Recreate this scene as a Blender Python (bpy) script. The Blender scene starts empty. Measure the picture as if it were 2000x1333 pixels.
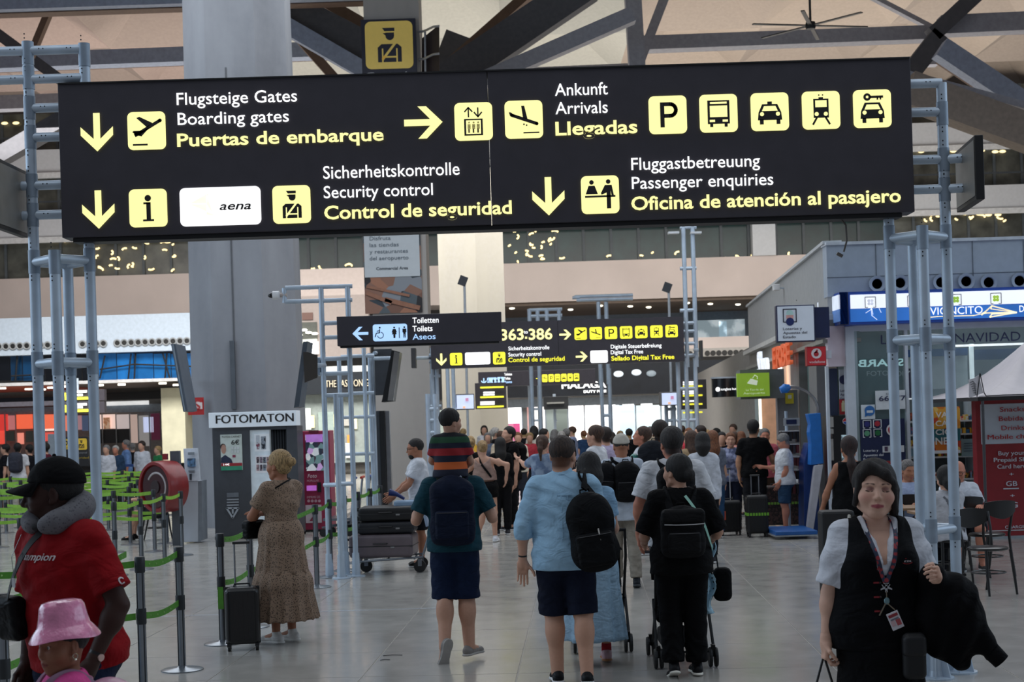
import bpy, bmesh, math, random
import numpy as np
from mathutils import Vector, Matrix
R = math.radians
# ------------------------------------------------------------------ camera, light, exposure
FOC, CX, HY, CAMZ, ROLL = 3000.0, 1000.0, 820.0, 1.95, R(1.75)
sc = bpy.context.scene
COL = sc.collection
cam_d = bpy.data.cameras.new('camera'); cam = bpy.data.objects.new('camera', cam_d); COL.objects.link(cam)
cam_d.sensor_width = 36; cam_d.lens = FOC*36/2000
# the principal point sits at photo pixel (1000, 820); the frame centre at (1000, 666.5)
cam_d.shift_x = 0.0; cam_d.shift_y = (HY-666.5)/2000
cam_d.clip_end = 400
cam_d.dof.use_dof = True; cam_d.dof.focus_distance = 10.6; cam_d.dof.aperture_fstop = 6.3
cam.matrix_world = Matrix.Translation((0, 0, CAMZ)) @ Matrix.Rotation(R(90), 4, 'X') @ Matrix.Rotation(-ROLL, 4, 'Z')
sc.camera = cam
w = bpy.data.worlds.new('world'); sc.world = w; w.use_nodes = True
bg = w.node_tree.nodes['Background']; bg.inputs[0].default_value = (.68, .76, .9, 1); bg.inputs[1].default_value = .20
def area(name, loc, rot, sx, sy, power, col=(1, 1, 1)):
    l = bpy.data.lights.new(name, 'AREA'); l.shape = 'RECTANGLE'; l.size = sx; l.size_y = sy; l.energy = power; l.color = col
    o = bpy.data.objects.new(name, l); COL.objects.link(o); o.location = loc; o.rotation_euler = rot; return o
area('overhead_fill', (0, 8, 12.5), (0, 0, 0), 18, 10, 620, (.86, .93, 1))  # unseen fill panels added overhead for soft daylight
area('overhead_fill', (0, 29, 12.5), (0, 0, 0), 26, 14, 2500, (.9, .95, 1))
area('side_window_light', (-19, 16, 8.0), (0, R(-68), 0), 8, 26, 1500, (.66, .82, 1))
area('side_window_light', (19, 13, 8.0), (0, R(68), 0), 8, 22, 800, (.66, .82, 1))
area('facade_fill', (0, 49, 12.3), (R(33), 0, 0), 44, 5, 7000, (1, .97, .93)).data.spread = R(112)  # unseen panel added to brighten the far facade
area('ceiling_fill', (0, 59.5, 7), (R(180), 0, 0), 50, 11, 3000, (1, .95, .9))  # unseen upward panel added to lighten the ceiling fabric
vs = sc.view_settings; vs.view_transform = 'Standard'; vs.look = 'None'; vs.exposure = 0.0; vs.gamma = 1.0; vs.use_curve_mapping = False
sc.cycles.use_denoising = True
sc.cycles.max_bounces = 6; sc.cycles.diffuse_bounces = 3; sc.cycles.glossy_bounces = 3; sc.cycles.transmission_bounces = 4; sc.cycles.transparent_max_bounces = 8
sc.cycles.sample_clamp_indirect = 4.0
random.seed(7); RNG = np.random.RandomState(7)
# ------------------------------------------------------------------ photo pixel -> world
CR, SR = math.cos(ROLL), math.sin(ROLL)
def PX(px, py, d):
    a, b = px-CX, HY-py
    return Vector(((a*CR+b*SR)*d/FOC, d, CAMZ+(-a*SR+b*CR)*d/FOC))
def FL(px, d, z=0.0):
    # point on the floor (height z) at depth d seen at photo column px
    b = (z-CAMZ)*FOC/d; X = ((px-CX)-(-SR*b*-1)*0)*1.0
    a_ = (px-CX); # a = X'cos - Z'sin  -> X' = (a + Z' sin)/cos
    return Vector(((a_+b*SR)/CR*d/FOC, d, z))
def DY(px, py):
    # depth of a floor point seen at photo pixel
    return CAMZ*FOC/(-(-(px-CX)*SR+(HY-py)*CR))
# ------------------------------------------------------------------ materials
def lin(h):
    if isinstance(h, (tuple, list)): return tuple(h)
    h = h.lstrip('#'); c = [int(h[i:i+2], 16)/255 for i in (0, 2, 4)]
    return tuple(x/12.92 if x <= .04045 else ((x+.055)/1.055)**2.4 for x in c)
MATS = {}
def M(col, rough=.6, metal=0., em=0., noise=.08, scale=8., bump=0., kind='plain', col2=None, alpha=1., coat=0., vcol=False, trans=0., par=None, name=None):
    key = (str(col), rough, metal, em, noise, scale, bump, kind, str(col2), alpha, coat, vcol, trans, str(par))
    if key in MATS: return MATS[key]
    m = bpy.data.materials.new(name or kind+'_material'); m.use_nodes = True
    nt = m.node_tree; N = nt.nodes; L = nt.links; b = N['Principled BSDF']
    c = lin(col); c2 = lin(col2) if col2 else c
    b.inputs['Roughness'].default_value = rough; b.inputs['Metallic'].default_value = metal
    if coat: b.inputs['Coat Weight'].default_value = coat; b.inputs['Coat Roughness'].default_value = .1
    if trans: b.inputs['Transmission Weight'].default_value = trans; b.inputs['IOR'].default_value = 1.1
    if alpha < 1: b.inputs['Alpha'].default_value = alpha
    if kind == 'fabric' or vcol: b.inputs['Specular IOR Level'].default_value = .15 if kind == 'fabric' else .3
    tc = N.new('ShaderNodeTexCoord')
    def noise_(sc_, det=3, st=None):
        n = N.new('ShaderNodeTexNoise'); n.inputs['Scale'].default_value = sc_; n.inputs['Detail'].default_value = det
        if st:
            mp = N.new('ShaderNodeMapping'); mp.inputs['Scale'].default_value = st; L.new(tc.outputs['Object'], mp.inputs[0]); L.new(mp.outputs[0], n.inputs[0])
        else: L.new(tc.outputs['Object'], n.inputs[0])
        return n
    def mix(f, a, d2):
        x = N.new('ShaderNodeMix'); x.data_type = 'RGBA'
        for s, v in ((0, f), (6, a), (7, d2)):
            if hasattr(v, 'links') or hasattr(v, 'is_linked'): L.new(v, x.inputs[s])
            elif s == 0: x.inputs[0].default_value = v
            else: x.inputs[s].default_value = (*v, 1)
        return x.outputs[2]
    def ramp(src, stops, interp='LINEAR'):
        r = N.new('ShaderNodeValToRGB'); r.color_ramp.interpolation = interp
        e = r.color_ramp.elements
        while len(e) < len(stops): e.new(.5)
        for i, (p, cc) in enumerate(stops):
            e[i].position = p; e[i].color = (*cc, 1)
        L.new(src, r.inputs[0]); return r.outputs[0]
    dk = tuple(x*(1-noise*1.6) for x in c); lt = tuple(min(1, x*(1+noise)) for x in c)
    out = None
    if vcol:
        a = N.new('ShaderNodeAttribute'); a.attribute_name = 'Col'; n = noise_(scale)
        r = ramp(n.outputs[0], [(.3, (1-noise,)*3), (.7, (1+0*noise,)*3)])
        x = N.new('ShaderNodeMix'); x.data_type = 'RGBA'; x.blend_type = 'MULTIPLY'; x.inputs[0].default_value = 1
        L.new(a.outputs['Color'], x.inputs[6]); L.new(r, x.inputs[7]); out = x.outputs[2]
    elif kind in ('plain', 'fabric', 'hair', 'brushed'):
        st = {'plain': None, 'fabric': None, 'hair': (14, 14, 2), 'brushed': (40, 40, 1)}[kind]
        n = noise_(scale, 4, st); out = ramp(n.outputs[0], [(.3, dk), (.7, lt)])
    elif kind == 'concrete':
        n = noise_(scale, 8, (1, 1, .25)); n2 = noise_(scale*6, 5)
        out = mix(n2.outputs[0], ramp(n.outputs[0], [(.25, dk), (.75, lt)]), ramp(n.outputs[0], [(.3, c2), (.8, lt)]))
    elif kind == 'stripes':   # par = list of (z fraction position, hex) over period; z object coord
        mp = N.new('ShaderNodeSeparateXYZ'); L.new(tc.outputs['Object'], mp.inputs[0])
        ma = N.new('ShaderNodeMapRange'); ma.inputs[1].default_value = par[0]; ma.inputs[2].default_value = par[1]; L.new(mp.outputs[par[3] if len(par) > 3 else 2], ma.inputs[0])
        out = ramp(ma.outputs[0], [(p, lin(h)) for p, h in par[2]], 'CONSTANT')
    elif kind == 'spots':     # small scattered pattern
        v = N.new('ShaderNodeTexVoronoi'); v.inputs['Scale'].default_value = scale; L.new(tc.outputs['Object'], v.inputs[0])
        out = ramp(v.outputs[0], [(par or .28, c2), ((par or .28)+.08, c)])
    elif kind == 'blotch':
        n = noise_(scale, 6); out = ramp(n.outputs[0], [(.42, c), (.55, c2)])
    elif kind == 'scribble':
        n = noise_(scale, 2); r = ramp(n.outputs[0], [(.40, c), (.46, c2), (.54, c2), (.60, c)]); out = r
    elif kind == 'picture':   # colourful print of unrecognisable shapes
        v = N.new('ShaderNodeTexVoronoi'); v.inputs['Scale'].default_value = scale; L.new(tc.outputs['Object'], v.inputs[0])
        s = N.new('ShaderNodeSeparateColor'); L.new(v.outputs['Color'], s.inputs[0])
        out = ramp(s.outputs[0], [(i/len(par), lin(h)) for i, h in enumerate(par)], 'CONSTANT')
    elif kind == 'floor':
        n = noise_(3, 4); n2 = noise_(220, 2)
        x = ramp(n.outputs[0], [(.3, dk), (.7, lt)])
        sp = ramp(n2.outputs[0], [(.35, (.8,)*3), (.6, (1.,)*3)])
        y = N.new('ShaderNodeMix'); y.data_type = 'RGBA'; y.blend_type = 'MULTIPLY'; y.inputs[0].default_value = 1
        L.new(x, y.inputs[6]); L.new(sp, y.inputs[7]); out = y.outputs[2]
        rr = ramp(n.outputs[0], [(.3, (rough,)*3), (.7, (rough+.08,)*3)]); L.new(rr, b.inputs['Roughness'])
    L.new(out, b.inputs['Base Color'])
    if em:
        L.new(out, b.inputs['Emission Color']); b.inputs['Emission Strength'].default_value = em
    if bump or kind in ('hair', 'brushed', 'fabric'):
        n = noise_(par if kind == 'fabric' and par else {'hair': 10, 'brushed': 30, 'fabric': 90}.get(kind, scale*4), 3, {'hair': (30, 30, 3), 'brushed': (60, 60, 1)}.get(kind))
        bp = N.new('ShaderNodeBump'); bp.inputs['Strength'].default_value = bump or .25; bp.inputs['Distance'].default_value = .01
        L.new(n.outputs[0], bp.inputs['Height']); L.new(bp.outputs[0], b.inputs['Normal'])
        if kind == 'fabric':
            n2 = noise_(5.5, 2, (1, 1, 1.7)); n2.inputs['Distortion'].default_value = 1.6; b2 = N.new('ShaderNodeBump'); b2.inputs['Strength'].default_value = .55; b2.inputs['Distance'].default_value = .035
            L.new(n2.outputs[0], b2.inputs['Height']); L.new(b2.outputs[0], bp.inputs['Normal'])
    MATS[key] = m; return m
# ------------------------------------------------------------------ objects
def tag(o, label=None, cat=None, group=None, kind=None):
    if label: o['label'] = label
    if cat: o['category'] = cat
    if group: o['group'] = group
    if kind: o['kind'] = kind
    return o
def empty(name, loc=(0, 0, 0), rz=0, label=None, cat=None, group=None, parent=None, kind=None):
    o = bpy.data.objects.new(name, None); COL.objects.link(o); o.location = loc; o.rotation_euler = (0, 0, rz); o.empty_display_size = .1
    if parent: o.parent = parent
    return tag(o, label, cat, group, kind)
def link(name, me, parent=None):
    o = bpy.data.objects.new(name, me); COL.objects.link(o)
    if parent is not None:
        o.parent = parent
        if parent.name in PW: o.location = -PW[parent.name]
    return o
def root(name, loc, label=None, cat=None, group=None, kind=None):
    # an Empty at the thing's base; its parts are given in world coordinates
    o = empty(name, loc, 0, label, cat, group, kind=kind); PW[o.name] = Vector(loc); return o
PW = {}
def kids(o): return list(o.children)
def copy_tree(o, parent=None, depth=0):
    c = o.copy(); COL.objects.link(c)
    if parent is not None: c.parent = parent
    for ch in kids(o): copy_tree(ch, c, depth+1)
    return c
ZV = Vector((0, 0, 1))
def basis(d):
    d = Vector(d).normalized(); a = Vector((0, 0, 1)) if abs(d.z) < .9 else Vector((1, 0, 0))
    x = a.cross(d).normalized(); y = d.cross(x); return x, y, d
class MB:
    def __init__(s): s.v = []; s.f = []; s.m = []; s.k = 0
    def mi(s, i): s.k = i; return s
    def _add(s, vs_, fs):
        n = len(s.v); s.v += [tuple(v) for v in vs_]; s.f += [tuple(i+n for i in f) for f in fs]; s.m += [s.k]*len(fs); return s
    def box(s, c, sz, rot=None):
        c = Vector(c); h = [x/2 for x in sz]; P = []
        for x in (-1, 1):
            for y in (-1, 1):
                for z in (-1, 1):
                    v = Vector((x*h[0], y*h[1], z*h[2]))
                    if rot is not None: v = rot @ v
                    P.append(c+v)
        return s._add(P, [(0, 1, 3, 2), (4, 6, 7, 5), (0, 4, 5, 1), (2, 3, 7, 6), (0, 2, 6, 4), (1, 5, 7, 3)])
    def bx(s, x0, x1, y0, y1, z0, z1): return s.box(((x0+x1)/2, (y0+y1)/2, (z0+z1)/2), (abs(x1-x0), abs(y1-y0), abs(z1-z0)))
    def beam(s, a, b, w_, h_, up=(0, 0, 1)):
        a, b = Vector(a), Vector(b); d = (b-a).normalized(); x = d.cross(Vector(up)).normalized(); z = x.cross(d); P = []
        for p in (a, b):
            for sx, sz in ((-1, -1), (1, -1), (1, 1), (-1, 1)): P.append(p+x*sx*w_/2+z*sz*h_/2)
        return s._add(P, [(0, 3, 2, 1), (4, 5, 6, 7), (0, 1, 5, 4), (1, 2, 6, 5), (2, 3, 7, 6), (3, 0, 4, 7)])
    def tube(s, pts, r, n=10, caps=True, flat=1.0, up=None):
        pts = [Vector(p) for p in pts]; rs = r if isinstance(r, (list, tuple)) else [r]*len(pts); P = []; px_ = None
        for i, p in enumerate(pts):
            d = (pts[min(i+1, len(pts)-1)]-pts[max(i-1, 0)])
            d = d.normalized() if d.length > 1e-9 else Vector((0, 0, 1))
            if px_ is None:
                if up is not None: x = Vector(up).cross(d).normalized()
                else: x = basis(d)[0]
            else:
                x = px_-d*px_.dot(d); x = x.normalized() if x.length > 1e-6 else basis(d)[0]
            px_ = x; y = d.cross(x)
            for k in range(n):
                t = 2*math.pi*k/n; P.append(p+(x*math.cos(t)+y*math.sin(t)*flat)*rs[i])
        F = [(i*n+k, i*n+(k+1) % n, (i+1)*n+(k+1) % n, (i+1)*n+k) for i in range(len(pts)-1) for k in range(n)]
        if caps: F += [tuple(range(n))[::-1], tuple((len(pts)-1)*n+k for k in range(n))]
        return s._add(P, F)
    def cyl(s, a, b, r0, r1=None, n=16): return s.tube([a, b], [r0, r0 if r1 is None else r1], n)
    def lathe(s, prof, c=(0, 0, 0), n=24, ax='z'):
        c = Vector(c); P = []
        for r, z in prof:
            for k in range(n):
                t = 2*math.pi*k/n; a, b = r*math.cos(t), r*math.sin(t)
                P.append(c+(Vector((a, b, z)) if ax == 'z' else Vector((a, z, b)) if ax == 'y' else Vector((z, a, b))))
        F = [(i*n+k, i*n+(k+1) % n, (i+1)*n+(k+1) % n, (i+1)*n+k) for i in range(len(prof)-1) for k in range(n)]
        if prof[0][0] > 1e-6: F.append(tuple(range(n))[::-1])
        if prof[-1][0] > 1e-6: F.append(tuple((len(prof)-1)*n+k for k in range(n)))
        return s._add(P, F)
    def ball(s, c, r, n=12, m=8):
        r = r if isinstance(r, (tuple, list)) else (r, r, r); c = Vector(c); P = [c+Vector((0, 0, r[2]))]
        for i in range(1, m):
            t = math.pi*i/m
            for k in range(n):
                u = 2*math.pi*k/n; P.append(c+Vector((r[0]*math.sin(t)*math.cos(u), r[1]*math.sin(t)*math.sin(u), r[2]*math.cos(t))))
        P.append(c-Vector((0, 0, r[2]))); F = [(0, 1+k, 1+(k+1) % n) for k in range(n)]
        for i in range(m-2): F += [(1+i*n+k, 1+(i+1)*n+k, 1+(i+1)*n+(k+1) % n, 1+i*n+(k+1) % n) for k in range(n)]
        e = len(P)-1; F += [(e, 1+(m-2)*n+(k+1) % n, 1+(m-2)*n+k) for k in range(n)]
        return s._add(P, F)
    def prism(s, pts, off):
        # pts: list of 3D points (planar polygon), off: extrusion vector
        n = len(pts); off = Vector(off); P = [Vector(p) for p in pts]+[Vector(p)+off for p in pts]
        return s._add(P, [tuple(range(n))[::-1], tuple(range(n, 2*n))]+[(i, (i+1) % n, n+(i+1) % n, n+i) for i in range(n)])
    def quad(s, a, b, c, d): return s._add([a, b, c, d], [(0, 1, 2, 3)])
    def torus(s, c, R_, r, ax=(0, 0, 1), n=32, m=8, a0=0, a1=2*math.pi):
        x, y, d = basis(ax); c = Vector(c); full = abs(a1-a0-2*math.pi) < 1e-6
        pts = [c+(x*math.cos(a0+(a1-a0)*i/n)+y*math.sin(a0+(a1-a0)*i/n))*R_ for i in range(n+1)]
        return s.tube(pts, r, m, caps=not full)
    def build(s, name, mats, parent=None, smooth=False, bevel=0, seg=2, label=None, cat=None, group=None, kind=None, origin=None, sub=0):
        me = bpy.data.meshes.new(name)
        V = np.array(s.v, dtype=float) if s.v else np.zeros((0, 3))
        if origin is not None: V = V-np.array(origin)
        me.from_pydata(V.tolist(), [], s.f)
        for m in (mats if isinstance(mats, (list, tuple)) else [mats]): me.materials.append(m)
        if any(s.m): me.polygons.foreach_set('material_index', s.m)
        if smooth: me.polygons.foreach_set('use_smooth', [True]*len(me.polygons))
        me.validate(); me.update()
        bm = bmesh.new(); bm.from_mesh(me); bmesh.ops.recalc_face_normals(bm, faces=bm.faces); bm.to_mesh(me); bm.free()
        o = link(name, me, parent)
        if origin is not None: o.location = origin if parent is None or parent.name not in PW else Vector(origin)-PW[parent.name]
        if smooth == 'auto' or (smooth and bevel == 0):
            try: me.set_sharp_from_angle(angle=R(40))
            except Exception: pass
        if bevel:
            b = o.modifiers.new('bevel', 'BEVEL'); b.width = bevel; b.segments = seg; b.limit_method = 'ANGLE'
        if sub:
            b = o.modifiers.new('sub', 'SUBSURF'); b.levels = sub; b.render_levels = sub
        return tag(o, label, cat, group, kind)
# ------------------------------------------------------------------ flat frames, lettering, pictograms
class Fr:
    # drawing frame: x along u, y along v, h along the normal n = u x v
    def __init__(s, o, u=(1, 0, 0), v=(0, 0, 1)):
        s.o = Vector(o); s.u = Vector(u); s.v = Vector(v); s.n = s.u.cross(s.v).normalized()
    def p(s, x, y, h=0): return s.o+s.u*x+s.v*y+s.n*h
def front(d): return Fr((0, d, 0))
def poly(mb, fr, pts, h=.002, t=.002):
    return mb.prism([fr.p(x, y, h) for x, y in pts], fr.n*t)
def rect(mb, fr, x0, y0, x1, y1, h=.002, t=.002): return poly(mb, fr, [(x0, y0), (x1, y0), (x1, y1), (x0, y1)], h, t)
def rrect(mb, fr, x0, y0, x1, y1, r, h=.002, t=.002, n=5):
    P = []
    for cx, cy, a in ((x1-r, y0+r, -90), (x1-r, y1-r, 0), (x0+r, y1-r, 90), (x0+r, y0+r, 180)):
        for i in range(n+1): P.append((cx+r*math.cos(R(a+90*i/n)), cy+r*math.sin(R(a+90*i/n))))
    return poly(mb, fr, P, h, t)
def disc(mb, fr, x, y, r, h=.002, t=.002, n=16, ry=None, a0=0, a1=360):
    ry = ry or r; full = a1-a0 >= 360
    return poly(mb, fr, [(x+r*math.cos(R(a0+(a1-a0)*i/n)), y+ry*math.sin(R(a0+(a1-a0)*i/n))) for i in range(n if full else n+1)], h, t)
def line(mb, fr, pts, w_, h=.002, t=.002):
    for (x0, y0), (x1, y1) in zip(pts, pts[1:]):
        dx, dy = x1-x0, y1-y0; l = math.hypot(dx, dy) or 1; ex, ey = dx/l*w_*.2, dy/l*w_*.2; nx, ny = -dy/l*w_/2, dx/l*w_/2
        poly(mb, fr, [(x0-ex+nx, y0-ey+ny), (x0-ex-nx, y0-ey-ny), (x1+ex-nx, y1+ey-ny), (x1+ex+nx, y1+ey+ny)], h, t)
def ring(mb, fr, x, y, r, w_, h=.002, t=.002, n=20, a0=0, a1=360):
    line(mb, fr, [(x+r*math.cos(R(a0+(a1-a0)*i/n)), y+r*math.sin(R(a0+(a1-a0)*i/n))) for i in range(n+1)], w_, h, t)
def arrow(mb, fr, x, y, s, ang, h=.004, t=.002, k=.17):
    # arrow with a slanted open head, s = full length, ang = direction in degrees
    c_, s_ = math.cos(R(ang)), math.sin(R(ang))
    def T(P): return [(x+(a*c_-b*s_)*s, y+(a*s_+b*c_)*s) for a, b in P]
    poly(mb, fr, T([(-.5, -k/2), (.3, -k/2), (.3, k/2), (-.5, k/2)]), h, t)
    for q in (1, -1): poly(mb, fr, T([(.5, 0), (.08, .42*q), (-.14, .42*q), (.26, 0)]), h, t*1.1)
def text(s, fr, x, y, h_, mat, width=None, bold=0., parent=None, name='lettering', off=.004, t=.001, align='l', shear=0., hscale=None, mirror=False, label=None, space=1.0, res=3):
    # x, y: left baseline; h_: cap height; width: fitted total width
    bold = min(bold, .02) if h_ > .08 else min(bold, .009)
    if 'M' in s and bold > 0:      # heavy M: a second layer instead of an outline offset
        text(s, fr, x+h_*.07*(-1 if align == 'r' else 1), y, h_, mat, width, 0, parent, name, off+t*.5, t, align, shear, hscale, mirror, label, space, res); bold = 0
    cu = bpy.data.curves.new('t', 'FONT'); cu.body = s; cu.size = 1; cu.extrude = .5; cu.offset = bold; cu.shear = shear; cu.resolution_u = res; cu.space_character = space
    ob = bpy.data.objects.new('t', cu); COL.objects.link(ob)
    bpy.context.view_layer.update(); dg = bpy.context.evaluated_depsgraph_get()
    me = bpy.data.meshes.new_from_object(ob.evaluated_get(dg)); bpy.data.objects.remove(ob); bpy.data.curves.remove(cu)
    n = len(me.vertices)
    if n == 0: return None
    V = np.empty(n*3); me.vertices.foreach_get('co', V); V = V.reshape(-1, 3)
    ys = h_/.73; x0, x1 = V[:, 0].min(), V[:, 0].max(); xs = (width/(x1-x0)) if width else ys*(hscale or 1)
    X = (V[:, 0]-x0)*xs; Y = V[:, 1]*ys
    if mirror: X = X.max()-X
    if align == 'c': X -= X.max()/2
    elif align == 'r': X -= X.max()
    Z = (V[:, 2]+.5)*t
    W = np.outer(X+x, fr.u)+np.outer(Y+y, fr.v)+np.outer(Z+off, fr.n)+np.array(fr.o)
    me.vertices.foreach_set('co', W.ravel()); me.materials.clear(); me.materials.append(mat); me.name = name
    me.polygons.foreach_set('material_index', [0]*len(me.polygons)); me.update()
    o = link(name, me, parent)
    if label: o['label'] = label
    return o
def glyph(mb, fr, kind, x, y, s, D=0, Lm=1, h=.006, t=.0015):
    # pictogram of side s centred at x, y: dark shapes use material D, light ones Lm
    q = lambda P: [(x+a*s, y+b*s) for a, b in P]
    def po(P, k=0): mb.mi(D if k == 0 else Lm); poly(mb, fr, q(P), h+k*t, t)
    def re(x0, y0, x1, y1, k=0): po([(x0, y0), (x1, y0), (x1, y1), (x0, y1)], k)
    def ci(cx, cy, r, k=0, n=14, a0=0, a1=360): mb.mi(D if k == 0 else Lm); disc(mb, fr, x+cx*s, y+cy*s, r*s, h+k*t, t, n, None, a0, a1)
    def li(P, w_, k=0): mb.mi(D if k == 0 else Lm); line(mb, fr, q(P), w_*s, h+k*t, t)
    if kind == 'takeoff':
        li([(-.3, -.12), (.36, .26)], .085); ci(.36, .26, .05); po([(-.26, .34), (-.18, .37), (.16, .2), (.02, .08)]); po([(-.1, .0), (.1, .1), (-.14, -.15), (-.38, -.03), (-.34, .0)][::1]); po([(-.37, -.02), (-.3, -.12), (-.12, -.14), (-.22, -.02)])
        re(-.37, -.39, .02, -.345)
    elif kind == 'landing':
        li([(-.32, .12), (.34, -.12)], .085); ci(.34, -.12, .045); po([(-.06, .36), (.02, .36), (.1, -.0), (-.02, .04)]); po([(-.39, .2), (-.33, .19), (-.2, .08), (-.36, .1)])
        ci(.0, -.13, .022); ci(.07, -.155, .022); re(-.02, -.37, .4, -.335)
    elif kind == 'info':
        ci(0, .26, .085); re(-.12, .1, .07, .15); re(-.045, -.3, .07, .15); re(-.14, -.35, .15, -.3)
    elif kind == 'guard':
        po([(-.14, .36), (.12, .36), (.12, .29), (-.09, .29)]); ci(.02, .19, .09, 0, 10, 180, 360); re(-.07, .19, .11, .26); po([(-.13, .25), (-.04, .25), (-.07, .2)])
        po([(-.16, .02), (.18, .02), (.26, -.05), (.26, -.36), (-.24, -.36), (-.24, -.05)])
        li([(-.14, -.3), (.14, .05)], .05, 1); li([(-.14, -.36), (-.14, -.08)], .03, 1); li([(.16, -.36), (.16, -.08)], .03, 1); re(-.13, -.27, .15, -.235, 1)
    elif kind == 'lift':
        re(-.25, -.37, .24, .07); re(-.2, -.33, .19, .03, 1)
        for k in (-.12, 0, .12): ci(k, -.03, .03, 2); re(k-.045, -.2, k+.045, -.07, 2); re(k-.04, -.3, k-.01, -.2, 2); re(k+.01, -.3, k+.04, -.2, 2)
        li([(-.13, .12), (-.13, .36)], .035); li([(-.23, .26), (-.13, .37), (-.03, .26)], .035); li([(.12, .36), (.12, .12)], .035); li([(.02, .24), (.12, .12), (.22, .24)], .035)
        # people inside the cabin
        mb.mi(D)
        for k in (-.12, 0, .12):
            disc(mb, fr, x+k*s, y-.03*s, .028*s, h+2*t, t, 8); rect(mb, fr, x+(k-.04)*s, y-.2*s, x+(k+.04)*s, y-.07*s, h+2*t, t); rect(mb, fr, x+(k-.03)*s, y-.3*s, x+(k+.03)*s, y-.2*s, h+2*t, t)
    elif kind == 'P':
        re(-.2, -.33, -.09, .33); po([(-.1, .33), (.06, .33), (.06, .23), (-.1, .23)]); po([(-.1, .02), (.06, .02), (.06, -.08), (-.1, -.08)])
        mb.mi(D); ring(mb, fr, x+.06*s, y+.125*s, .155*s, .1*s, h, t, 12, -90, 90)
    elif kind == 'bus':
        re(-.29, -.28, .29, .34); re(-.22, .25, .22, .3, 1); re(-.23, -.1, .23, .2, 1); re(-.24, -.23, -.1, -.17, 1); re(.1, -.23, .24, -.17, 1); re(-.23, -.36, -.15, -.28); re(.15, -.36, .23, -.28)
    elif kind in ('taxi', 'rental'):
        o_ = 0 if kind == 'taxi' else -.04
        po([(-.3, -.02+o_), (-.2, .2+o_), (.2, .2+o_), (.3, -.02+o_), (.32, -.22+o_), (-.32, -.22+o_)]); po([(-.21, .02+o_), (-.15, .15+o_), (.15, .15+o_), (.21, .02+o_)], 1)
        ci(-.21, -.06+o_, .055, 1); ci(.21, -.06+o_, .055, 1); re(-.27, -.33+o_, -.17, -.2+o_); re(.17, -.33+o_, .27, -.2+o_)
        if kind == 'taxi': re(-.06, .2, .06, .27)
        else: ci(-.13, .31, .1); ci(-.13, .31, .035, 1); li([(-.05, .31), (.28, .31)], .06); li([(.14, .3), (.14, .24)], .04); li([(.22, .3), (.22, .24)], .04)
    elif kind == 'train':
        re(-.2, -.2, .2, .3); re(-.15, .08, .15, .26, 1); ci(-.12, -.1, .055, 1); ci(.12, -.1, .055, 1); re(-.06, .3, .06, .34); ci(-.05, .4, .02); ci(.05, .4, .02)
        li([(-.12, -.2), (-.22, -.37)], .05); li([(.12, -.2), (.22, -.37)], .05)
    elif kind == 'desk':
        ci(-.22, .33, .06); po([(-.3, .24), (-.14, .24), (-.06, .02), (-.38, .02)]); re(-.4, -.07, .4, -.02); ci(.22, .34, .06); po([(.13, .25), (.31, .25), (.36, -.02), (.3, -.02), (.28, .1), (.28, -.37), (.17, -.37), (.17, .05), (.04, -.0), (.02, .04)])
    elif kind == 'man':
        ci(0, .36, .07); po([(-.14, .26), (.14, .26), (.15, -.02), (.09, -.02), (.08, -.42), (.02, -.42), (0, -.1), (-.02, -.42), (-.08, -.42), (-.09, -.02), (-.15, -.02)])
    elif kind == 'woman':
        ci(0, .36, .07); po([(-.1, .26), (.1, .26), (.2, -.0), (.13, -.0), (.18, -.15), (.08, -.15), (.07, -.42), (-.07, -.42), (-.08, -.15), (-.18, -.15), (-.13, 0), (-.2, 0)])
    elif kind == 'wheelchair':
        ci(.02, .38, .07); li([(.0, .26), (.0, .0), (-.24, -.02), (-.34, -.3)], .07); li([(.02, .16), (-.2, .12)], .06); mb.mi(D); ring(mb, fr, x+.06*s, y-.18*s, .22*s, .05*s, h, t, 16, -170, 80)
# ------------------------------------------------------------------ implicit bodies: smooth unions of tapered limbs, meshed by surface nets
def V3(*a): return np.array(a if len(a) == 3 else a[0], dtype=float)
def nrm(v): v = np.array(v, float); return v/(np.linalg.norm(v) or 1)
def rc(a, b, ra, rb=None, k=.03, sq=None):
    rb = ra if rb is None else rb; a, b = V3(a), V3(b); s = V3(sq) if sq is not None else None
    m = max(ra, rb)*(1 if s is None else max(1, s.max()))
    def f(X, Y, Z):
        if s is None: A, B, x, y, z = a, b, X-a[0], Y-a[1], Z-a[2]
        else: A, B = a/s, b/s; x, y, z = (X-a[0])/s[0], (Y-a[1])/s[1], (Z-a[2])/s[2]
        ba = B-A; q = ba@ba+1e-12; h = np.clip((x*ba[0]+y*ba[1]+z*ba[2])/q, 0, 1)
        d = np.sqrt((x-ba[0]*h)**2+(y-ba[1]*h)**2+(z-ba[2]*h)**2)-(ra+(rb-ra)*h)
        return d if s is None else d*min(1, s.min())
    return (f, np.minimum(a, b)-m, np.maximum(a, b)+m, k, 'u')
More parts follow.
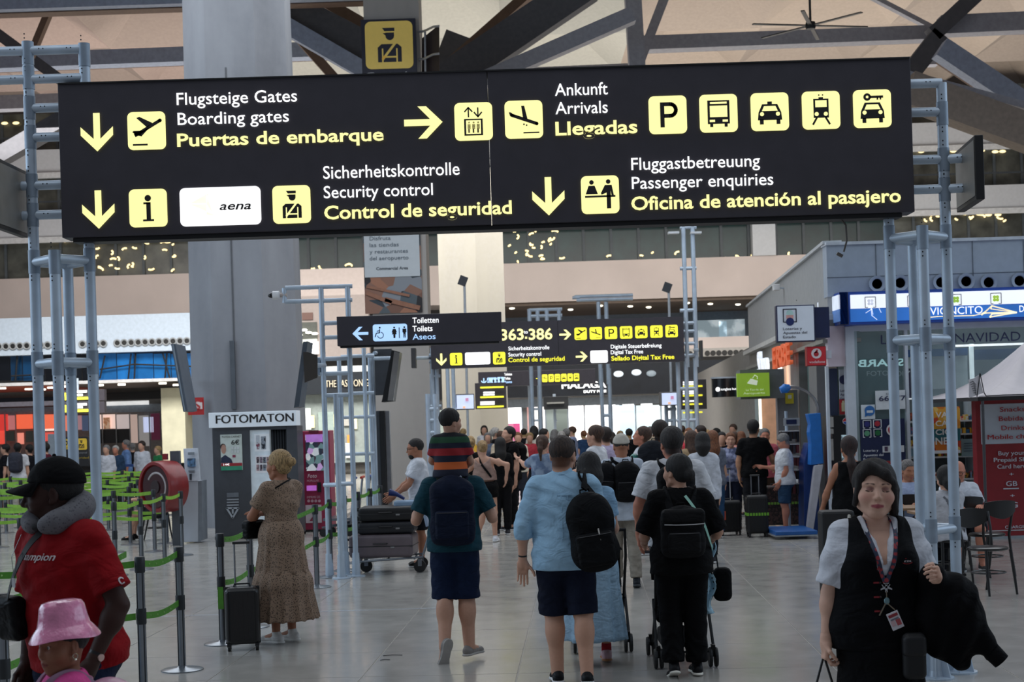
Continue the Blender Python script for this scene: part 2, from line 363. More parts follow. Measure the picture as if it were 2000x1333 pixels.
def cc(a, b, ra, rb, k=.03, e0=0., sq=None, fold=0., seed=0):
    # tapered sleeve with a flat cut at b
    a, b = V3(a), V3(b); m = max(ra, rb)+.01; L_ = np.linalg.norm(b-a); d_ = (b-a)/L_
    def f(X, Y, Z):
        x, y, z = X-a[0], Y-a[1], Z-a[2]; t = x*d_[0]+y*d_[1]+z*d_[2]; h = np.clip(t/L_, 0, 1)
        u = np.clip(t, 0, L_); r = np.sqrt((x-d_[0]*u)**2+(y-d_[1]*u)**2+(z-d_[2]*u)**2)
        if sq is not None:
            yy = (y-d_[1]*u)/sq; r = np.sqrt((x-d_[0]*u)**2+yy**2+(z-d_[2]*u)**2)
        rr = ra+(rb-ra)*h
        if fold: rr = rr+fold*np.sin(t*70+3*np.sin(X*40+seed))*np.clip(h*1.5, 0, 1)
        return np.maximum(r-rr, t-L_)
    return (f, np.minimum(a, b)-m, np.maximum(a, b)+m, k, 'u')
def el(c, r, k=.03, Rm=None, op='u'):
    c, r = V3(c), V3(r) if not np.isscalar(r) else V3(r, r, r); m = r.max() if Rm is not None else r
    def f(X, Y, Z):
        x, y, z = X-c[0], Y-c[1], Z-c[2]
        if Rm is not None: x, y, z = Rm[0, 0]*x+Rm[1, 0]*y+Rm[2, 0]*z, Rm[0, 1]*x+Rm[1, 1]*y+Rm[2, 1]*z, Rm[0, 2]*x+Rm[1, 2]*y+Rm[2, 2]*z
        k0 = np.sqrt((x/r[0])**2+(y/r[1])**2+(z/r[2])**2); k1 = np.sqrt((x/r[0]**2)**2+(y/r[1]**2)**2+(z/r[2]**2)**2)+1e-9
        return k0*(k0-1)/k1
    return (f, c-m, c+m, k, op)
def rbx(c, h, r, k=.02, Rm=None, op='u'):
    c, h = V3(c), V3(h); m = np.full(3, np.linalg.norm(h)) if Rm is not None else h
    def f(X, Y, Z):
        x, y, z = X-c[0], Y-c[1], Z-c[2]
        if Rm is not None: x, y, z = Rm[0, 0]*x+Rm[1, 0]*y+Rm[2, 0]*z, Rm[0, 1]*x+Rm[1, 1]*y+Rm[2, 1]*z, Rm[0, 2]*x+Rm[1, 2]*y+Rm[2, 2]*z
        qx, qy, qz = np.abs(x)-h[0]+r, np.abs(y)-h[1]+r, np.abs(z)-h[2]+r
        return np.sqrt(np.maximum(qx, 0)**2+np.maximum(qy, 0)**2+np.maximum(qz, 0)**2)+np.minimum(np.maximum(qx, np.maximum(qy, qz)), 0)-r
    return (f, c-m, c+m, k, op)
def fn(f, lo, hi, k=.02, op='u'): return (f, V3(lo), V3(hi), k, op)
BIG = 50.
def half(n, d, k=.004):   # keep n.p < d
    n = nrm(n); return (lambda X, Y, Z: n[0]*X+n[1]*Y+n[2]*Z-d, V3(-BIG, -BIG, -BIG), V3(BIG, BIG, BIG), k, 'i')
def sub(p): return (p[0], p[1], p[2], p[3], 's')
def inter(p): return (p[0], V3(-BIG, -BIG, -BIG), V3(BIG, BIG, BIG), p[3], 'i')
def field(pr, lo, hi, h):
    n = np.ceil((hi-lo)/h).astype(int)+1
    ax = [lo[i]+h*np.arange(n[i]) for i in range(3)]
    F = np.full(n, .5, dtype=np.float32)
    for f, a, b, k, op in pr:
        m = k+2.5*h
        i0 = np.maximum(0, np.floor((a-m-lo)/h).astype(int)); i1 = np.minimum(n, np.ceil((b+m-lo)/h).astype(int)+1)
        if (i1 <= i0).any(): continue
        sl = tuple(slice(i0[i], i1[i]) for i in range(3))
        X, Y, Z = (ax[0][sl[0]][:, None, None], ax[1][sl[1]][None, :, None], ax[2][sl[2]][None, None, :])
        d = f(X, Y, Z); A = F[sl]
        if op == 'u':
            hh = np.clip(.5+.5*(A-d)/k, 0, 1); F[sl] = A+(d-A)*hh-k*hh*(1-hh)
        else:
            D = d if op == 'i' else -d
            hh = np.clip(.5+.5*(D-A)/k, 0, 1); F[sl] = A+(D-A)*hh+k*hh*(1-hh)
    return F, ax
def nets(F, lo, h):
    S = F < 0; nx, ny, nz = F.shape
    c = [S[:-1, :-1, :-1], S[1:, :-1, :-1], S[:-1, 1:, :-1], S[1:, 1:, :-1], S[:-1, :-1, 1:], S[1:, :-1, 1:], S[:-1, 1:, 1:], S[1:, 1:, 1:]]
    cnt = sum(x.astype(np.int8) for x in c); act = (cnt > 0) & (cnt < 8); I = np.argwhere(act)
    if len(I) == 0: return np.zeros((0, 3)), np.zeros((0, 4), int)
    idx = -np.ones(act.shape, dtype=np.int64); idx[act] = np.arange(len(I))
    off = np.array([[0, 0, 0], [1, 0, 0], [0, 1, 0], [1, 1, 0], [0, 0, 1], [1, 0, 1], [0, 1, 1], [1, 1, 1]])
    val = np.stack([F[I[:, 0]+o[0], I[:, 1]+o[1], I[:, 2]+o[2]] for o in off], 1)
    acc = np.zeros((len(I), 3)); num = np.zeros(len(I))
    for a, b in ((0, 1), (2, 3), (4, 5), (6, 7), (0, 2), (1, 3), (4, 6), (5, 7), (0, 4), (1, 5), (2, 6), (3, 7)):
        va, vb = val[:, a], val[:, b]; m = (va < 0) != (vb < 0); t = np.where(m, va/np.where(m, va-vb, 1), 0)
        acc += m[:, None]*(off[a]+(off[b]-off[a])*t[:, None]); num += m
    P = lo+h*(I+acc/num[:, None]); Q = []
    for ax_ in range(3):
        s0 = [slice(1, -1)]*3; s0[ax_] = slice(0, -1); s1 = list(s0); s1[ax_] = slice(1, None)
        A, B = S[tuple(s0)], S[tuple(s1)]; E = np.argwhere(A != B)
        if len(E) == 0: continue
        neg = A[E[:, 0], E[:, 1], E[:, 2]]
        E = E+np.array([0 if i == ax_ else 1 for i in range(3)])
        u, v = (ax_+1) % 3, (ax_+2) % 3; du = np.zeros(3, int); dv = np.zeros(3, int); du[u] = 1; dv[v] = 1
        g = lambda e: idx[e[:, 0], e[:, 1], e[:, 2]]
        q = np.stack([g(E-du-dv), g(E-dv), g(E), g(E-du)], 1); q[~neg] = q[~neg][:, ::-1]; Q.append(q)
    Q = np.concatenate(Q); Q = Q[(Q >= 0).all(1)]
    return P, Q
def ext(pr):
    lo = np.min([p[1] for p in pr if p[4] == 'u'], 0); hi = np.max([p[2] for p in pr if p[4] == 'u'], 0); return lo, hi
def surf(pr, h, lo=None, hi=None):
    a, b = ext(pr); lo = a-3*h if lo is None else np.maximum(V3(lo), a-3*h); hi = b+3*h if hi is None else np.minimum(V3(hi), b+3*h)
    F, ax = field(pr, lo, hi, h); return nets(F, lo, h)
def paint(P, base, layers):
    C = np.tile(np.array(lin(base)+(1,)), (len(P), 1))
    for f, col, soft in layers:
        d = f(P[:, 0], P[:, 1], P[:, 2]); w_ = np.clip(.5-d/soft, 0, 1)[:, None]; C[:, :3] = C[:, :3]*(1-w_)+np.array(lin(col))*w_
    return C
def mesh_np(name, P, Q, mat, parent=None, C=None, smooth=True):
    me = bpy.data.meshes.new(name); n, m = len(P), len(Q)
    me.vertices.add(n); me.vertices.foreach_set('co', np.asarray(P, dtype=np.float32).ravel())
    me.loops.add(m*4); me.loops.foreach_set('vertex_index', Q.astype(np.int32).ravel())
    me.polygons.add(m); me.polygons.foreach_set('loop_start', np.arange(0, m*4, 4, dtype=np.int32)); me.polygons.foreach_set('loop_total', np.full(m, 4, dtype=np.int32))
    me.polygons.foreach_set('use_smooth', np.ones(m, dtype=bool)) if smooth else None
    me.update(calc_edges=True)
    if C is not None:
        a = me.color_attributes.new('Col', 'FLOAT_COLOR', 'POINT'); a.data.foreach_set('color', C.astype(np.float32).ravel())
    for m_ in (mat if isinstance(mat, (list, tuple)) else [mat]): me.materials.append(m_)
    return link(name, me, parent)
def blob(name, pr, h, mat, parent=None, C=None, lo=None, hi=None, wr=None):
    P, Q = surf(pr, h, lo, hi)
    if wr is not None: P = P+wr(P)
    return mesh_np(name, P, Q, mat, parent, C)
def join_np(parts):
    P, Q, C, n = [], [], [], 0
    for p, q, c in parts: P.append(p); Q.append(q+n); C.append(c); n += len(p)
    return np.concatenate(P), np.concatenate(Q), np.concatenate(C)
# ---- hand: wrist W, direction D, palm normal N (the way the palm looks), thumb direction T
def hand_prims(W, D, N, T, s=1., curl=.35, spread=.06, thumb=.6, fist=False):
    D, N = nrm(D), nrm(N); T = nrm(T-D*(T@D)); N = np.cross(D, T) if np.cross(D, T)@N > 0 else np.cross(T, D); pr = []
    W = V3(W); Rm = np.stack([T, D, N], 1)
    pr.append(rbx(W+D*.052*s, (.04*s, .046*s, .014*s), .013*s, .02, Rm)); pr.append(rc(W-D*.02*s, W+D*.03*s, .026*s, .026*s, .02))
    pr.append(rc(W+D*.02*s+T*.022*s+N*.008*s, W+D*.05*s+T*.03*s+N*.01*s, .017*s, .015*s, .012))
    for i, (o_, L_, r_) in enumerate(((.029, .078, .0088), (.0095, .088, .0092), (-.0105, .081, .0088), (-.0285, .064, .0078))):
        b = W+D*(.092-.004*abs(i-1))*s+T*o_*s; d = nrm(D+T*spread*(1.4-i)*.7); a = 0; p = b-D*.012*s; kk = .0035
        for j, f_ in enumerate((.46, .30, .24)):
            a += curl*(.8+.25*i*.5)*(1.0 if j else .8); dd = d*math.cos(a)+N*math.sin(a); e = p+dd*L_*f_*s+(dd*.012*s if j == 0 else 0)
            pr.append(rc(p, e, r_*s*(1-.07*j), r_*s*(.93-.07*j), kk)); p = e
    t0 = W+D*.028*s+T*.032*s; dd = nrm(T*.75+D*.65+N*.25); t1 = t0+dd*.038*s; d2 = nrm(T*(.75-thumb)+D*.8+N*(.2+thumb*.7)); t2 = t1+d2*.032*s; t3 = t2+nrm(d2+N*.2-T*.2)*.024*s
    pr += [rc(t0-dd*.01*s, t1, .0135*s, .011*s, .01), rc(t1, t2, .0108*s, .0098*s, .004), rc(t2, t3, .0098*s, .0085*s, .004)]
    return pr
def frame_of(f, u):
    f = nrm(f); u = V3(u); r = nrm(np.cross(f, u)); u = np.cross(r, f); return np.stack([r, f, u], 1)   # columns: right, forward, up
def head_prims(C, Rm, s=1., wide=1., nose=1., jaw=1., eyes='open', lips=1., child=0, ears=True):
    # returns primitives and painted layers; head coordinates x right, y forward, z up, origin between the ears at eye height
    T = lambda x, y, z: V3(C)+Rm@V3(x*s, y*s, z*s); pr = []
    ch = child
    def E(c, r, k=.02, op='u'): return el(T(*c), V3(r)*s, k, Rm, op)
    pr += [E((0, -.012, .033), (.074*wide, .094, .086), .02), E((0, .02, .0), (.066*wide, .075, .075), .03), E((0, .036, -.045+.008*ch), (.052*wide*jaw, .056, .066-.006*ch), .03)]
    pr += [E((0, .07, -.094+.012*ch), (.024*jaw, .018, .017), .025), rc(T(-.05*wide*jaw, .01, -.066), T(-.012, .06, -.097), .016*s, .015*s, .03), rc(T(.05*wide*jaw, .01, -.066), T(.012, .06, -.097), .016*s, .015*s, .03)]
    for q in (-1, 1):
        pr += [E((q*.044*wide, .058, -.03), (.024+.004*ch, .026, .024), .03)]
        pr += [rc(T(q*.016, .088, .023), T(q*.05*wide, .072, .024), .0095*s, .008*s, .018)]
        pr += [sub(E((q*.032, .1, .004), (.019, .017, .0115), .012))]
        pr += [E((q*.032, .0735, .002), (.0165, .0155, .0135), .004)]
        if eyes == 'open':
            pr += [sub(E((q*.032, .0905, .0015), (.0125, .0045, .0042+.0014*ch), .002))]
    pr += [rc(T(0, .09, .012), T(0, .108+.004*(nose-1)-.006*ch, -.028), .0075*s, .0115*s*nose, .012), rc(T(-.0105*nose, .094, -.034), T(.0105*nose, .094, -.034), .0085*s*nose, .0085*s*nose, .008)]
    for q in (-1, 1): pr += [sub(E((q*.007*nose, .1, -.0425), (.0042, .006, .004), .003))]
    pr += [E((0, .083, -.062), (.026, .016, .018), .015), rc(T(-.018, .0895, -.0615), T(0, .0985, -.0595), .0042*s, .0056*s*lips, .004), rc(T(.018, .0895, -.0615), T(0, .0985, -.0595), .0042*s, .0056*s*lips, .004),
           rc(T(-.014, .0885, -.0705), T(.014, .0885, -.0705), .0062*s*lips, .0062*s*lips, .006), E((0, .0955, -.07), (.01, .005*lips, .0055*lips), .004)]
    pr += [sub(rc(T(-.022, .0945, -.0655), T(.022, .0945, -.0655), .0014*s, .0014*s, .002))]
    if ears:
        for q in (-1, 1):
            a = frame_of(Rm@nrm(V3(q*.35, 1, 0)), Rm[:, 2]+Rm[:, 1]*-.15)
            pr += [el(T(q*.075*wide, -.006, -.006), V3(.008, .017, .031)*s, .006, a), sub(el(T(q*.083*wide, .0, -.004), V3(.004, .009, .018)*s, .004, a)), el(T(q*.074*wide, .004, -.03), V3(.008, .01, .011)*s, .005, a)]
    return pr, T, E
def face_paint(T, E, Rm, s, skin, lip='a0605c', brow='2a1d18', eyes='open', bw=1., lid=None, blush=None):
    L_ = []
    Lr = lambda a, b, r: rc(T(*a), T(*b), r*s, r*s)[0]
    for q in (-1, 1): L_.append((rc(T(q*.02, .0905, -.0655), T(0, .1, -.0655), .0065*s, .0098*s)[0], lip, .004*s))
    if blush:
        for q in (-1, 1): L_.append((E((q*.045, .07, -.03), (.022, .03, .016))[0], blush, .03*s))
    for q in (-1, 1):
        L_.append((Lr((q*.017, .1, .0245), (q*.034, .095, .0285), .0032*bw), brow, .003*s)); L_.append((Lr((q*.034, .095, .0285), (q*.052, .078, .0235), .0026*bw), brow, .003*s))
        if lid: L_.append((E((q*.032, .09, .006), (.017, .014, .009))[0], lid, .006*s))
        if eyes == 'closed':
            L_.append((Lr((q*.019, .088, -.0035), (q*.032, .0915, -.0065), .0024), brow, .002*s)); L_.append((Lr((q*.032, .0915, -.0065), (q*.0465, .081, -.003), .0028), brow, .002*s))
        else:
            L_.append((Lr((q*.02, .089, .007), (q*.033, .093, .0095), .0011), brow, .0018*s)); L_.append((Lr((q*.033, .093, .0095), (q*.047, .083, .006), .0013), brow, .0018*s))
    return L_
# ------------------------------------------------------------------ people
SKIN = {'fair': 'c99a82', 'pale': 'd6ab95', 'tan': 'a9745a', 'red': 'c08068', 'brown': '7a4a35', 'dark': '38211a', 'girl': '8a5a44', 'olive': 'b58568'}
def skin_mat(): return M('ffffff', .58, vcol=True, noise=.06, scale=40, name='skin')
def hair_mat(c): return M(c, .68, kind='hair', noise=.5, scale=9, bump=.6, name='hair')
def cloth_mat(c, **k):
    a = dict(rough=.85, kind='fabric', noise=.12, scale=12, bump=.15, name='cloth'); a.update(k); return M(c, **a)
def wrinkle(amp=.004, f=38, seed=0.):
    def w_(P):
        x, y, z = P[:, 0], P[:, 1], P[:, 2]
        a = np.sin(z*f+4*np.sin(x*9+seed)+3*np.sin(y*11+seed*2))*np.sin(x*13+z*7+seed)+.6*np.sin(z*f*1.9+x*31+seed)*np.sin(y*17+z*11)
        r = np.stack([x, y, 0*z], 1); r /= (np.linalg.norm(r, axis=1)[:, None]+1e-6); return r*(amp*a)[:, None]
    return w_
class Person:
    def __init__(s, px, ytop, d, yaw=0, label='', skin='fair', H=None, g=1., sw=None, fem=False, hipw=None, lean=(0, 0, 1), twist=0,
                 arms=None, legs=None, head=(0, 0, 0), hk=1.12, nd=0., wide=1., res=None, face=None, name='person', group=None, sit=None, belly=0., pelvis_up=None, shoes=True,
                 neck=1., nose=1., jaw=1., lip='a0605c', brow='2a1d18', eyes='open', child=0., lid=None, blush=None, arm_g=1., leg_g=1., hair_paint=None, chest=1., xoff=0., nape=None):
        yh = HY-(px-CX)*math.tan(ROLL); H = H or CAMZ-(ytop-yh)*d/FOC; s.H = H; S = s.S = H/1.75; s.fem = fem; s.g = g
        s.h = res or max(.0075, min(.02, d*.00072)); s.hh = max(.0034, min(.016, d*.00043)) if face else max(.005, min(.016, d*.0005))
        s.d = d; s.lg = leg_g; sw = sw or ((.156 if fem else .183)*S); hipw = hipw or (1.06 if fem else .96); s.sw = sw; s.hipw = hipw
        up = nrm(lean); rt = nrm(V3(math.cos(R(twist)), math.sin(R(twist)), 0)); fw = nrm(np.cross(up, rt)); rt = np.cross(fw, up); s.up, s.rt, s.fw = up, rt, fw
        tl, sl, ah = .245*H, .245*H, .045*H
        legs = legs or {}; s.leg = {}
        dflt = (V3(0, .02, -1), V3(0, -.02, -1), V3(0, 1, 0))
        hz = 0
        raw = {}
        for q, sd in (('R', 1), ('L', -1)):
            t_, c_, f_ = legs.get(q, dflt); t_, c_ = nrm(t_), nrm(c_); hip = V3(sd*.088*S*hipw, 0, 0); kn = hip+t_*tl; an = kn+c_*sl; raw[q] = (hip, kn, an, nrm(f_)); hz = max(hz, -an[2]+(ah if f_[2] >= -.3 else ah+.06*S))
        if pelvis_up: hz = pelvis_up
        s.pz = hz; O = V3(0, 0, hz); s.pel = O
        for q in raw:
            hip, kn, an, f_ = raw[q]; s.leg[q] = (O+hip, O+kn, O+an, f_)
        TP = lambda x, y, z: O+(rt*x+fw*y+up*z)*S; s.TP = TP; s.Rt = np.stack([rt, fw, up], 1)
        s.sho = {'R': TP(sw/S-.012, -.012, .462), 'L': TP(-sw/S+.012, -.012, .462)}; s.nb = TP(0, -.02, .52)
        arms = arms or {}; s.arm = {}
        for q, sd in (('R', 1), ('L', -1)):
            u_, f_, *r_ = arms.get(q, ((sd*.14, -.03, -1), (sd*.03, .14, -1))); u_, f_ = nrm(u_), nrm(f_); el_ = s.sho[q]+u_*.168*H; wr = el_+f_*.142*H; s.arm[q] = (s.sho[q], el_, wr, f_, r_)
        yw, pt, rl = head; hf = V3(math.sin(R(yw))*math.cos(R(pt)), math.cos(R(yw))*math.cos(R(pt)), math.sin(R(pt))); hu = V3(math.sin(R(rl)), 0, math.cos(R(rl)))
        s.Rh = frame_of(hf, hu); s.hs = S*hk; s.hc = s.nb+(up*.6+V3(0, 0, .4))*(.108*H+(hk-1.12)*.1*S-.03*S-nd)+hf*V3(1, 1, 0)*.018*S+V3(0, .0, 0)
        pr = s.body_prims()
        base = SKIN.get(skin, skin); s.skin = base
        # body (coarse) with neck cut, then head and hands finer; one continuous mesh object
        parts = []; cutz = s.nb[2]-.02*S
        hp, T, E = head_prims(s.hc, s.Rh, s.hs, wide, nose, jaw, eyes, 1., child); s.T, s.E = T, E; s.wide = wide
        nk = [rc(s.nb+V3(0, 0, -.04*S), T(0, -.022, -.06), .058*S*neck*(.88 if fem else 1), .052*s.hs*neck*(.88 if fem else 1), .03)]
        al = pr+nk+hp[:3]
        hpr = hp+nk+pr
        lay = face_paint(T, E, s.Rh, s.hs, base, lip, brow, eyes, 1., lid, blush) if face or d < 21 else []
        if nape: lay = [(E((0, -.055, -.035), (.085, .06, .055))[0], nape, .03*s.hs)]+list(lay)
        hands = {}
        for q, sd in (('R', 1), ('L', -1)):
            S0, e_, w_, f_, r_ = s.arm[q]
            N = V3(r_[0]) if len(r_) > 0 else V3(-sd, 0, 0)*1.0; Tt = V3(r_[1]) if len(r_) > 1 else V3(0, 1, .0); o = r_[2] if len(r_) > 2 else {}
            D = V3(o.get('D', f_)); hands[q] = hand_prims(w_, D, N, Tt, S*(.92 if fem else 1.)*o.get('s', 1), o.get('curl', .3), o.get('spread', .07), o.get('thumb', .3)); s.arm[q] = (*s.arm[q][:3], nrm(D), r_)
        s.hands = hands
        if d < 28:
            P, Q = surf(pr+nk, s.h, hi=(9, 9, cutz) if True else None); parts.append((P, Q, paint(P, base, [])))
            fl = V3(-9, -9, cutz-.012); P, Q = surf(hpr, s.hh, lo=fl); parts.append((P, Q, paint(P, base, lay)))
            hr = max(.0028, min(.01, d*.00032))
            for q in hands:
                P, Q = surf(hands[q]+[rc(s.arm[q][1], s.arm[q][2], .042*S*.9, .0265*S, .02)], hr, lo=np.min([p[1] for p in hands[q]], 0)-.004, hi=np.max([p[2] for p in hands[q]], 0)+.004); parts.append((P, Q, paint(P, base, [])))
        else:
            P, Q = surf(al+[p for q in hands for p in hands[q]], s.h); parts.append((P, Q, paint(P, base, lay)))
        P, Q, C = join_np(parts)
        s.loc = FL(px, d); s.loc = Vector((s.loc.x, s.loc.y, 0))
        # the floor point under the figure: head column given, so use the head's column at head height
        hx = PX(px, max(ytop, 0)+20, d).x; s.loc.x = hx+xoff
        s.yaw = R(yaw)
        s.o = mesh_np(name, P, Q, skin_mat(), None, C); s.o.location = s.loc; s.o.rotation_euler = (0, 0, s.yaw); tag(s.o, label, 'person', group)
    def body_prims(s):
        S, g, TP, Rt, fem = s.S, s.g, s.TP, s.Rt, s.fem; hw = s.hipw
        p = [el(TP(0, -.005, .02), V3(.158*hw*g, .108*g, .12)*S, .04, Rt), el(TP(0, .0, .15), V3(.132*g, .1*g, .15)*S, .05, Rt), el(TP(0, .0, .34), V3(.158*g*(.94 if fem else 1), .115*g, .17)*S, .05, Rt),
             rc(s.sho['L']+s.rt*.03, s.sho['R']-s.rt*.03, .052*S, .052*S, .05), el(TP(0, -.03, .47), V3(.1, .06, .05)*S, .05, Rt), rc(s.sho['L']+s.rt*.04, s.nb, .036*S, .04*S, .04), rc(s.sho['R']-s.rt*.04, s.nb, .036*S, .04*S, .04)]
        for q, sd in (('R', 1), ('L', -1)):
            p.append(el(TP(sd*.075*hw, -.055*g, -.02), V3(.085, .082, .09)*S*g, .04, Rt))
            if fem: p.append(el(TP(sd*.072, .095*g, .345), V3(.062, .055, .062)*S*g, .03, Rt))
            S0, E_, W_, f_, _ = s.arm[q]; a = s.S*(.9 if fem else 1.)*(1+.5*(g-1))
            p += [rc(S0, E_, .05*a, .041*a, .035), rc(E_, W_, .04*a, .0265*a, .015), el(S0+(E_-S0)*.45+V3(0, .008, 0), V3(.046, .05, .075)*a, .03), el(E_+(W_-E_)*.25, (.043*a, .043*a, .05*a), .03)]
            h_, k_, a_, f_ = s.leg[q]; l0 = s.S*(1+.7*(g-1)); l = l0*s.lg
            p += [rc(h_+V3(0, 0, -.02), k_, .088*l0, .056*(l0+l)/2, .03), rc(k_, a_, .05*l, .034*l, .02), el(k_+(a_-k_)*.3+V3(0, -.022*S, 0)+0*f_, V3(.052, .052, .09)*l, .03), el(k_+V3(0, .012, 0), .053*l, .02), rc(a_, a_+f_*.1*S+V3(0, 0, -.03*S), .034*S, .03*S, .02)]
        return p
    # ---- garments (children of the person)
    def torso(s, e, loose=0., hem=-.1, g2=1., straight=0.):
        S, g, TP, Rt, fem = s.S, s.g*g2, s.TP, s.Rt, s.fem; hw = s.hipw
        p = [el(TP(0, -.005, .02), V3(.158*hw*g+e+.016, .108*g+e+.022, .14)*S, .05, Rt), el(TP(0, .0, .15), V3(.132*g+e+loose, .1*g+e+loose, .15)*S, .06, Rt), el(TP(0, .0, .34), V3(.158*g*(.94 if fem else 1)+e, .115*g+e, .17)*S, .06, Rt),
             rc(s.sho['L']+s.rt*.03, s.sho['R']-s.rt*.03, (.05+e)*S, (.05+e)*S, .05), el(TP(0, -.03, .465), V3(.11, .065+e, .045+e)*S, .05, Rt), rc(s.sho['L']+s.rt*.04, s.nb+V3(0, 0, .0), (.032+e)*S, (.036+e)*S, .04), rc(s.sho['R']-s.rt*.04, s.nb, (.032+e)*S, (.036+e)*S, .04)]
        for sd in (1, -1):
            if hem < .02: p.append(el(TP(sd*.075*hw, -.055*g, -.02), V3(.085+e+.012, .085+e+.012, .09+e+.01)*S*g, .05, Rt))
            if fem: p.append(el(TP(sd*.072, .095*g, .345), V3(.062+e, .055+e, .062+e)*S*g, .04, Rt))
        if straight:
            a, b = TP(0, -.005, .36), TP(0, -.005, hem-.02); p.append(cc(a, b, (.16*g+e)*S, (.16*g+e+straight)*S, .05, sq=.74))
        return p
    def top(s, col, kind='tee', e=.014, loose=0., hem=-.06, sleeve=.55, srad=.068, neck='crew', straight=0.02, name='shirt', mat=None, wr=.004, g2=1., nr=.062, extra=None, nomirror=None, no_sleeve=()):
        S = s.S; p = s.torso(e, loose, hem, g2, straight)
        hz = s.TP(0, 0, hem); p.append(half(-s.up, -(s.up@hz), .006))
        if kind == 'tank':   # arm holes
            for q, sd in (('R', 1), ('L', -1)): p.append(sub(el(s.TP(sd*(s.sw/S+.055), 0, .44), V3(.075, .2, .15)*S, .02, s.Rt)))
        for q, sd in (('R', 1), ('L', -1)):
            if kind == 'tank' or q in no_sleeve: continue
            A, E_, W_, f_, _ = s.arm[q]; r_ = srad*S*(.92 if s.fem else 1)
            if sleeve <= 1: b = A+(E_-A)*sleeve; p.append(cc(A-(E_-A)*.02, b, r_*.98, r_*(1.0 if kind != 'tee' else 1.05), .04, fold=.0015))
            else:
                p.append(rc(A, E_, r_*.95, r_*.82, .045)); b = E_+(W_-E_)*(sleeve-1); p.append(cc(E_, b, r_*.84, r_*(.8 if sleeve < 1.7 else .58), .02, fold=.003, seed=sd))
        ns = s.nb+V3(0, 0, .01)*S
        if neck == 'crew': p.append(sub(rc(ns+s.fw*.012*S, ns+V3(0, 0, .12), nr*S, nr*S*1.15, .012)))
        elif neck == 'v': p += [sub(rc(ns+s.fw*.01*S, ns+V3(0, 0, .12), nr*S, nr*S*1.15, .012)), sub(rc(s.TP(0, .16, .32), ns+s.fw*.06*S, .012*S, .05*S, .01))]
        elif neck == 'wide': p.append(sub(el(ns+V3(0, .01, .03), V3(.11, .085, .07)*S, .02)))
        elif neck == 'low': p.append(sub(el(s.TP(0, -.02, .58), V3(.13, .2, .2)*S, .03, s.Rt)))
        if extra: p += extra(s)
        o = blob(name, p, s.h*.95, mat or cloth_mat(col), s.o, wr=wrinkle(wr*S, 34, s.loc.x)); s.shirt = o
        if neck == 'collar' or kind == 'polo':
            pass
        return o
    def collar(s, mat, hh=.035):
        S = s.S; mb = MB(); n = 20; P = []; c = s.nb+V3(0, .008, .018)*S
        for j, (r0, z) in enumerate(((.064, -.005), (.0655, hh), (.068, hh+.004), (.082, -.012), (.08, -.016), (.066, hh-.006))):
            for i in range(n):
                t = 2*math.pi*i/n; P.append(c+V3(math.cos(t)*r0, math.sin(t)*r0*1.0, z+(.012 if j in (1, 2, 5) else .02 if j > 2 else 0)*(-math.sin(t)))*S)
        mb._add(P, [(j*n+i, j*n+(i+1) % n, (j+1)*n+(i+1) % n, (j+1)*n+i) for j in range(5) for i in range(n)])
        return mb.build('collar', mat, s.shirt, True)
    def bottom(s, col, kind='shorts', e=.014, to=.95, flare=.02, waist=.1, name=None, mat=None, wr=.004, rk=None, ra=None):
        S, g, TP, Rt = s.S, s.g, s.TP, s.Rt; hw = s.hipw
        p = [el(TP(0, -.005, .02), V3(.158*hw*g+e, .108*g+e, .125)*S, .05, Rt), el(TP(0, 0, .1), V3(.136*g+e, .102*g+e, .1)*S, .05, Rt)]
        for sd in (1, -1): p.append(el(TP(sd*.075*hw, -.055*g, -.02), V3(.085+e, .083+e, .09+e)*S*g, .05, Rt))
        p.append(half(s.up, s.up@TP(0, 0, waist), .006))
        l = S*(1+.7*(g-1))
        for q in ('R', 'L'):
            h_, k_, a_, f_ = s.leg[q]
            if kind == 'shorts':
                p.append(cc(h_, h_+(k_-h_)*to, (.09+e)*l, (.062+e+flare)*l if to > .8 else (.078+e+flare)*l, .03, fold=.0015))
            else:
                p.append(rc(h_, k_, (.09+e)*l, (rk or .066+e)*l, .03)); p.append(cc(k_, k_+(a_-k_)*(.93+to*.0), (rk or .066+e)*l, (ra or .05+e)*l, .02, fold=.003, seed=k_[0]*9)); p.append(el(k_+(a_-k_)*.3-f_*.015, V3(.06, .06, .09)*l, .03))
        return blob(name or ('shorts' if kind == 'shorts' else 'trousers'), p, s.h*.95, mat or cloth_mat(col), s.o, wr=wrinkle(wr*S, 30, 2+s.loc.x))
    def skirt(s, col, z0=.12, z1=-.55, r0=.15, r1=.27, folds=11, amp=.02, name='skirt', mat=None, sq=.8, yo=0.):
        S = s.S; mb = MB(); n = 110; m = 26; P = []
        for j in range(m+1):
            t = j/m; z = z0+(z1-z0)*t; r = r0+(r1-r0)*(t**.8)+.02*math.sin(math.pi*min(1, t*2.2))
            for i in range(n):
                a = 2*math.pi*i/n; f = amp*(t**.8)*(math.sin(a*folds+2*math.sin(a*2+1)+t*.7)+.4*math.sin(a*folds*1.7+3))
                P.append(s.pel+V3(math.cos(a)*(r+f), math.sin(a)*(r+f)*(sq+(1-sq)*.3*t)+yo*t, z+.006*math.sin(a*folds)*t)*S)
        F = [(j*n+i, j*n+(i+1) % n, (j+1)*n+(i+1) % n, (j+1)*n+i) for j in range(m) for i in range(n)]+[tuple(range(n))]
        mb._add(P, F); o = mb.build(name, mat or cloth_mat(col), s.o, True); sd = o.modifiers.new('thick', 'SOLIDIFY'); sd.thickness = .004; return o
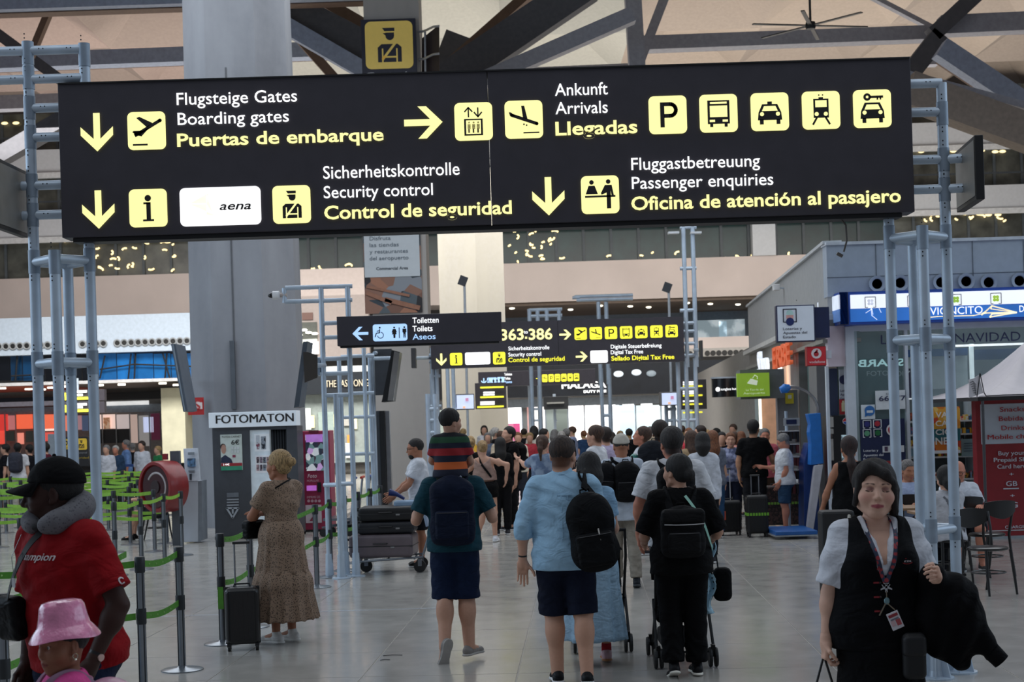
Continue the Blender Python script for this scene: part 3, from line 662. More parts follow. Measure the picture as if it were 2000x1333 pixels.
    def shoes(s, col, sole='dddddd', socks=None, tall=.0, name='shoe', mat=None):
        S = s.S
        for q in ('R', 'L'):
            h_, k_, a_, f_ = s.leg[q]; f_ = nrm(f_); u = nrm(a_*0+V3(0, 0, 1)-f_*f_[2]) if abs(f_[2]) < .95 else V3(0, -1 if f_[2] < 0 else 1, 0)
            if f_[2] < -.5: u = nrm(V3(0, 1, 0)-f_*f_[1]); u = u if u@(k_-a_) > -2 else -u; u = nrm((k_-a_)-f_*((k_-a_)@f_))
            r_ = np.cross(f_, u); Rm = np.stack([r_, f_, u], 1); b = a_-u*.04*s.H
            T = lambda x, y, z: b+Rm@(V3(x, y, z)*S)
            up_ = [el(T(0, -.028, .042), V3(.036, .045, .042)*S, .02, Rm), rc(T(0, -.03, .03), T(.0, .13, .026), .032*S, .03*S, .03), el(T(0, .14, .026), V3(.042, .05, .028)*S, .03, Rm), rc(T(0, -.005, .07), T(0, .07, .045), .03*S, .028*S, .02), rc(a_-u*.01, a_+u*(.02+tall)*S, .038*S, .04*S, .02),
                   half(-u, -(u@T(0, 0, .012)), .004)]
            o = blob(name, up_, max(.005, s.h*.6), mat or cloth_mat(col, rough=.5, bump=.05), s.o)
            so = [el(T(0, -.03, .005), V3(.04, .055, .03)*S, .02, Rm), rc(T(0, -.03, .004), T(0, .13, .004), .036*S, .04*S, .02, None), el(T(0, .14, .005), V3(.047, .056, .03)*S, .02, Rm), half(u, u@T(0, 0, .02), .003), half(-u, -(u@T(0, 0, .0)), .003)]
            blob('sole', so, max(.005, s.h*.6), M(sole, .6), o)
            if socks: blob('sock', [rc(a_-u*.01, a_+nrm(k_-a_)*.06*S, .042*S, .041*S, .01)], max(.006, s.h*.7), cloth_mat(socks), s.o)
    def hair(s, col, kind='short', vol=1., mat=None, extra=None, hl=0.):
        T, E, Rh = s.T, s.E, s.Rh; S = s.hs; w_ = s.wide; v = .012*vol
        p = [E((0, -.016, .036), (.076*w_+v, .094+v, .086+v*1.1), .02)]
        B = lambda c, h_, r=.02, k=.012: sub(rbx(T(*c), V3(h_)*S, r*S, k, Rh))
        face = [B((0, .135, -.045+hl), (.06, .085, .11), .03), B((0, .06, -.14), (.13, .085, .11), .02)]
        ears = [B((q*.08, .0, -.03), (.02, .022, .035), .015, .006) for q in (-1, 1)]
        H_ = lambda z: half(-Rh[:, 2], -(Rh[:, 2]@T(0, 0, z)), .01)
        if kind == 'short': p[0] = E((0, -.014, .04), (.075*w_+v*.9, .092+v*.8, .08+v*1.15), .02); p += face+ears+[H_(-.062)]
        elif kind == 'buzz':
            p = [E((0, -.014, .035), (.076*w_+.004, .094+.004, .086+.005), .02)]+face+ears+[H_(-.05)]
        elif kind == 'bun':
            p = [E((0, -.016, .036), (.076*w_+v*.8, .094+v*.8, .086+v), .02), E((0, -.05, -.02), (.06, .055, .055), .03)]+face+ears+[H_(-.075), E((0, -.13, .03), (.035, .035, .037), .015)]
        elif kind == 'lowbun':
            p = [E((0, -.016, .036), (.076*w_+v*.8, .094+v*.8, .086+v), .02), E((0, -.05, -.02), (.06, .055, .055), .03)]+face+ears+[H_(-.075), E((.0, -.115, -.015), (.042, .04, .045), .02)]
        elif kind == 'pony':
            p = [E((0, -.016, .036), (.076*w_+v*.8, .094+v*.8, .086+v), .02), E((0, -.05, -.02), (.06, .055, .055), .03)]+face+ears+[H_(-.075), E((0, -.115, .03), (.028, .028, .028), .015), rc(T(0, -.12, .03), T(0, -.15, -.06), .026*S, .032*S, .02), rc(T(0, -.15, -.06), T(0, -.125, -.21), .032*S, .012*S, .03)]
        elif kind == 'lowpony':
            p = [E((0, -.016, .036), (.076*w_+v, .094+v, .086+v), .02), E((0, -.055, -.02), (.06, .055, .06), .03)]+face+ears+[rc(T(0, -.09, -.05), T(0, -.13, -.16), .03*S, .042*S, .03), rc(T(0, -.13, -.16), T(0.0, -.12, -.34), .042*S, .022*S, .03)]
        elif kind in ('long', 'bob'):
            L_ = {'long': .3, 'bob': .12}[kind]
            p += [rc(T(0, -.05, 0), T(0, -.075, -L_*.5), .078*S, .085*S, .03, None), rc(T(0, -.075, -L_*.5), T(0, -.085, -L_), .08*S, .05*S, .04)]+[rc(T(q*.065, -.01, .02), T(q*.075, -.0, -.05 if kind == 'bob' else -.14), .026*S, .02*S, .02) for q in (-1, 1)]+[B((0, .135, -.045+hl), (.058, .085, .12), .03), B((0, .1, -.18), (.1, .085, .14), .02)]
        elif kind == 'curly':
            p = [E((0, -.02, .04), (.076*w_+.03, .094+.025, .086+.03), .02), E((0, -.06, -.03), (.07, .06, .06), .03)]+face[:1]+[B((0, .07, -.14), (.13, .085, .1), .02), H_(-.085)]
        if extra: p += extra(s)
        def wr(P):
            n = np.sin(P[:, 0]*160+np.sin(P[:, 2]*60))*np.sin(P[:, 1]*150+np.sin(P[:, 2]*45)); a = .0012 if kind != 'curly' else .006
            r = P-s.hc; r /= np.linalg.norm(r, axis=1)[:, None]+1e-6; return r*(a*n)[:, None]
        return blob('hair', p, max(.004, s.hh*.95), mat or hair_mat(col), s.o, wr=wr)
    def eyes_(s, iris='2a1a12'):
        for q in (-1, 1):
            mb = MB(); c = s.T(q*.032, .0742, .0018); r = .0152*s.hs
            mb.ball(c, r, 16, 12); f = s.Rh[:, 1]; mb.mi(1); x, y, _ = basis(f)
            for rr, hh, k in ((.0062, .0142, 1), (.0027, .0150, 2)):
                mb.mi(k); mb.tube([Vector(c)+Vector(f)*hh*s.hs*.93, Vector(c)+Vector(f)*(hh+.0012)*s.hs*.99], [rr*s.hs, rr*.8*s.hs], 14)
            mb.build('eye', [M('d8d2cc', .25), M(iris, .2), M('050505', .1)], s.o, True)
    def acc(s, name, label, cat, group=None):
        return tag(empty(name, s.loc, s.yaw), label, cat, group)
    def W(s, p): return s.loc+Matrix.Rotation(s.yaw, 3, 'Z') @ Vector(p)
def strap(mb, pts, w_=.03, t=.004, nrm_=None, n=4):
    # flat band through points (Catmull-Rom), facing away from the local axis
    P = [Vector(p) for p in pts]; Q = []
    for i in range(len(P)-1):
        p0, p1, p2, p3 = P[max(i-1, 0)], P[i], P[i+1], P[min(i+2, len(P)-1)]
        for k in range(n):
            t_ = k/n; Q.append(.5*((2*p1)+(p2-p0)*t_+(2*p0-5*p1+4*p2-p3)*t_*t_+(3*p1-p0-3*p2+p3)*t_**3))
    Q.append(P[-1]); V = []
    for i, q in enumerate(Q):
        d = (Q[min(i+1, len(Q)-1)]-Q[max(i-1, 0)]).normalized(); no = Vector(nrm_(q)) if nrm_ else Vector((q.x, q.y, 0)); no = (no-d*no.dot(d)); no = no.normalized() if no.length > 1e-5 else basis(d)[0]
        sd = d.cross(no)
        for a, b in ((-1, 0), (1, 0), (1, 1), (-1, 1)): V.append(q+sd*a*w_/2+no*b*t)
    F = [(i*4+k, i*4+(k+1) % 4, (i+1)*4+(k+1) % 4, (i+1)*4+k) for i in range(len(Q)-1) for k in range(4)]+[(3, 2, 1, 0), tuple(len(Q)*4-4+k for k in range(4))]
    return mb._add(V, F)
# ------------------------------------------------------------------ the hall
rnd = random.Random(11)
def zx(px, py, d): p = PX(px, py, d); return p.x, p.z
def slab(name, px0, px1, y0, y1, d, th, mat, parent=None, **k):
    # frontal upright block: photo columns px0..px1, rows y0 (top)..y1 measured at its middle column; d = depth of its front face
    m = (px0+px1)/2; x0 = PX(px0, (y0+y1)/2, d).x; x1 = PX(px1, (y0+y1)/2, d).x; z1 = PX(m, y0, d).z; z0 = PX(m, y1, d).z
    return MB().bx(x0, x1, d, d+th, z0, z1).build(name, mat, parent, **k)
# floor: slab and polished terrazzo tiles
floor = MB().bx(-32, 32, 3, 82, -.2, -.004).build('floor', M('aaa6a0', .3, kind='floor', noise=.05), kind='structure')
tm = M('aaa7a1', .14, kind='floor', noise=.05)
tb = MB(); TW, TL, gp = 1.2, 1.25, .005
tb.bx(-TW/2+gp, TW/2-gp, -TL/2+gp, TL/2-gp, -.02, 0)
tile0 = None; fr_ = Matrix.Rotation(R(-2.6), 3, 'Z'); cnt = 0
cand = []
for j in range(-2, 40):
    for i in range(-16, 17):
        c = fr_ @ Vector((i*TW+.05, 9.9+j*TL, 0))
        if c.y < 8 or c.y > 45: continue
        px = 1000+(c.x)*FOC/c.y
        if -140 < px < 2140: cand.append((c.y, c))
cand.sort(key=lambda t: t[0])
for _, c in cand[:298]:
    if tile0 is None: tile0 = tb.build('floor_tile', tm, floor, bevel=.0015, seg=1); t_ = tile0
    else: t_ = tile0.copy(); COL.objects.link(t_)
    t_.location = c; t_.rotation_euler = (0, 0, R(-2.6)+rnd.choice((0, math.pi)))
ymax = cand[297][0]
MB().bx(-32, 32, ymax+.4, 82, -.003, 0).build('floor_surface', tm, floor)
# pale expansion strip across the floor
MB().bx(-9, -.8, 16.05, 16.12, 0, .002).build('trim_1', M('cfd3d6', .25, .6), kind='structure')
# ---- far facade, d = 70
DF = 70
def hz(py1000, d=DF): return CAMZ+(HY-py1000)*d/FOC   # height of a row given at column 1000
beige = M('d3c6c0', .8, noise=.04, scale=.6); paleb = M('a9b0b8', .7, noise=.04); white = M('c9cdd2', .6, noise=.03)
glassT = M('14302f', .3, noise=.3, scale=1.2); glassG = M('55564f', .3, noise=.35, scale=1.5); mull = M('4d5459', .5)
XL, XR = -28, 30
wb = root('wall_back', (0, DF, 0), kind='structure')
MB().bx(XL, XR, DF+10, DF+10.4, 0, 22).build('wall_core', M('6d6a66', .8), wb)
MB().bx(XL, XR, DF, DF+3, hz(592), hz(515)).build('wall_band', beige, wb)
for a, b, m_ in ((443, 393, white), (318, 268, white)):
    MB().bx(XL, XR, DF-.4, DF+2, hz(a), hz(b)).build('wall_band', m_, wb)
    MB().bx(XL, XR, DF-.55, DF-.4, hz(a)-.15, hz(a)+.1).build('ledge', M('d5d8da', .5), wb)
    MB().bx(XL, XR, DF-.5, DF-.45, hz(b)+.5, hz(b)+.58).build('rail', M('50565c', .4, .6), wb)
for r_, (a, b) in enumerate(((515, 443), (393, 318), (268, 190))):
    wn = root('window_%d' % (r_+1), (0, DF+.4, hz(a)), kind='structure')
    n = 46; wd = (XR-XL)/n; mbm = MB()
    for i in range(n):
        x0 = XL+i*wd; pxm = 1000+(x0+wd/2)*FOC/DF
        if pxm < -60 or pxm > 2060: continue
        if r_ and 180 < pxm < 1700: continue
        MB().bx(x0+.05, x0+wd-.05, DF+.45, DF+.5, hz(a), hz(b)).build('pane', glassT if (985 < pxm < 1760 and r_ == 0 or 560 < pxm < 860) else glassG, wn)
        mbm.bx(x0-.06, x0+.06, DF+.35, DF+.55, hz(a), hz(b))
    mbm.build('mullion', mull, wn, kind='stuff')
MB().bx(PX(1470, 470, DF-.2).x, PX(1515, 470, DF-.2).x, DF-.2, DF+1, hz(515), hz(443)).build('pier', white, wb)
# warm lamps glowing through the upper glazing
lm = MB()
for cx0, cx1, cy0, cy1, n in ((150, 350, 468, 535, 26), (985, 1090, 450, 512, 22), (1090, 1720, 495, 512, 20), (1800, 1960, 420, 430, 10), (1800, 1990, 175, 178, 4), (1780, 2000, 294, 297, 6), (1800, 2000, 417, 420, 5), (0, 110, 240, 243, 3), (0, 350, 470, 473, 6), (570, 850, 518, 524, 10)):
    for k in range(n):
        p = PX(rnd.uniform(cx0, cx1), rnd.uniform(cy0, cy1), DF+.3); a = rnd.uniform(0, 6.28); r_ = rnd.uniform(.05, .13) if cx1-cx0 < 300 or n > 12 else .09
        if cy1-cy0 < 6: lm.ball(p, (.16, .05, .07), 8, 5)
        else:
            pts = [p+Vector((math.cos(a+t)*r_*1.6, 0, math.sin(a+t)*r_)) for t in (0, .6, 1.2, 1.8)]; lm.tube(pts, .045, 5)
lm.build('pendant_lamp', M('ffe2a8', em=1.6), None, label='warm pendant lamps glowing behind the upper glazing of the far facade', cat='lamps', kind='stuff')
# ---- right part under the band: gallery with downlights, parapet with air nozzles, dark fascia, glazed exit
xr0 = PX(985, 600, DF).x
gal = root('wall_front_gallery', (10, DF, 0), kind='structure')
MB().bx(xr0, XR, DF+.2, DF+9, hz(592)-.15, hz(592)).build('gallery_soffit', M('6b5c50', .7), gal)
MB().bx(xr0, XR, DF+8, DF+8.3, hz(664), hz(592)).build('gallery_wall', M('7c8692', .7), gal)
MB().bx(xr0, XR, DF-.6, DF+.2, hz(705), hz(672)).build('parapet', beige, gal)
MB().bx(xr0, XR, DF-1.0, DF-.6, hz(710), hz(694)).build('nozzle_fascia', M('b4b0aa', .6), gal)
nz = MB()
for i in range(46):
    px = 1180+i*11.2
    if px > 1700: break
    if i % 9 in (7, 8): continue
    p = PX(px, 702-(px-1000)*.0306, DF-1.05); nz.cyl(p, p+Vector((0, .25, 0)), .12, .12, 10)
nz.build('air_nozzle', M('15130f', .5), gal, kind='stuff')
for i in range(9):
    p = PX(1000+i*55+rnd.uniform(-15, 15), 600-i*1.6, DF+1.5); MB().ball((p.x, DF+1+(i % 3), hz(592)-.18), (.13, .13, .05), 8, 5).build('downlight', M('fff2d8', em=4), gal)
# bright gallery rooms
for a, b, y0, y1, c, e in ((1405, 1420, 628, 690, 'e6eef2', .8), (1355, 1455, 625, 664, 'c9d6dc', .55)):
    slab('lit_room', a, b, y0, y1, DF+7, .1, M(c, em=e, kind='blotch', col2='8fa0a8', scale=1.2), gal)
slab('fascia', 728, 1500, 712, 774, DF-2.5, .6, M('15181f', .3, noise=.3, scale=2), gal)
slab('door_header', 860, 1465, 776, 792, DF-1.5, .3, M('aab4bf', .5), gal)
# glowing airside behind the exit doors
dr = root('door_1', (2, DF, 0), kind='structure')
cols = [(880, 905, 'b8c4c4', .5), (905, 925, 'd9dde4', .9), (925, 944, '5c2a35', .15), (944, 964, 'e9dfe6', 1.1), (964, 985, 'ffffff', 1.5), (985, 1020, 'ffffff', 1.6), (1020, 1030, '38302f', .1), (1030, 1042, 'd99a92', .6), (1042, 1066, 'f1e9e4', 1.1), (1066, 1110, '8e9a94', .35), (1110, 1150, 'fbf3ee', 1.4), (1150, 1176, 'f7e6d8', 1.1), (1176, 1210, 'dfe9f2', 1.1), (1210, 1242, 'bfd7ea', .9), (1242, 1292, 'cfdfe2', .8), (1292, 1330, 'e2eaec', 1.0), (1330, 1362, '8fa3b0', .4)]
for a, b, c, e in cols: slab('lit_panel', a, b, 792, 862, DF+4, .1, M(c, em=e*(.8 if e < .8 else 1.45), kind='blotch', col2=c, scale=.8, noise=.1), dr)
slab('lit_panel', 981, 1016, 828, 862, DF+3.5, .1, M('e05a92', em=.8), dr)
for i in range(9): slab('light_box', 1000+i*36, 1022+i*36, 789, 794, DF+3.2, .1, M('ffffff', em=3), dr)
for px in (880, 906, 964, 985, 1020, 1066, 1110, 1142, 1190, 1242, 1292, 1330):
    slab('door_frame', px-1.2, px+1.2, 790, 866, DF-1.2, .12, M('8f9aa5', .4, .5), dr)
    slab('door_pane', px+1.2, px+18, 792, 866, DF-1.15, .02, M('dfeef0', .05, alpha=.12), dr)
slab('dark_doorway', 1390, 1422, 790, 866, DF-2, .2, M('0b0908', .6), dr)
slab('glass_panel', 1422, 1462, 790, 866, DF-2, .2, M('7d9499', .3, em=.1), dr)
# ---- left part: terrace fascia with nozzles, blue glazing, shop arcade (d 62)
DL = 62
lw = root('wall_left_arcade', (-15, DL, 0), kind='structure')
xe = PX(372, 700, DL).x
def hl(py, px=180, d=DL): return PX(px, py, d).z
MB().bx(-26, xe+5, DL, DL+1.2, hl(690), hl(617)).build('terrace_fascia', M('aebccb', .6, noise=.05), lw)
MB().bx(-26, xe+5, DL+1.2, DL+8, hl(617)-.3, hl(617)-.1).build('terrace_floor', M('777777', .7), lw)
for i in range(30):
    px = -2+i*13.6
    if i in (5, 9, 10, 11, 16): continue
    p = PX(px, 668-(px-180)*.0306+4, DL-.02); mb = MB(); mb.torus(p+Vector((0, -.02, 0)), .13, .035, (0, 1, 0), 14, 6); mb.mi(1); mb.cyl(p+Vector((0, .1, 0)), p+Vector((0, -.015, 0)), .12, .12, 14); mb.build('air_nozzle', [M('8d9296', .4), M('0d0c0b', .4)], lw, True)
wn = root('window_4', (-15, DL+.3, hl(745)), kind='structure')
for i, (a, b, c) in enumerate(((-10, 20, '0b0d12'), (20, 44, '0e2a44'), (44, 62, '0f3557'), (62, 88, '11151c'), (88, 122, '0a0b0f'), (122, 160, '0f1217'), (160, 192, '0b0d12'), (192, 228, '1d5a94'), (228, 262, '1f64a4'), (262, 300, '1d5f9c'), (300, 334, '1f639f'), (334, 374, '1a588f'))):
    slab('pane', a+.8, b-.8, 691, 744, DL+.5, .04, M(c, .1, noise=.15, scale=1.5, coat=.3, em=.35), wn)  # outdoor reflection put into the pane colours, with a faint glow
for pts in (((195, 740), (205, 695)), ((195, 722), (262, 712)), ((262, 712), (374, 716)), ((262, 744), (265, 691)), ((250, 744), (256, 691)), ((322, 744), (326, 691)), ((333, 744), (318, 691)), ((22, 735), (60, 733)), ((30, 744), (34, 691))):
    MB().tube([PX(*p, DL+.3) for p in pts], .035, 6).build('cable', M('0a0c10', .6), wn)
MB().bx(-26, xe+5, DL-.3, DL+.2, hl(750), hl(744)).build('canopy_edge', M('c3c3c4', .4), lw)
MB().bx(-26, xe+5, DL+.2, DL+9, hl(749), hl(746)).build('canopy_soffit', M('6f6259', .6), lw)
MB().bx(-26, PX(95, 800, DL).x, DL+1, DL+9, hl(750), hl(748)).build('canopy_soffit', M('b5573a', .6), lw)
for px, dy in ((4, 1), (56, 5), (125, 1.5), (100, 3), (195, 1), (238, 1), (318, 1), (345, 6), (82, 7)):
    d_ = DL+.8+dy*.6; z = hl(751); mb = MB(); x = PX(px, 760, d_).x; mb.cyl((x, d_, z+.03), (x, d_, z-.04), .16, .16, 12); mb.build('downlight', M('fff4e0', em=4), lw)
D2 = DL+9
sh = root('shopfront_arcade', (-15, D2, 0), kind='structure')
slab('shop_back_wall', -30, 560, 750, 905, D2+.3, .2, M('8d8a86', .6), sh)
slab('header', 190, 380, 765, 780, D2-.2, .2, M('16181c', .4), sh); slab('header', -30, 190, 776, 784, D2-.2, .2, M('1b2a3a', .4), sh)
slab('light_strip', 204, 290, 784, 792, D2-.3, .1, M('f0f2f2', em=.7), sh); slab('header_band', -30, 380, 793, 808, D2-.1, .1, M('8793a0', .5), sh)
slab('light_band', -30, 190, 784, 793, D2-.3, .1, M('b9bccb', em=.15), sh)
for a, b, y0, y1, c, e in ((-5, 15, 810, 842, 'e0403a', .9), (15, 30, 812, 840, 'd98a8a', .6), (30, 66, 810, 838, 'ff6f4d', .95), (66, 84, 810, 838, 'ef5a45', .8), (84, 108, 810, 838, 'ff7a58', .95), (-5, 10, 842, 868, 'ff5a4a', .8), (34, 46, 846, 868, 'ff9a86', .9), (84, 106, 838, 842, 'ffe6d8', 1.2), (84, 105, 845, 862, 'f0645a', .8), (125, 135, 812, 842, 'ff8a70', .8), (148, 160, 812, 840, 'c99aa4', .5), (160, 172, 812, 842, '5d6f92', .4), (192, 225, 810, 838, 'f6d9cd', .95), (225, 255, 810, 838, 'd9cbc9', .7), (255, 268, 810, 866, 'd9bfb4', .6), (270, 292, 812, 872, 'b9b6b4', .4), (280, 300, 815, 845, 'c3cce6', .8), (295, 312, 808, 860, '6c2b49', .3), (325, 352, 810, 870, 'a7a79c', .2), (12, 28, 842, 862, '55605c', .1), (50, 64, 842, 864, '55605c', .1)):
    slab('lit_display', a, b, y0, y1, D2-.15-(.05 if e > .85 else 0), .08, M(c, em=e*.75, kind='blotch', col2=c, scale=1.5, noise=.12), sh)
slab('display_sculpture', 202, 214, 816, 838, D2-.4, .1, M('c98a63', em=.3, kind='blotch', col2='e8c2a4'), sh)
slab('dark_panel', 192, 253, 839, 866, D2-.2, .1, M('1c1c1f', .4), sh)
for px in (10, 31, 66, 84, 108, 192, 200, 227, 254, 270, 292): slab('shop_mullion', px-.8, px+.8, 808, 900, D2-.35, .1, M('9aa0a6', .4), sh)
slab('pillar_1', 316, 362, 758, 905, DL+1, 2.2, M('c2bfa6', .6, noise=.08, scale=2), kind='structure')
# ---- middle part left of the second column: shop window behind a beige wall
DM = 60
mw = root('wall_middle', (-5, DM, 0), kind='structure')
slab('wall_panel', 560, 720, 525, 700, DM, .5, M('8f8580', .8, noise=.04), mw)
for a, b in ((567, 586), (590, 611)): slab('vent_grille', a, b, 611, 625, DM-.05, .1, M('4a332c', .6, kind='stripes', par=(0, .12, [(0, '2a1b17'), (.5, '5b4038')])), mw)
slab('lit_opening', 567, 619, 632, 692, DM-.04, .1, M('a8b09c', em=.25, kind='blotch', col2='d8ddd0', scale=1.5), mw)
slab('lit_opening', 595, 622, 668, 692, DM-.1, .1, M('ffffff', em=1.6), mw)
slab('lit_opening', 567, 619, 630, 662, DM-.08, .05, M('3f423c', .5), mw)
for px, py in ((572, 641), (583, 643), (594, 645), (603, 650), (585, 655), (615, 652), (575, 661)): MB().ball(PX(px, py, DM-.15), (.13, .05, .05), 8, 5).build('downlight', M('fff8e8', em=4), mw)
slab('dark_fascia', 567, 728, 728, 770, DM-.5, .4, M('1a1f25', .4), mw)
slab('pale_ledge', 567, 728, 716, 728, DM-.5, .3, M('b9bcbc', .6), mw)
slab('lower_shopfront', 567, 728, 770, 905, DM, .3, M('8a938f', .4), mw)
for a, b, y0, y1, c, e in ((585, 607, 798, 840, 'cfd6d0', .4), (607, 614, 812, 836, 'f3e2a0', 1.2), (622, 652, 805, 860, '93a39b', .15), (652, 660, 810, 835, 'f1e6a6', 1.3), (668, 686, 812, 832, 'a9a79f', .2), (690, 697, 812, 838, 'f7ecb2', 1.3), (678, 692, 850, 866, 'e88a3a', .4), (675, 690, 866, 895, 'd5d5d5', .2)):
    slab('lit_display', a, b, y0, y1, DM-.1, .05, M(c, em=e*.7), mw)
text('THE FASHION GALLERY', front(DM-.52), *zx(636, 757, DM-.52), 14*DM/FOC, M('d9cdb2', .5), width=(760-636)*DM/FOC, parent=mw, off=.02, t=.05)
# ---- ceiling: stretched fabric bays between steel box beams
ce = root('ceiling', (0, 55, 16), kind='structure')
fab = [M('b5a096', .9, noise=.04), M('a8978d', .9, noise=.04), M('aeada5', .9, noise=.04), M('c0beb4', .9, noise=.04), M('b8a99b', .9, noise=.04), M('afa195', .9, noise=.04)]
zc = hz(188)
nb_ = 12; xs = [-30+i*5 for i in range(nb_+1)]
for i in range(nb_):
    for j in range(5):
        y0, y1 = 38+j*7, 45+j*7; a, b = xs[i], xs[i+1]; c = Vector(((a+b)/2, (y0+y1)/2, zc+1.5)); z0 = zc-.3*(j-2)
        P = [Vector((a, y0, zc)), Vector((b, y0, zc)), Vector((b, y1, zc)), Vector((a, y1, zc))]; m_ = MB()
        m_._add(P+[c], [(0, 1, 4), (1, 2, 4), (2, 3, 4), (3, 0, 4)]); k = 0 if a < -12 else 2 if a < 2 else 4
        m_.build('fabric_panel', fab[k+(i+j) % 2], ce)
steelL = M('9aa3b6', .8); steelD = M('55555a', .8); steelB = M('6e584a', .8); steelG = M('9c9ca4', .8)
def cb(px0, py0, d0, px1, py1, d1, w_, h_, m_): MB().beam(PX(px0, py0, d0), PX(px1, py1, d1), w_, h_).build('ceiling_beam', m_, ce)
cb(-60, 12, 45, 720, -14, 45, .6, .42, steelL); cb(-60, 29, 45.3, 720, 3, 45.3, .5, .14, steelB)
cb(-60, 125, 52, 720, 96, 52, .6, .5, steelL); cb(-60, 138, 52.3, 720, 109, 52.3, .5, .12, steelB)
cb(-60, 205, 56, 380, 190, 56, .6, .5, steelG)
cb(-40, 40, 50, 130, 165, 50, .5, .35, steelD); cb(60, 110, 49, 110, -10, 49, .3, .2, steelB)
cb(-40, 330, 48, 125, 235, 48, .6, .5, steelD)
cb(540, 5, 47, 760, 120, 47, .6, .95, steelD); cb(540, 40, 46.5, 800, 190, 46.5, .4, .5, steelL); cb(590, -20, 48, 780, 90, 48, .5, .35, steelB)
cb(580, 70, 50, 660, 160, 50, .4, .3, steelB)
cb(855, 170, 47, 1150, -30, 47, .7, 1.0, steelD); cb(880, 185, 46, 1235, 30, 46, .5, .45, steelG); cb(840, 160, 49, 1100, -70, 49, .6, .3, steelB)
cb(1235, -20, 48, 1245, 150, 48, .5, .5, steelG); cb(860, 175, 50.5, 900, 70, 50.5, .3, 1.0, steelD)
cb(1240, 88, 50, 1830, 66, 50, .6, .45, steelG); cb(1240, 100, 50.2, 1830, 78, 50.2, .5, .08, steelB)
cb(1240, 140, 54, 1830, 120, 54, .5, .3, steelG); cb(880, 150, 54, 1250, 134, 54, .5, .3, steelG)
cb(1300, -10, 49, 1250, 120, 49, .4, .3, steelG)
cb(1820, 70, 49, 1960, -60, 49, .6, .5, steelD); cb(1835, 70, 49, 1740, 190, 49, .6, .6, steelD); cb(1835, 52, 49.5, 2060, 42, 49.5, .6, .6, steelG); cb(1835, 66, 49.6, 2060, 60, 49.6, .5, .08, steelB)
cb(1835, 95, 47, 2060, 245, 47, .6, .6, steelL); cb(1835, 115, 47.2, 2060, 265, 47.2, .5, .2, steelB)
cb(1770, 175, 44, 2060, 280, 44, .8, .95, M('85796f', .8)); cb(1700, 130, 44.5, 2060, 225, 44.5, .5, .2, steelG)
cb(1600, -60, 52, 1830, 60, 52, .3, .15, steelG); cb(1230, -20, 51, 1500, -30, 51, .4, .3, steelG)
# big ceiling fan
d = 44; c = PX(1583, 50, d); fan = root('ceiling_fan', c, 'large dark ceiling fan with long thin blades hanging high under the roof', 'fan')
MB().cyl(c, c+Vector((0, 0, 2.2)), .035, .035, 8).build('rod', M('1b1b1c', .5), fan)
MB().lathe([(.0, .12), (.13, .1), (.16, 0), (.13, -.1), (0, -.12)], c, 16).build('hub', M('151515', .5), fan, True)
for i in range(6):
    a = R(60*i+12); v = Vector((math.cos(a), math.sin(a), 0)); MB().beam(c+v*.1, c+v*1.75, .11, .03).build('blade', M('3a3734', .5), fan)
# ---- columns
conc = M('8f9196', .75, kind='concrete', noise=.16, scale=1.1, col2='6e7077', bump=.1)
d = 30; colm = root('pillar_2', PX(470, 1040, d), kind='structure')
xa, xb = PX(362, 700, d).x, PX(572, 700, d).x; w_ = xb-xa; cx = (xa+xb)/2; mb = MB()
def oct_(w, dd, ch): return [(-w/2+ch, 0), (w/2-ch, 0), (w/2, ch), (w/2, dd-ch), (w/2-ch, dd), (-w/2+ch, dd), (-w/2, dd-ch), (-w/2, ch)]
for z0, z1, s0, s1 in ((0, 11, 1.03, .96),):
    P = [Vector((cx+x*s0, d+y, z0)) for x, y in oct_(w_, 2.0, .55)]+[Vector((cx+x*s1, d+y, z1)) for x, y in oct_(w_, 2.0, .55)]
    mb._add(P, [tuple(range(8))[::-1], tuple(range(8, 16))]+[(i, (i+1) % 8, 8+(i+1) % 8, 8+i) for i in range(8)])
mb.build('column_shaft', conc, colm)
MB().bx(PX(451, 730, d).x, PX(460, 730, d).x, d-.06, d, PX(455, 800, d).z, PX(455, 666, d).z).build('conduit', M('545a61', .5), colm)
MB().bx(PX(446, 300, d).x-.015, PX(446, 300, d).x+.015, d-.01, d, 2.5, 9).build('column_joint', M('5b5d61', .8), colm)
slab('fire_sign', 367, 398, 777, 811, d-.02, .02, M('b92b2b', .5), colm)
for a, b in ((370, 380), (383, 395)): slab('sign_symbol', a, b, 781, 800, d-.03, .01, M('e9dcd8', .5, kind='scribble', col2='b92b2b', scale=6), colm)
d = 43; c2 = root('pillar_3', PX(765, 900, d), kind='structure')
MB().bx(PX(711, 60, d).x, PX(819, 60, d).x, d, d+1.6, 0, 18).build('column_shaft', M('b2aca6', .7, kind='concrete', noise=.08, scale=1, col2='a09a95'), c2)
d = 52; mb = MB(); a = PX(856, 600, d); b = PX(932, 600, d); c = PX(986, 600, d)
P = [(a.x, d+1.0), (b.x, d), (c.x, d+.9), ((a.x+c.x)/2, d+2.4)]
mb._add([Vector((x, y, 0)) for x, y in P]+[Vector((x, y, 10.6)) for x, y in P], [(3, 2, 1, 0), (4, 5, 6, 7)]+[(i, (i+1) % 4, 4+(i+1) % 4, 4+i) for i in range(4)])
mb.build('pillar_4', M('8c887d', .7, kind='concrete', noise=.1, scale=1.2, col2='8f8c86'), kind='structure')
slab('wall_segment_middle', 826, 990, 800, 870, 56, .3, M('95a09a', .3, noise=.1), kind='structure')
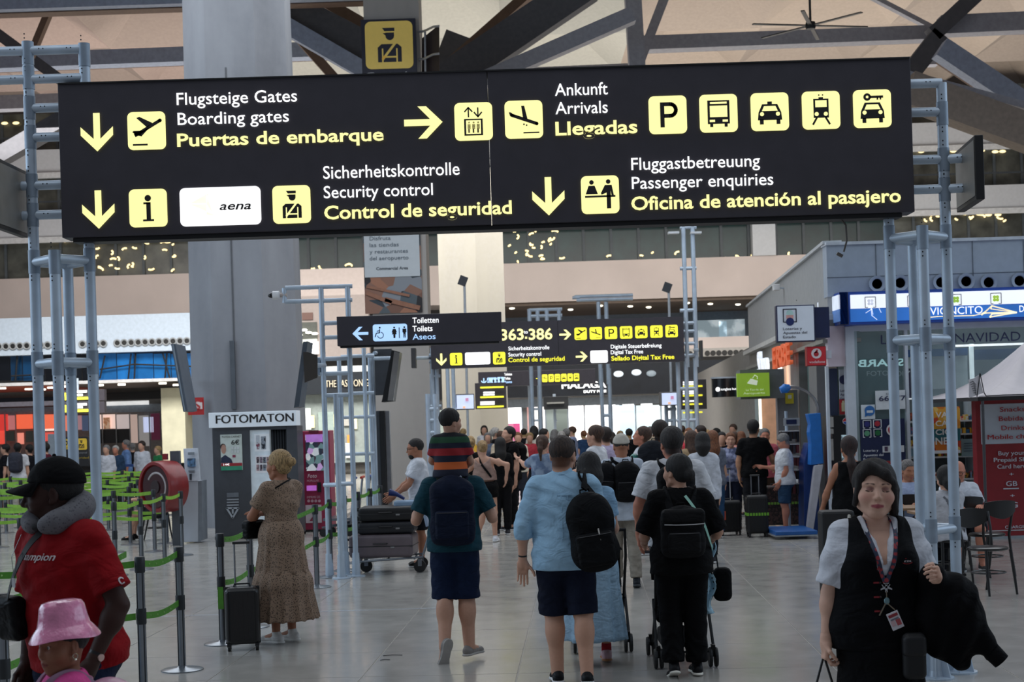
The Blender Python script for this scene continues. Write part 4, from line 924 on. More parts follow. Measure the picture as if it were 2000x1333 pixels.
# ------------------------------------------------------------------ signs and trusses
alu = M('b7c5d3', .4, .3, kind='plain', noise=.08, scale=5); aluD = M('8b99a8', .42, .3, noise=.1); black = M('0f0f11', .5); boardm = M('39363d', .45, noise=.06); dotm = M('1a1c20', .6)
YEL = M('fff7a6', em=.86, noise=.01); YELd = M('c8b03a', .5, em=.22, noise=.02); WHT = M('ffffff', em=.95, noise=.01); DRK = M('1d1a1c', .6); BLU = M('a9cdf6', em=.85, noise=.01)
Y2 = M('f2ea3c', em=.9, noise=.01)
def ptxt(s, px, py, d, wpx, cpx, mat, parent, bold=0., off=.012, t=.004, **k):
    x, z = zx(px, py, d); return text(s, front(d), x, z, cpx*d/FOC, mat, width=wpx*d/FOC if wpx else None, bold=bold, parent=parent, off=off, t=t, **k)
def pic(parent, kind, px, py, d, spx, lit=None, dark=None, name='pictogram', wpx=None, r=.14):
    lit = lit or YEL; fr = front(d); x, z = zx(px, py, d); s = spx*d/FOC; w_ = (wpx or spx)*d/FOC; mb = MB()
    mb.mi(1); rrect(mb, fr, x-w_/2, z-s/2, x+w_/2, z+s/2, s*r, .006, .006); k0 = s*.002
    for i, kd in enumerate(kind if isinstance(kind, (list, tuple)) else [kind]):
        kk, ox = kd if isinstance(kd, tuple) else (kd, 0)
        if kk: glyph(mb, fr, kk, x+ox*s, z, s*(.8 if wpx else 1), 0, 1, .0125, .0015)
    return mb.build(name, [dark or DRK, lit], parent)
def parrow(parent, px, py, d, spx, ang, lit=None):
    fr = front(d); x, z = zx(px, py, d); mb = MB(); arrow(mb, fr, x, z, spx*d/FOC, ang, .01, .004); return mb.build('arrow', lit or YEL, parent)
def board(name, px0, px1, y0, y1, d, th, label, cat='sign', group=None, mat=None):
    m = (px0+px1)/2; b = root(name, PX(m, y1, d), label, cat, group)
    slab('panel', px0, px1, y0, y1, d, th, mat or boardm, b, bevel=.006); return b
DS = 11.1
sg = root('overhead_sign', PX(950, 440, DS), 'huge illuminated black overhead sign with boarding gates, arrivals and security directions', 'sign')
for a, b in ((116, 955), (956.5, 1783)):
    m = 950; x0, x1 = PX(a, 288, DS).x, PX(b, 288, DS).x
    MB().bx(x0, x1, DS, DS+.22, PX(m, 439.5, DS).z, PX(m, 139, DS).z).build('panel', boardm, sg, bevel=.004)
MB().bx(PX(140, 455, DS).x, PX(1765, 455, DS).x, DS+.03, DS+.2, PX(950, 448, DS).z, PX(950, 440, DS).z).build('lower_rail', black, sg)
MB().bx(PX(118, 288, DS).x, PX(1781, 288, DS).x, DS-.012, DS+.23, PX(950, 140, DS).z, PX(950, 137, DS).z).build('upper_rail', black, sg)
for px, py in ((190, 259), (193, 410), (1071, 384)): parrow(sg, px, py, DS, 75, -90)
parrow(sg, 827, 240, DS, 75, 0)
for k, px, py in (('takeoff', 287, 256), ('info', 290, 407), ('guard', 570, 400), ('lift', 925, 238), ('landing', 1023, 234), ('P', 1304, 225), ('bus', 1403, 222), ('taxi', 1503, 219), ('train', 1603, 216), ('rental', 1703, 213), ('desk', 1172, 381)): pic(sg, k, px, py, DS, 74)
pic(sg, None, 431, 403.5, DS, 75, WHT, wpx=158)
ptxt('aena', 430, 411, DS, 61, 17, DRK, sg, .018, shear=.25, off=.016)
fr = front(DS); mb = MB()
for P in (((372, 398), (408, 378), (404, 398)), ((372, 400), (404, 400), (418, 420)), ((404, 380), (404, 420), (418, 422))): poly(mb, fr, [zx(*p, DS) for p in P], .013, .001)
mb.build('emblem', M('fffbe0', em=.9), sg)
for s_, px, py, w_, c_, m_, b_ in (('Flugsteige Gates', 346, 206, 235, 25, WHT, .004), ('Boarding gates', 348, 245, 217, 25, WHT, .004), ('Puertas de embarque', 347, 287, 403, 26, YEL, .021),
    ('Sicherheitskontrolle', 632, 350, 266, 26, WHT, .004), ('Security control', 633, 388, 213, 25, WHT, .004), ('Control de seguridad', 634, 429, 366, 27, YEL, .021),
    ('Ankunft', 1084, 188, 103, 25, WHT, .004), ('Arrivals', 1085, 224, 102, 25, WHT, .004), ('Llegadas', 1085, 265, 160, 27, YEL, .021),
    ('Fluggastbetreuung', 1233, 333, 251, 25, WHT, .004), ('Passenger enquiries', 1234, 370, 276, 25, WHT, .004), ('Oficina de atención al pasajero', 1233, 411, 526, 27, YEL, .021)):
    ptxt(s_, px, py, DS, w_, c_, m_, sg, b_)
mb = MB()
for P in (((1640, 425), (1652, 440), (1654, 470), (1648, 492)),): mb.tube([PX(*p, DS+.1) for p in P], .007, 6)
mb.box(PX(1640, 498, DS+.1), (.045, .03, .02), Matrix.Rotation(R(30), 3, 'Y')); mb.build('loose_cable', M('55504c', .5), sg)
# tubular trusses: posts, joints, cross tubes, flanged feet
def post(parent, px, pyr, d, ytop, ybot, r=.039, joints=(), zb=None):
    x = PX(px, pyr, d).x; z1 = PX(px, ytop, d).z; z0 = zb if zb is not None else PX(px, ybot, d).z
    mb = MB(); mb.cyl((x, d, z0), (x, d, z1), r, r, 16); mb.build('post', alu, parent, True); jb = MB(); db = MB()
    for jy in joints:
        z = PX(px, jy, d).z; jb.cyl((x, d, z-.085), (x, d, z+.085), r*1.1, r*1.1, 16)
        for q in (-.135, -.105, .105, .135):
            db.ball((x-.012, d-r*.95, z+q), .0055, 8, 5)
    if jb.v: jb.build('joint', aluD, parent, True); db.build('bolt', dotm, parent, kind='stuff')
    return x
def rung(parent, xa, ya, xb, yb, z, r=.034, rings=True):
    mb = MB(); mb.cyl((xa, ya, z), (xb, yb, z), r, r, 14); mb.build('cross_tube', alu, parent, True)
    if rings:
        db = MB(); v = Vector((xb-xa, yb-ya, 0)); l = v.length; v = v.normalized()
        for t in (.09, .12, l-.09, l-.12):
            p = Vector((xa, ya, z))+v*t; db.ball(p+Vector((0, -r*.95, .006)), .005, 8, 5)
        db.build('bolt', dotm, parent, kind='stuff')
def foot(parent, x, d):
    mb = MB(); mb.lathe([(.13, 0), (.13, .012), (.06, .02), (.052, .06), (.046, .33), (.042, .34)], (x, d, 0), 20)
    for k in range(6):
        a = R(60*k+15); v = Vector((math.cos(a), math.sin(a), 0)); n_ = Vector((-v.y, v.x, 0))*.004
        c = Vector((x, d, 0)); mb.prism([c+v*.04+Vector((0, 0, .012))-n_, c+v*.12+Vector((0, 0, .012))-n_, c+v*.05+Vector((0, 0, .3))-n_], n_*2)
    mb.build('foot', alu, parent)
# left
tl = root('signpost_truss', Vector((PX(128, 1200, DS).x, DS, 0)), 'left grey tube truss of four posts carrying the huge overhead sign', 'truss', 'tube trusses under the huge overhead sign')
dd = DS+.14; XA = post(tl, 73, 711, dd, 88, 0, joints=(152, 211, 268, 363, 420, 512, 711, 104), zb=.3); XB = post(tl, 181, 711, dd, 455, 0, joints=(508, 708), zb=.3)
XC = post(tl, 113, 711, dd-.22, 503, 0, .039, joints=(512, 710), zb=.3); XD = post(tl, 138, 711, dd+.22, 512, 0, .039, joints=(712,), zb=.3)
MB().ball((XC, dd-.22, PX(113, 504, dd-.22).z), .042).build('post_cap', aluD, tl, True)
for y in (512, 711):
    z = PX(128, y-1, dd).z; rung(tl, XA, dd, XC, dd-.22, z); rung(tl, XC, dd-.22, XB, dd, z); rung(tl, XA, dd, XD, dd+.22, z, rings=False); rung(tl, XD, dd+.22, XB, dd, z, rings=False)
for x in (XA, XB): foot(tl, x, dd)
foot(tl, XC, dd-.22); foot(tl, XD, dd+.22)
XT = post(tl, 166, 150, dd, 92, 168, joints=(108,))
for y in (99, 155): z = PX(60, y, dd).z; rung(tl, XA, dd, XT, dd, z); rung(tl, XA, dd, XA-.7, dd, z)
for y in (211, 268, 362, 420): z = PX(90, y, dd).z; rung(tl, XA, dd, XT+.1, dd, z)
for y in (362, 420): z = PX(60, y+1, dd).z; rung(tl, XA, dd, XA-.5, dd, z)
# right
tr = root('signpost_truss', Vector((PX(1800, 1300, DS).x, DS, 0)), 'right grey tube truss of four posts carrying the huge overhead sign', 'truss', 'tube trusses under the huge overhead sign')
YA = post(tr, 1743, 672, dd, 420, 0, joints=(464, 666), zb=.3); YB = post(tr, 1854, 672, dd, 162, 0, joints=(222, 312, 370, 462, 662, 1032), zb=.3)
YC = post(tr, 1808, 672, dd-.22, 455, 0, joints=(464, 663, 1038), zb=.3); YD = post(tr, 1788, 672, dd+.22, 462, 0, zb=.3)
MB().ball((YC, dd-.22, PX(1802, 455, dd-.22).z), .042).build('post_cap', aluD, tr, True)
for y in (465, 664, 1034):
    z = PX(1800, y, dd).z
    if y < 1000: rung(tr, YA, dd, YC, dd-.22, z); rung(tr, YA, dd, YD, dd+.22, z, rings=False)
    rung(tr, YC, dd-.22, YB, dd, z); rung(tr, YD, dd+.22, YB, dd, z, rings=False)
for x, y in ((YA, dd), (YB, dd), (YC, dd-.22), (YD, dd+.22)): foot(tr, x, y)
for y in (163, 219, 312, 370): z = PX(1815, y, dd).z; rung(tr, PX(1783, y, dd).x-.15, dd, YB, dd, z)
for y in (312, 370): z = PX(1870, y-1, dd).z; rung(tr, YB, dd, YB+.2, dd-.05, z)
def side_board(px_near, px_far, y0n, y1n, dn, df, label, th):
    a = PX(px_near, y0n, dn); b = PX(px_near, y1n, dn); c = PX(px_far, (y0n+y1n)/2, df)
    s_ = root('side_sign', (a.x, dn, b.z), label, 'sign'); v = Vector((c.x-a.x, df-dn, 0)); n_ = Vector((v.y, -v.x, 0)).normalized()*th
    P = [Vector((a.x, dn, b.z)), Vector((a.x, dn, b.z))+v, Vector((a.x, dn, a.z))+v, Vector((a.x, dn, a.z))]
    MB().prism([p-n_*.1*0 for p in P], n_).build('case', black, s_, bevel=.005)
    q = Vector((0, 0, .03)); MB().prism([P[0]+v*.03+q-n_*.06, P[1]-v*.03+q-n_*.06, P[2]-v*.03-q-n_*.06, P[3]+v*.03-q-n_*.06], n_*.05).build('face', M('75736f', .4), s_); return s_
side_board(1903, 1866, 264, 390, 10.75, 11.45, 'square black edged sign panel hung sideways on the right truss', .06)
side_board(-20, 52, 300, 440, 10.6, 11.35, 'square sign panel hung sideways on the left truss above the capped man', -.05)
# ---- toilets sign and its truss (d ~ 19.6)
d = 19.5
ts = board('overhead_sign', 658, 980, 614, 671.5, d, .16, 'small black toilets sign with blue arrow and pictograms')
parrow(ts, 704, 652, d, 31, 180, BLU); pic(ts, [('wheelchair', -.62), ('woman', .25), ('man', .85)], 762, 650, d, 33, BLU, DRK, wpx=67)
pm = MB(); rect(pm, front(d), *zx(779.5, 661, d), *zx(780.5, 640, d), .012, .003); pm.build('divider', DRK, ts)
for s_, py, m_, w_, b_ in (('Toiletten', 632, WHT, 51, .01), ('Toilets', 648, WHT, 39, .01), ('Aseos', 664, BLU, 45, .03)): ptxt(s_, 806, py, d, w_, 11.5, m_, ts, b_)
MB().bx(PX(664, 673, d).x, PX(975, 673, d).x, d+.02, d+.14, PX(820, 675, d).z, PX(820, 671.5, d).z).build('lower_rail', black, ts)
def far_truss(label, d, posts, rungs, group='slim tube trusses in the hall', r=.034, cat='truss'):
    t = root('sign_truss', Vector((PX(posts[0][0], posts[0][1], d).x, d, 0)), label, cat, group)
    for px, pyr, yt, zb, off in posts:
        x = PX(px, pyr, d+off).x; z1 = PX(px, yt, d+off).z; MB().cyl((x, d+off, zb), (x, d+off, z1), r, r, 12).build('post', alu, t, True)
        if zb < .01: MB().lathe([(.12, 0), (.12, .01), (.055, .02), (.045, .3)], (x, d+off, 0), 14).build('foot', alu, t)
    for x0, x1, y, o0, o1 in rungs:
        a = PX(x0, y, d+o0); b = PX(x1, y-(x1-x0)*.0306, d+o1); MB().cyl(a, b, r*.85, r*.85, 10).build('cross_tube', alu, t, True)
    return t
t3 = far_truss('tube truss with a top loop and camera carrying the toilets sign', 19.6, [(634, 800, 562, 0, .1), (686, 800, 560, 0, .1), (660, 900, 770, 0, -.12), (669, 900, 770, 0, .3)],
    [(557, 688, 563, .1, .1), (557, 688, 590, .1, .1), (628, 662, 632, .1, .1), (628, 662, 660, .1, .1), (620, 688, 702, .1, .1), (622, 688, 731, .1, .1), (634, 686, 773, .1, .1), (634, 660, 948, .1, -.1), (660, 690, 946, -.1, .1)])
a = PX(555, 563, 19.7); b = PX(556, 592, 19.7); MB().cyl(a, b, .03, .03, 10).build('post', alu, t3, True); a = PX(620, 700, 19.7); b = PX(620, 733, 19.7); MB().cyl(a, b, .045, .045, 10).build('post', aluD, t3, True)
c = PX(545, 577, 19.7); cm = root('dome_camera', c, 'small white dome camera on a stub at the end of the toilets truss', 'camera')
MB().cyl(c+Vector((-.02, 0, 0)), c+Vector((.1, 0, 0)), .03, .03, 10).build('stub', M('b8ada8', .4), cm); MB().lathe([(.0, -.055), (.055, -.05), (.055, .03), (.03, .045), (0, .045)], c+Vector((-.03, 0, 0)), 16, 'x').build('housing', M('e8e8e8', .4), cm, True)
MB().ball(c+Vector((-.09, 0, 0)), (.055, .035, .035)).build('lens_dome', M('0a0a0c', .1), cm, True)
# slanted information screens
def slant(name, pts, d, th, mat, label, cat='screen', edge=None):
    P = [PX(px, py, d+o) for px, py, o in pts]; s_ = root(name, P[0], label, cat); n_ = Vector((.0, th, 0)); MB().prism(P, n_).build('case', mat, s_)
    if edge: MB().prism([PX(px, py, d+o-.02) for px, py, o in edge[0]], (0, .02, 0)).build('edge_strip', edge[1], s_)
    return s_
s1 = slant('tilted_screen', [(334, 672, 0), (343, 672, 0), (367, 803, 0), (358, 805, 0)], 27, .8, M('66707c', .35, .4), 'narrow grey edge of a tilted screen left of the concrete column', edge=([(336, 674, 0), (339, 673, 0), (362, 803, 0), (360, 804, 0)], M('9aa7b3', .3, .5)))
s2 = slant('tilted_screen', [(592, 668, 0), (601, 667, 0), (597, 700, 0), (584, 795, 0), (574, 797, 0)], 18.8, .5, M('59616b', .4, .4), 'narrow tilted grey screen edge beside the photo booth roof', edge=([(592, 688, 0), (600, 688, 0), (620, 694, 0), (620, 738, 0), (595, 748, 0)], M('3d3833', .4)))
s3 = slant('tilted_screen', [(765, 684, 0), (781, 688, 0), (768, 784, 0), (745, 786, 0), (747, 778, 0)], 24, .5, M('121315', .35), 'black tilted screen hung under the toilets sign', edge=([(770, 686, 0), (781, 690, 0), (768, 783, 0), (757, 783, 0)], M('b0a9a2', .15, .9)))
pn = board('tall_panel', 731, 766, 682, 772, 25, .1, 'plain dark grey hanging panel under the toilets sign', 'panel', mat=M('3c3f44', .5))
for s_, q in ((s1, ((350, 740, 27.3), (366, 742, 30.2))), (s2, ((600, 715, 18.9), (634, 714, 19.7))), (s3, ((765, 700, 24.1), (731, 701, 24.2))), (pn, ((735, 690, 25.05), (731, 690, 24.3)))): MB().cyl(PX(*q[0]), PX(*q[1]), .03, .03, 8).build('support_arm', alu, s_)
pn = board('tall_panel', 733, 745, 803, 1060, 25, .3, 'dark grey standing panel behind the thin tubes', 'panel', mat=M('43474d', .5)); slab('edge_strip', 745, 754, 803, 1060, 24.9, .2, black, pn); slab('edge_strip', 756, 764, 803, 1060, 25, .2, M('8c8c8f', .3, .5), pn)
t4 = far_truss('second group of thin tubes behind the toilets truss', 24, [(714, 800, 680, 0, 0), (725, 800, 690, 0, .2), (730, 800, 690, 0, .3), (665, 800, 702, 0, .3)], [(666, 731, 697, 0, 0), (686, 731, 769, 0, 0), (670, 732, 816, 0, 0), (671, 732, 888, 0, 0)])
# ---- second large sign (d 34)
d = 34
s4 = root('overhead_sign', PX(1090, 718, d), 'long illuminated black sign behind the toilets sign with gate numbers and tax free directions', 'sign')
for a, b in ((841, 1090), (1090.6, 1336)):
    MB().bx(PX(a, 670, d).x, PX(b, 670, d).x, d, d+.25, PX(1090, 713.5, d).z, PX(1090, 626, d).z).build('panel', boardm, s4)
ptxt('363', 978, 665, d, 45, 22, YEL, s4, .025); ptxt('386', 1033, 664, d, 46, 22, YEL, s4, .025); ptxt('to', 1023, 652, d, 8, 7, WHT, s4, .01)
slab('dot', 1025.5, 1029.5, 658, 662, d-.03, .02, YEL, s4)
parrow(s4, 1104, 654, d, 23, 0); parrow(s4, 1136, 697, d, 23, 0); parrow(s4, 862, 703, d, 24, -90)
for i, k in enumerate(('takeoff', 'landing', 'P', 'bus', 'taxi', 'train', 'rental')): pic(s4, k, 1134+i*29.6, 652.3-i*.85, d, 24, Y2)
pic(s4, 'info', 891, 702, d, 24, Y2); pic(s4, None, 933, 700.5, d, 24, WHT, wpx=49); pic(s4, 'guard', 975, 700, d, 24, Y2); pic(s4, None, 1170, 697, d, 24, WHT, wpx=34)
for s_, px, py, w_, c_, m_, b_ in (('Sicherheitskontrolle', 993, 685, 80, 8, WHT, .006), ('Security control', 993, 697, 64, 8, WHT, .006), ('Control de seguridad', 993, 708, 110, 9, Y2, .015),
    ('Digitale Steuerbefreiung', 1193, 681.5, 99, 8, WHT, .006), ('Digital Tax Free', 1193, 692.5, 63, 8, WHT, .006), ('Sellado Digital Tax Free', 1194, 705, 123, 9, Y2, .03)): ptxt(s_, px, py, d, w_, c_, m_, s4, b_)
t5 = far_truss('tall twin tube mast rising at the right end of the gate number sign', d+.3, [(1336, 500, 436, 3, 0), (1354, 500, 436, 3, 0), (1341, 750, 700, 0, 0), (1359, 750, 700, 0, 0), (1325, 750, 708, 0, 0)], [(1328, 1360, y, 0, 0) for y in (445, 525, 607, 632, 648, 672, 695)]+[(1322, 1362, y, 0, 0) for y in (760, 822)], r=.05)
for px in (1318, 1362): MB().bx(PX(px, 450, d).x-.12, PX(px, 450, d).x+.12, d+.2, d+.4, PX(px, 454, d).z, PX(px, 450, d).z).build('floodlight', M('c9ccd0', .4), t5)
t5b = far_truss('twin tube mast at the left end of the gate number sign', d+.3, [(842, 640, 680, 0, 0), (858, 900, 715, 0, 0), (848, 900, 730, 0, .4)], [(838, 860, 694, 0, 0), (838, 860, 708, 0, 0), (842, 860, 735, 0, 0), (840, 862, 794, 0, 0)], r=.045)
q1 = board('side_sign', 803, 812, 680, 719, 33, .3, 'small dark side panel on the mast left of the gate number sign', 'sign', mat=M('3b3b3d', .5))
q2 = board('side_sign', 1368, 1373, 665, 702, 33, .3, 'small dark side panel on the mast right of the gate number sign', 'sign', mat=M('3b3b3d', .5))
MB().cyl(PX(810, 700, 33.2), PX(842, 699, 34.3), .04, .04, 8).build('support_arm', alu, q1); MB().cyl(PX(1370, 684, 33.2), PX(1357, 684, 34.3), .04, .04, 8).build('support_arm', alu, q2)
# masts and gantries behind
far_truss('pale tubular mast with a wide crossbar above the gate number sign', 45, [(1172, 700, 590, 2.9, 0), (1187, 700, 590, 2.9, 0), (1178, 860, 720, 0, 0), (1194, 860, 720, 0, 0)], [(1122, 1236, 580, 0, 0), (1126, 1236, 587, 0, 0), (1118, 1132, 582, 0, 0), (1176, 1196, 812, 0, 0)], r=.06)
far_truss('short ladder frame standing on the sign left of the wide crossbar', 45, [(1034, 615, 604, 0, 0), (1050, 615, 604, 0, 0), (1068, 615, 604, 3.8, 0), (1092, 615, 604, 3.8, 0)], [(1033, 1098, 606, 0, 0), (1033, 1098, 618, 0, 0)], r=.06)
for px, py, lb in ((904, 549, 'tilted floodlight on a thin mast before the pale pillar'), (1303, 562, 'tilted floodlight on a thin mast right of the crossbar')):
    d2 = 42; p = PX(px, py, d2); f_ = root('floodlight', p, lb, 'lamp'); MB().box(p, (.22, .08, .26), Matrix.Rotation(R(22), 3, 'Y')).build('lamp_head', M('3a3d42', .4), f_); MB().cyl(p-Vector((-.04, 0, .12)), (PX(px+3, 640, d2).x, d2, 0), .035, .035, 8).build('pole', M('aeb4ba', .4), f_)
# third sign row (d 50)
d = 50
s5 = board('overhead_sign', 934, 1163, 724, 753, d, .3, 'distant black toilets and exit sign with small blue and yellow pictograms')
parrow(s5, 945, 745, d, 12, -90, BLU); pic(s5, [('wheelchair', -.5), ('woman', .2), ('man', .7)], 961, 745, d, 14, BLU, DRK, wpx=19); pic(s5, 'man', 978, 744, d, 14, BLU)
for s_, py, m_ in (('Toiletten', 734, WHT), ('Toilets', 742, WHT), ('Aseos', 749, BLU)): ptxt(s_, 985, py, d, 15 if s_ != 'Toilets' else 12, 5, m_, s5, .02)
parrow(s5, 1052, 740, d, 10, 0, Y2)
for i, k in enumerate(('landing', 'P', 'bus', 'taxi', 'train', 'rental')): pic(s5, k, 1064+i*12.4, 739.3-i*.4, d, 15, Y2, wpx=10.5)
d6 = d-.32; s6 = board('hanging_sign', 928, 989, 748, 799, d6, .3, 'square black list sign hanging under the left end of the distant toilets sign')
for i, (y, c) in enumerate(((757, 1), (767, 0), (771.5, 0), (776, 1), (786, 0), (790, 0), (795, 1))): slab('text_bar', (944 if i < 4 else 938)-(6 if c else 0), (984 if c else 966), y-1.6, y+1.6, d6-.06, .03, Y2 if c else WHT, s6)
s7 = board('hanging_sign', 1328, 1380, 742, 800, d-2, .3, 'square black list sign seen behind the right mast')
for i, (y, c) in enumerate(((747, 0), (751, 0), (755, 1), (765, 0), (769, 0), (773, 1), (784, 0), (790, 1), (806, 1))): slab('text_bar', 1334, 1372 if c else 1362, y-1.6, y+1.6, d-2.06, .03, Y2 if c else WHT, s7)
MB().cyl((PX(1354, 790, d-1.6).x, d-1.62, 0), (PX(1354, 790, d-1.6).x, d-1.62, 2.6), .05, .05, 8).build('pole', alu, s7); s8 = board('hanging_sign', 1062, 1110, 775, 800, d+1, .3, 'dark blank sign above the bright exit doors', mat=M('2b2c2e', .5)); slab('bar', 1068, 1102, 786, 789, d+.95, .05, M('9b9b96', .4), s8)
for a, b, y0, y1, lb in ((892, 926, 772, 799, 'bright screen hanging left of the square list sign'), (1293, 1325, 768, 791, 'bright screen hanging beside the right tube mast')):
    t_ = board('display_screen', a-4, b, y0-2, y1+2, 40, .3, lb, 'screen', mat=M('6d6a67', .5)); slab('screen_glass', a, b-1, y0, y1, 39.95, .04, M('c3cfea', em=.75, noise=.02), t_); slab('screen_graphic', a+17, a+23, y0+6, y0+12, 39.9, .03, M('c58aa8', em=.6), t_); slab('screen_graphic', a+12, a+17, y1-5, y1-1, 39.9, .03, M('e9b48e', em=.7), t_)
msg = root('shop_lettering', PX(1140, 760, 67.5), 'white shop name letters on the dark fascia over the exit', 'sign')
ptxt('MALAGA', 1097, 760, 67.48, 86, 13, M('ffffff', em=1.3), msg, .03, t=.1); ptxt('DUTY FREE', 1140, 768, 67.48, 44, 5, M('ffffff', em=1.3), msg, .03, t=.1)
for px, py, c in ((1208, 731, 'dfeaf2'), (1243, 728, 'dfeaf2'), (1272, 730, '7d8890')): MB().ball(PX(px, py, 67.45), (.22, .1, .14)).build('glowing_reflection', M(c, em=.6), msg)  # glowing balls stand in for lamp reflections on the dark fascia
for lb, d_, pp in (('thin twin mast before the exit doors, left one', 50.37, (1037, 1055)), ('thin twin mast left of the list sign', 40, (878, 889)), ('thin ladder mast behind the round boy', 30, (838, 852)), ('thin twin mast under the right screen', 40.37, (1303, 1318)), ('thin single mast under the blank sign', 51.37, (1085,))):
    far_truss(lb, d_, [(p, 860, (770 if d_ != 50.37 else 735) if d_ != 40 else 716, 0, 0) for p in pp], [(pp[0]-3, pp[-1]+3, y, 0, 0) for y in (800, 822, 846)], r=.05)
sg9 = board('guard_sign', 706, 813, 37, 150, 42.85, .15, 'square yellow and black guard sign high on the pale column', mat=M('2c2c3a', .4))
YG = M('d3b860', .5, em=.18, noise=.02); pic(sg9, 'guard', 760, 88, 42.85, 93, YG, M('2c2c3a', .5), r=.12)
ptxt('Control', 715, 148.5, 42.85, 80, 6, M('d8d8d8', .5), sg9, .02)
fr9 = root('sign_bracket', PX(845, 140, 42.90), 'dark side panel with white tube rungs right of the guard sign', 'bracket')
MB().prism([PX(824, 75, 43.20), PX(858, 48, 42.31), PX(858, 160, 42.31), PX(824, 160, 43.20)], (0, .06, 0)).build('panel', M('3a2f2e', .5), fr9)
for y in (58, 112): MB().tube([PX(816, y+4, 43.2), PX(820, y+4, 42.90), PX(828, y+3, 42.75), PX(847, y-6, 42.16), PX(857, y-7, 42.01)], .033, 8).build('rung', M('b9b9ba', .3, .5), fr9, True)
MB().cyl(PX(830, 58, 42.75), PX(831, 150, 42.75), .03, .03, 8).build('upright', M('a9a9ab', .3, .5), fr9)
# commercial area banner
d = 42.94; bn = root('hanging_banner', PX(768, 612, d), 'tall hanging banner with grey text above a terrace picture', 'banner')
slab('cloth', 711, 823, 456, 612, d, .03, M('7d6a66', .7, kind='picture', scale=2.6, par=('6d4a40', '8f6a5a', '39424a', '8a8f96', 'a5745c', '2d2b2e', '7c5a4c', '566066')), bn)
slab('white_field', 711, 819, 430, 541, d-.02, .02, M('c7cdd1', .7, noise=.02), bn)
for a, b, c_, e in (((716, 572), (765, 592), 8, 0), ((752, 585), (820, 602), 9, 0), ((716, 560), (800, 578), 5, 0)): MB().beam(PX(*a, d-.03), PX(*b, d-.03), .02, c_*d/FOC, up=(0, 0, 1)).build('printed_shape', M('9a6c56', .7), bn)
gy = M('6f7a84', .6)
for s_, py, w_ in (('Disfruta', 470, 41), ('las tiendas', 483, 57), ('y restaurantes', 496, 75), ('del aeropuerto', 509, 76)): ptxt(s_, 722, py, d-.02, w_, 8, gy, bn, .0, t=.005)
ptxt('Commercial Area', 735, 528, d-.02, 62, 6, M('4c565f', .6), bn, .01, t=.005)
# ------------------------------------------------------------------ kiosk and shops on the right
d = 24.0; K = d/FOC
grp = M('a5b0bd', .5, .1, noise=.04); seam = M('59626c', .6); kw = M('c9d0d8', .45, noise=.03); navy = M('16224a', .45); navyL = M('1c3f8f', .4, em=.12)
def rb(a, b): return PX(a, b, d)
kb = root('wall_kiosk_front', (rb(1800, 1040).x, d, 0), kind='structure')
slab('upper_panel', 1615, 2150, 468, 572, d, .3, grp, kb)
XS = rb(1615, 520).x; ztop = PX(1880, 468, d).z
for px in (1613+98, 1900, 2000): slab('seam', px-.5, px+.5, 470, 540, d-.012, .01, seam, kb)
slab('seam', 1615, 2150, 534, 535, d-.012, .01, seam, kb)
slab('top_trim', 1613, 2150, 465, 471, d-.06, .4, M('c3cad2', .4), kb)
for px, py in ((1713, 555), (1758, 553), (1838, 552), (1887, 550), (1931, 552), (1991, 549)):
    p = PX(px, py, d-.02); mb = MB(); mb.lathe([(.13, .0), (.128, -.03), (.085, -.02), (.08, .05)], p, 20, 'y'); mb.mi(1); mb.cyl(p+Vector((0, .03, 0)), p+Vector((0, .0, 0)), .078, .078, 20); mb.build('air_nozzle', [grp, M('08080a', .4)], kb, True)
# side wall running away from the corner
sw_ = root('wall_right_shops', (XS, 30, 0), kind='structure')
def side(name, y0, y1, z0, z1, mat, x=0., th=.12, **k): return MB().bx(XS+x, XS+x+th, y0, y1, z0, z1).build(name, mat, sw_, **k)
# the side wall drifts to the right with distance
def SX(dp): return XS+(dp-24)*.066
def swall(name, d0, d1, z0, z1, mat, off=0., th=.15):
    P = [Vector((SX(d0)+off, d0, z0)), Vector((SX(d1)+off, d1, z0)), Vector((SX(d1)+off, d1, z1)), Vector((SX(d0)+off, d0, z1))]
    return MB().prism(P, (th, 0, 0)).build(name, mat, sw_)
swall('fascia_panel', 24.05, 38, 3.45, ztop, M('9a9b9c', .6, noise=.05)); swall('fascia_trim', 24.05, 38, ztop, ztop+.05, M('b9bdc0', .4), -.05, .3)
swall('fascia_trim', 24, 38, 3.36, 3.45, M('c7c7c4', .4), -.15, .3); swall('fascia_lower', 24, 38, 3.05, 3.36, M('77756f', .5))
swall('soffit', 24, 38, 3.0, 3.06, M('8c8a84', .5), -.1, .6)
for a, b, z0, z1, c, e, o in ((25.6, 26.6, 0, 3.0, '7c7a7b', 0, 0), (26.6, 27.6, 0, 3.0, '6e8583', .08, .1), (27.6, 28.4, 0, 3.05, '7d7a79', 0, -.05), (28.4, 30.2, 0, 3.0, '76706e', 0, .1), (30.2, 33, 0, 3.0, 'c9a184', .35, .15), (33, 34, 0, 3.0, '8b8986', 0, -.05), (34, 38, 0, 3.0, '869a9c', .1, .1)):
    swall('shop_pier' if e == 0 else 'shop_window', a, b, z0, z1, M(c, .5, em=e, noise=.08, scale=2), o)
swall('back_infill', 38, 66, 0, 3.6, M('7f7d7a', .6), .1)
swall('lit_strip', 31, 31.4, 1.6, 3.0, M('ffffff', em=1.6), -.02, .05)
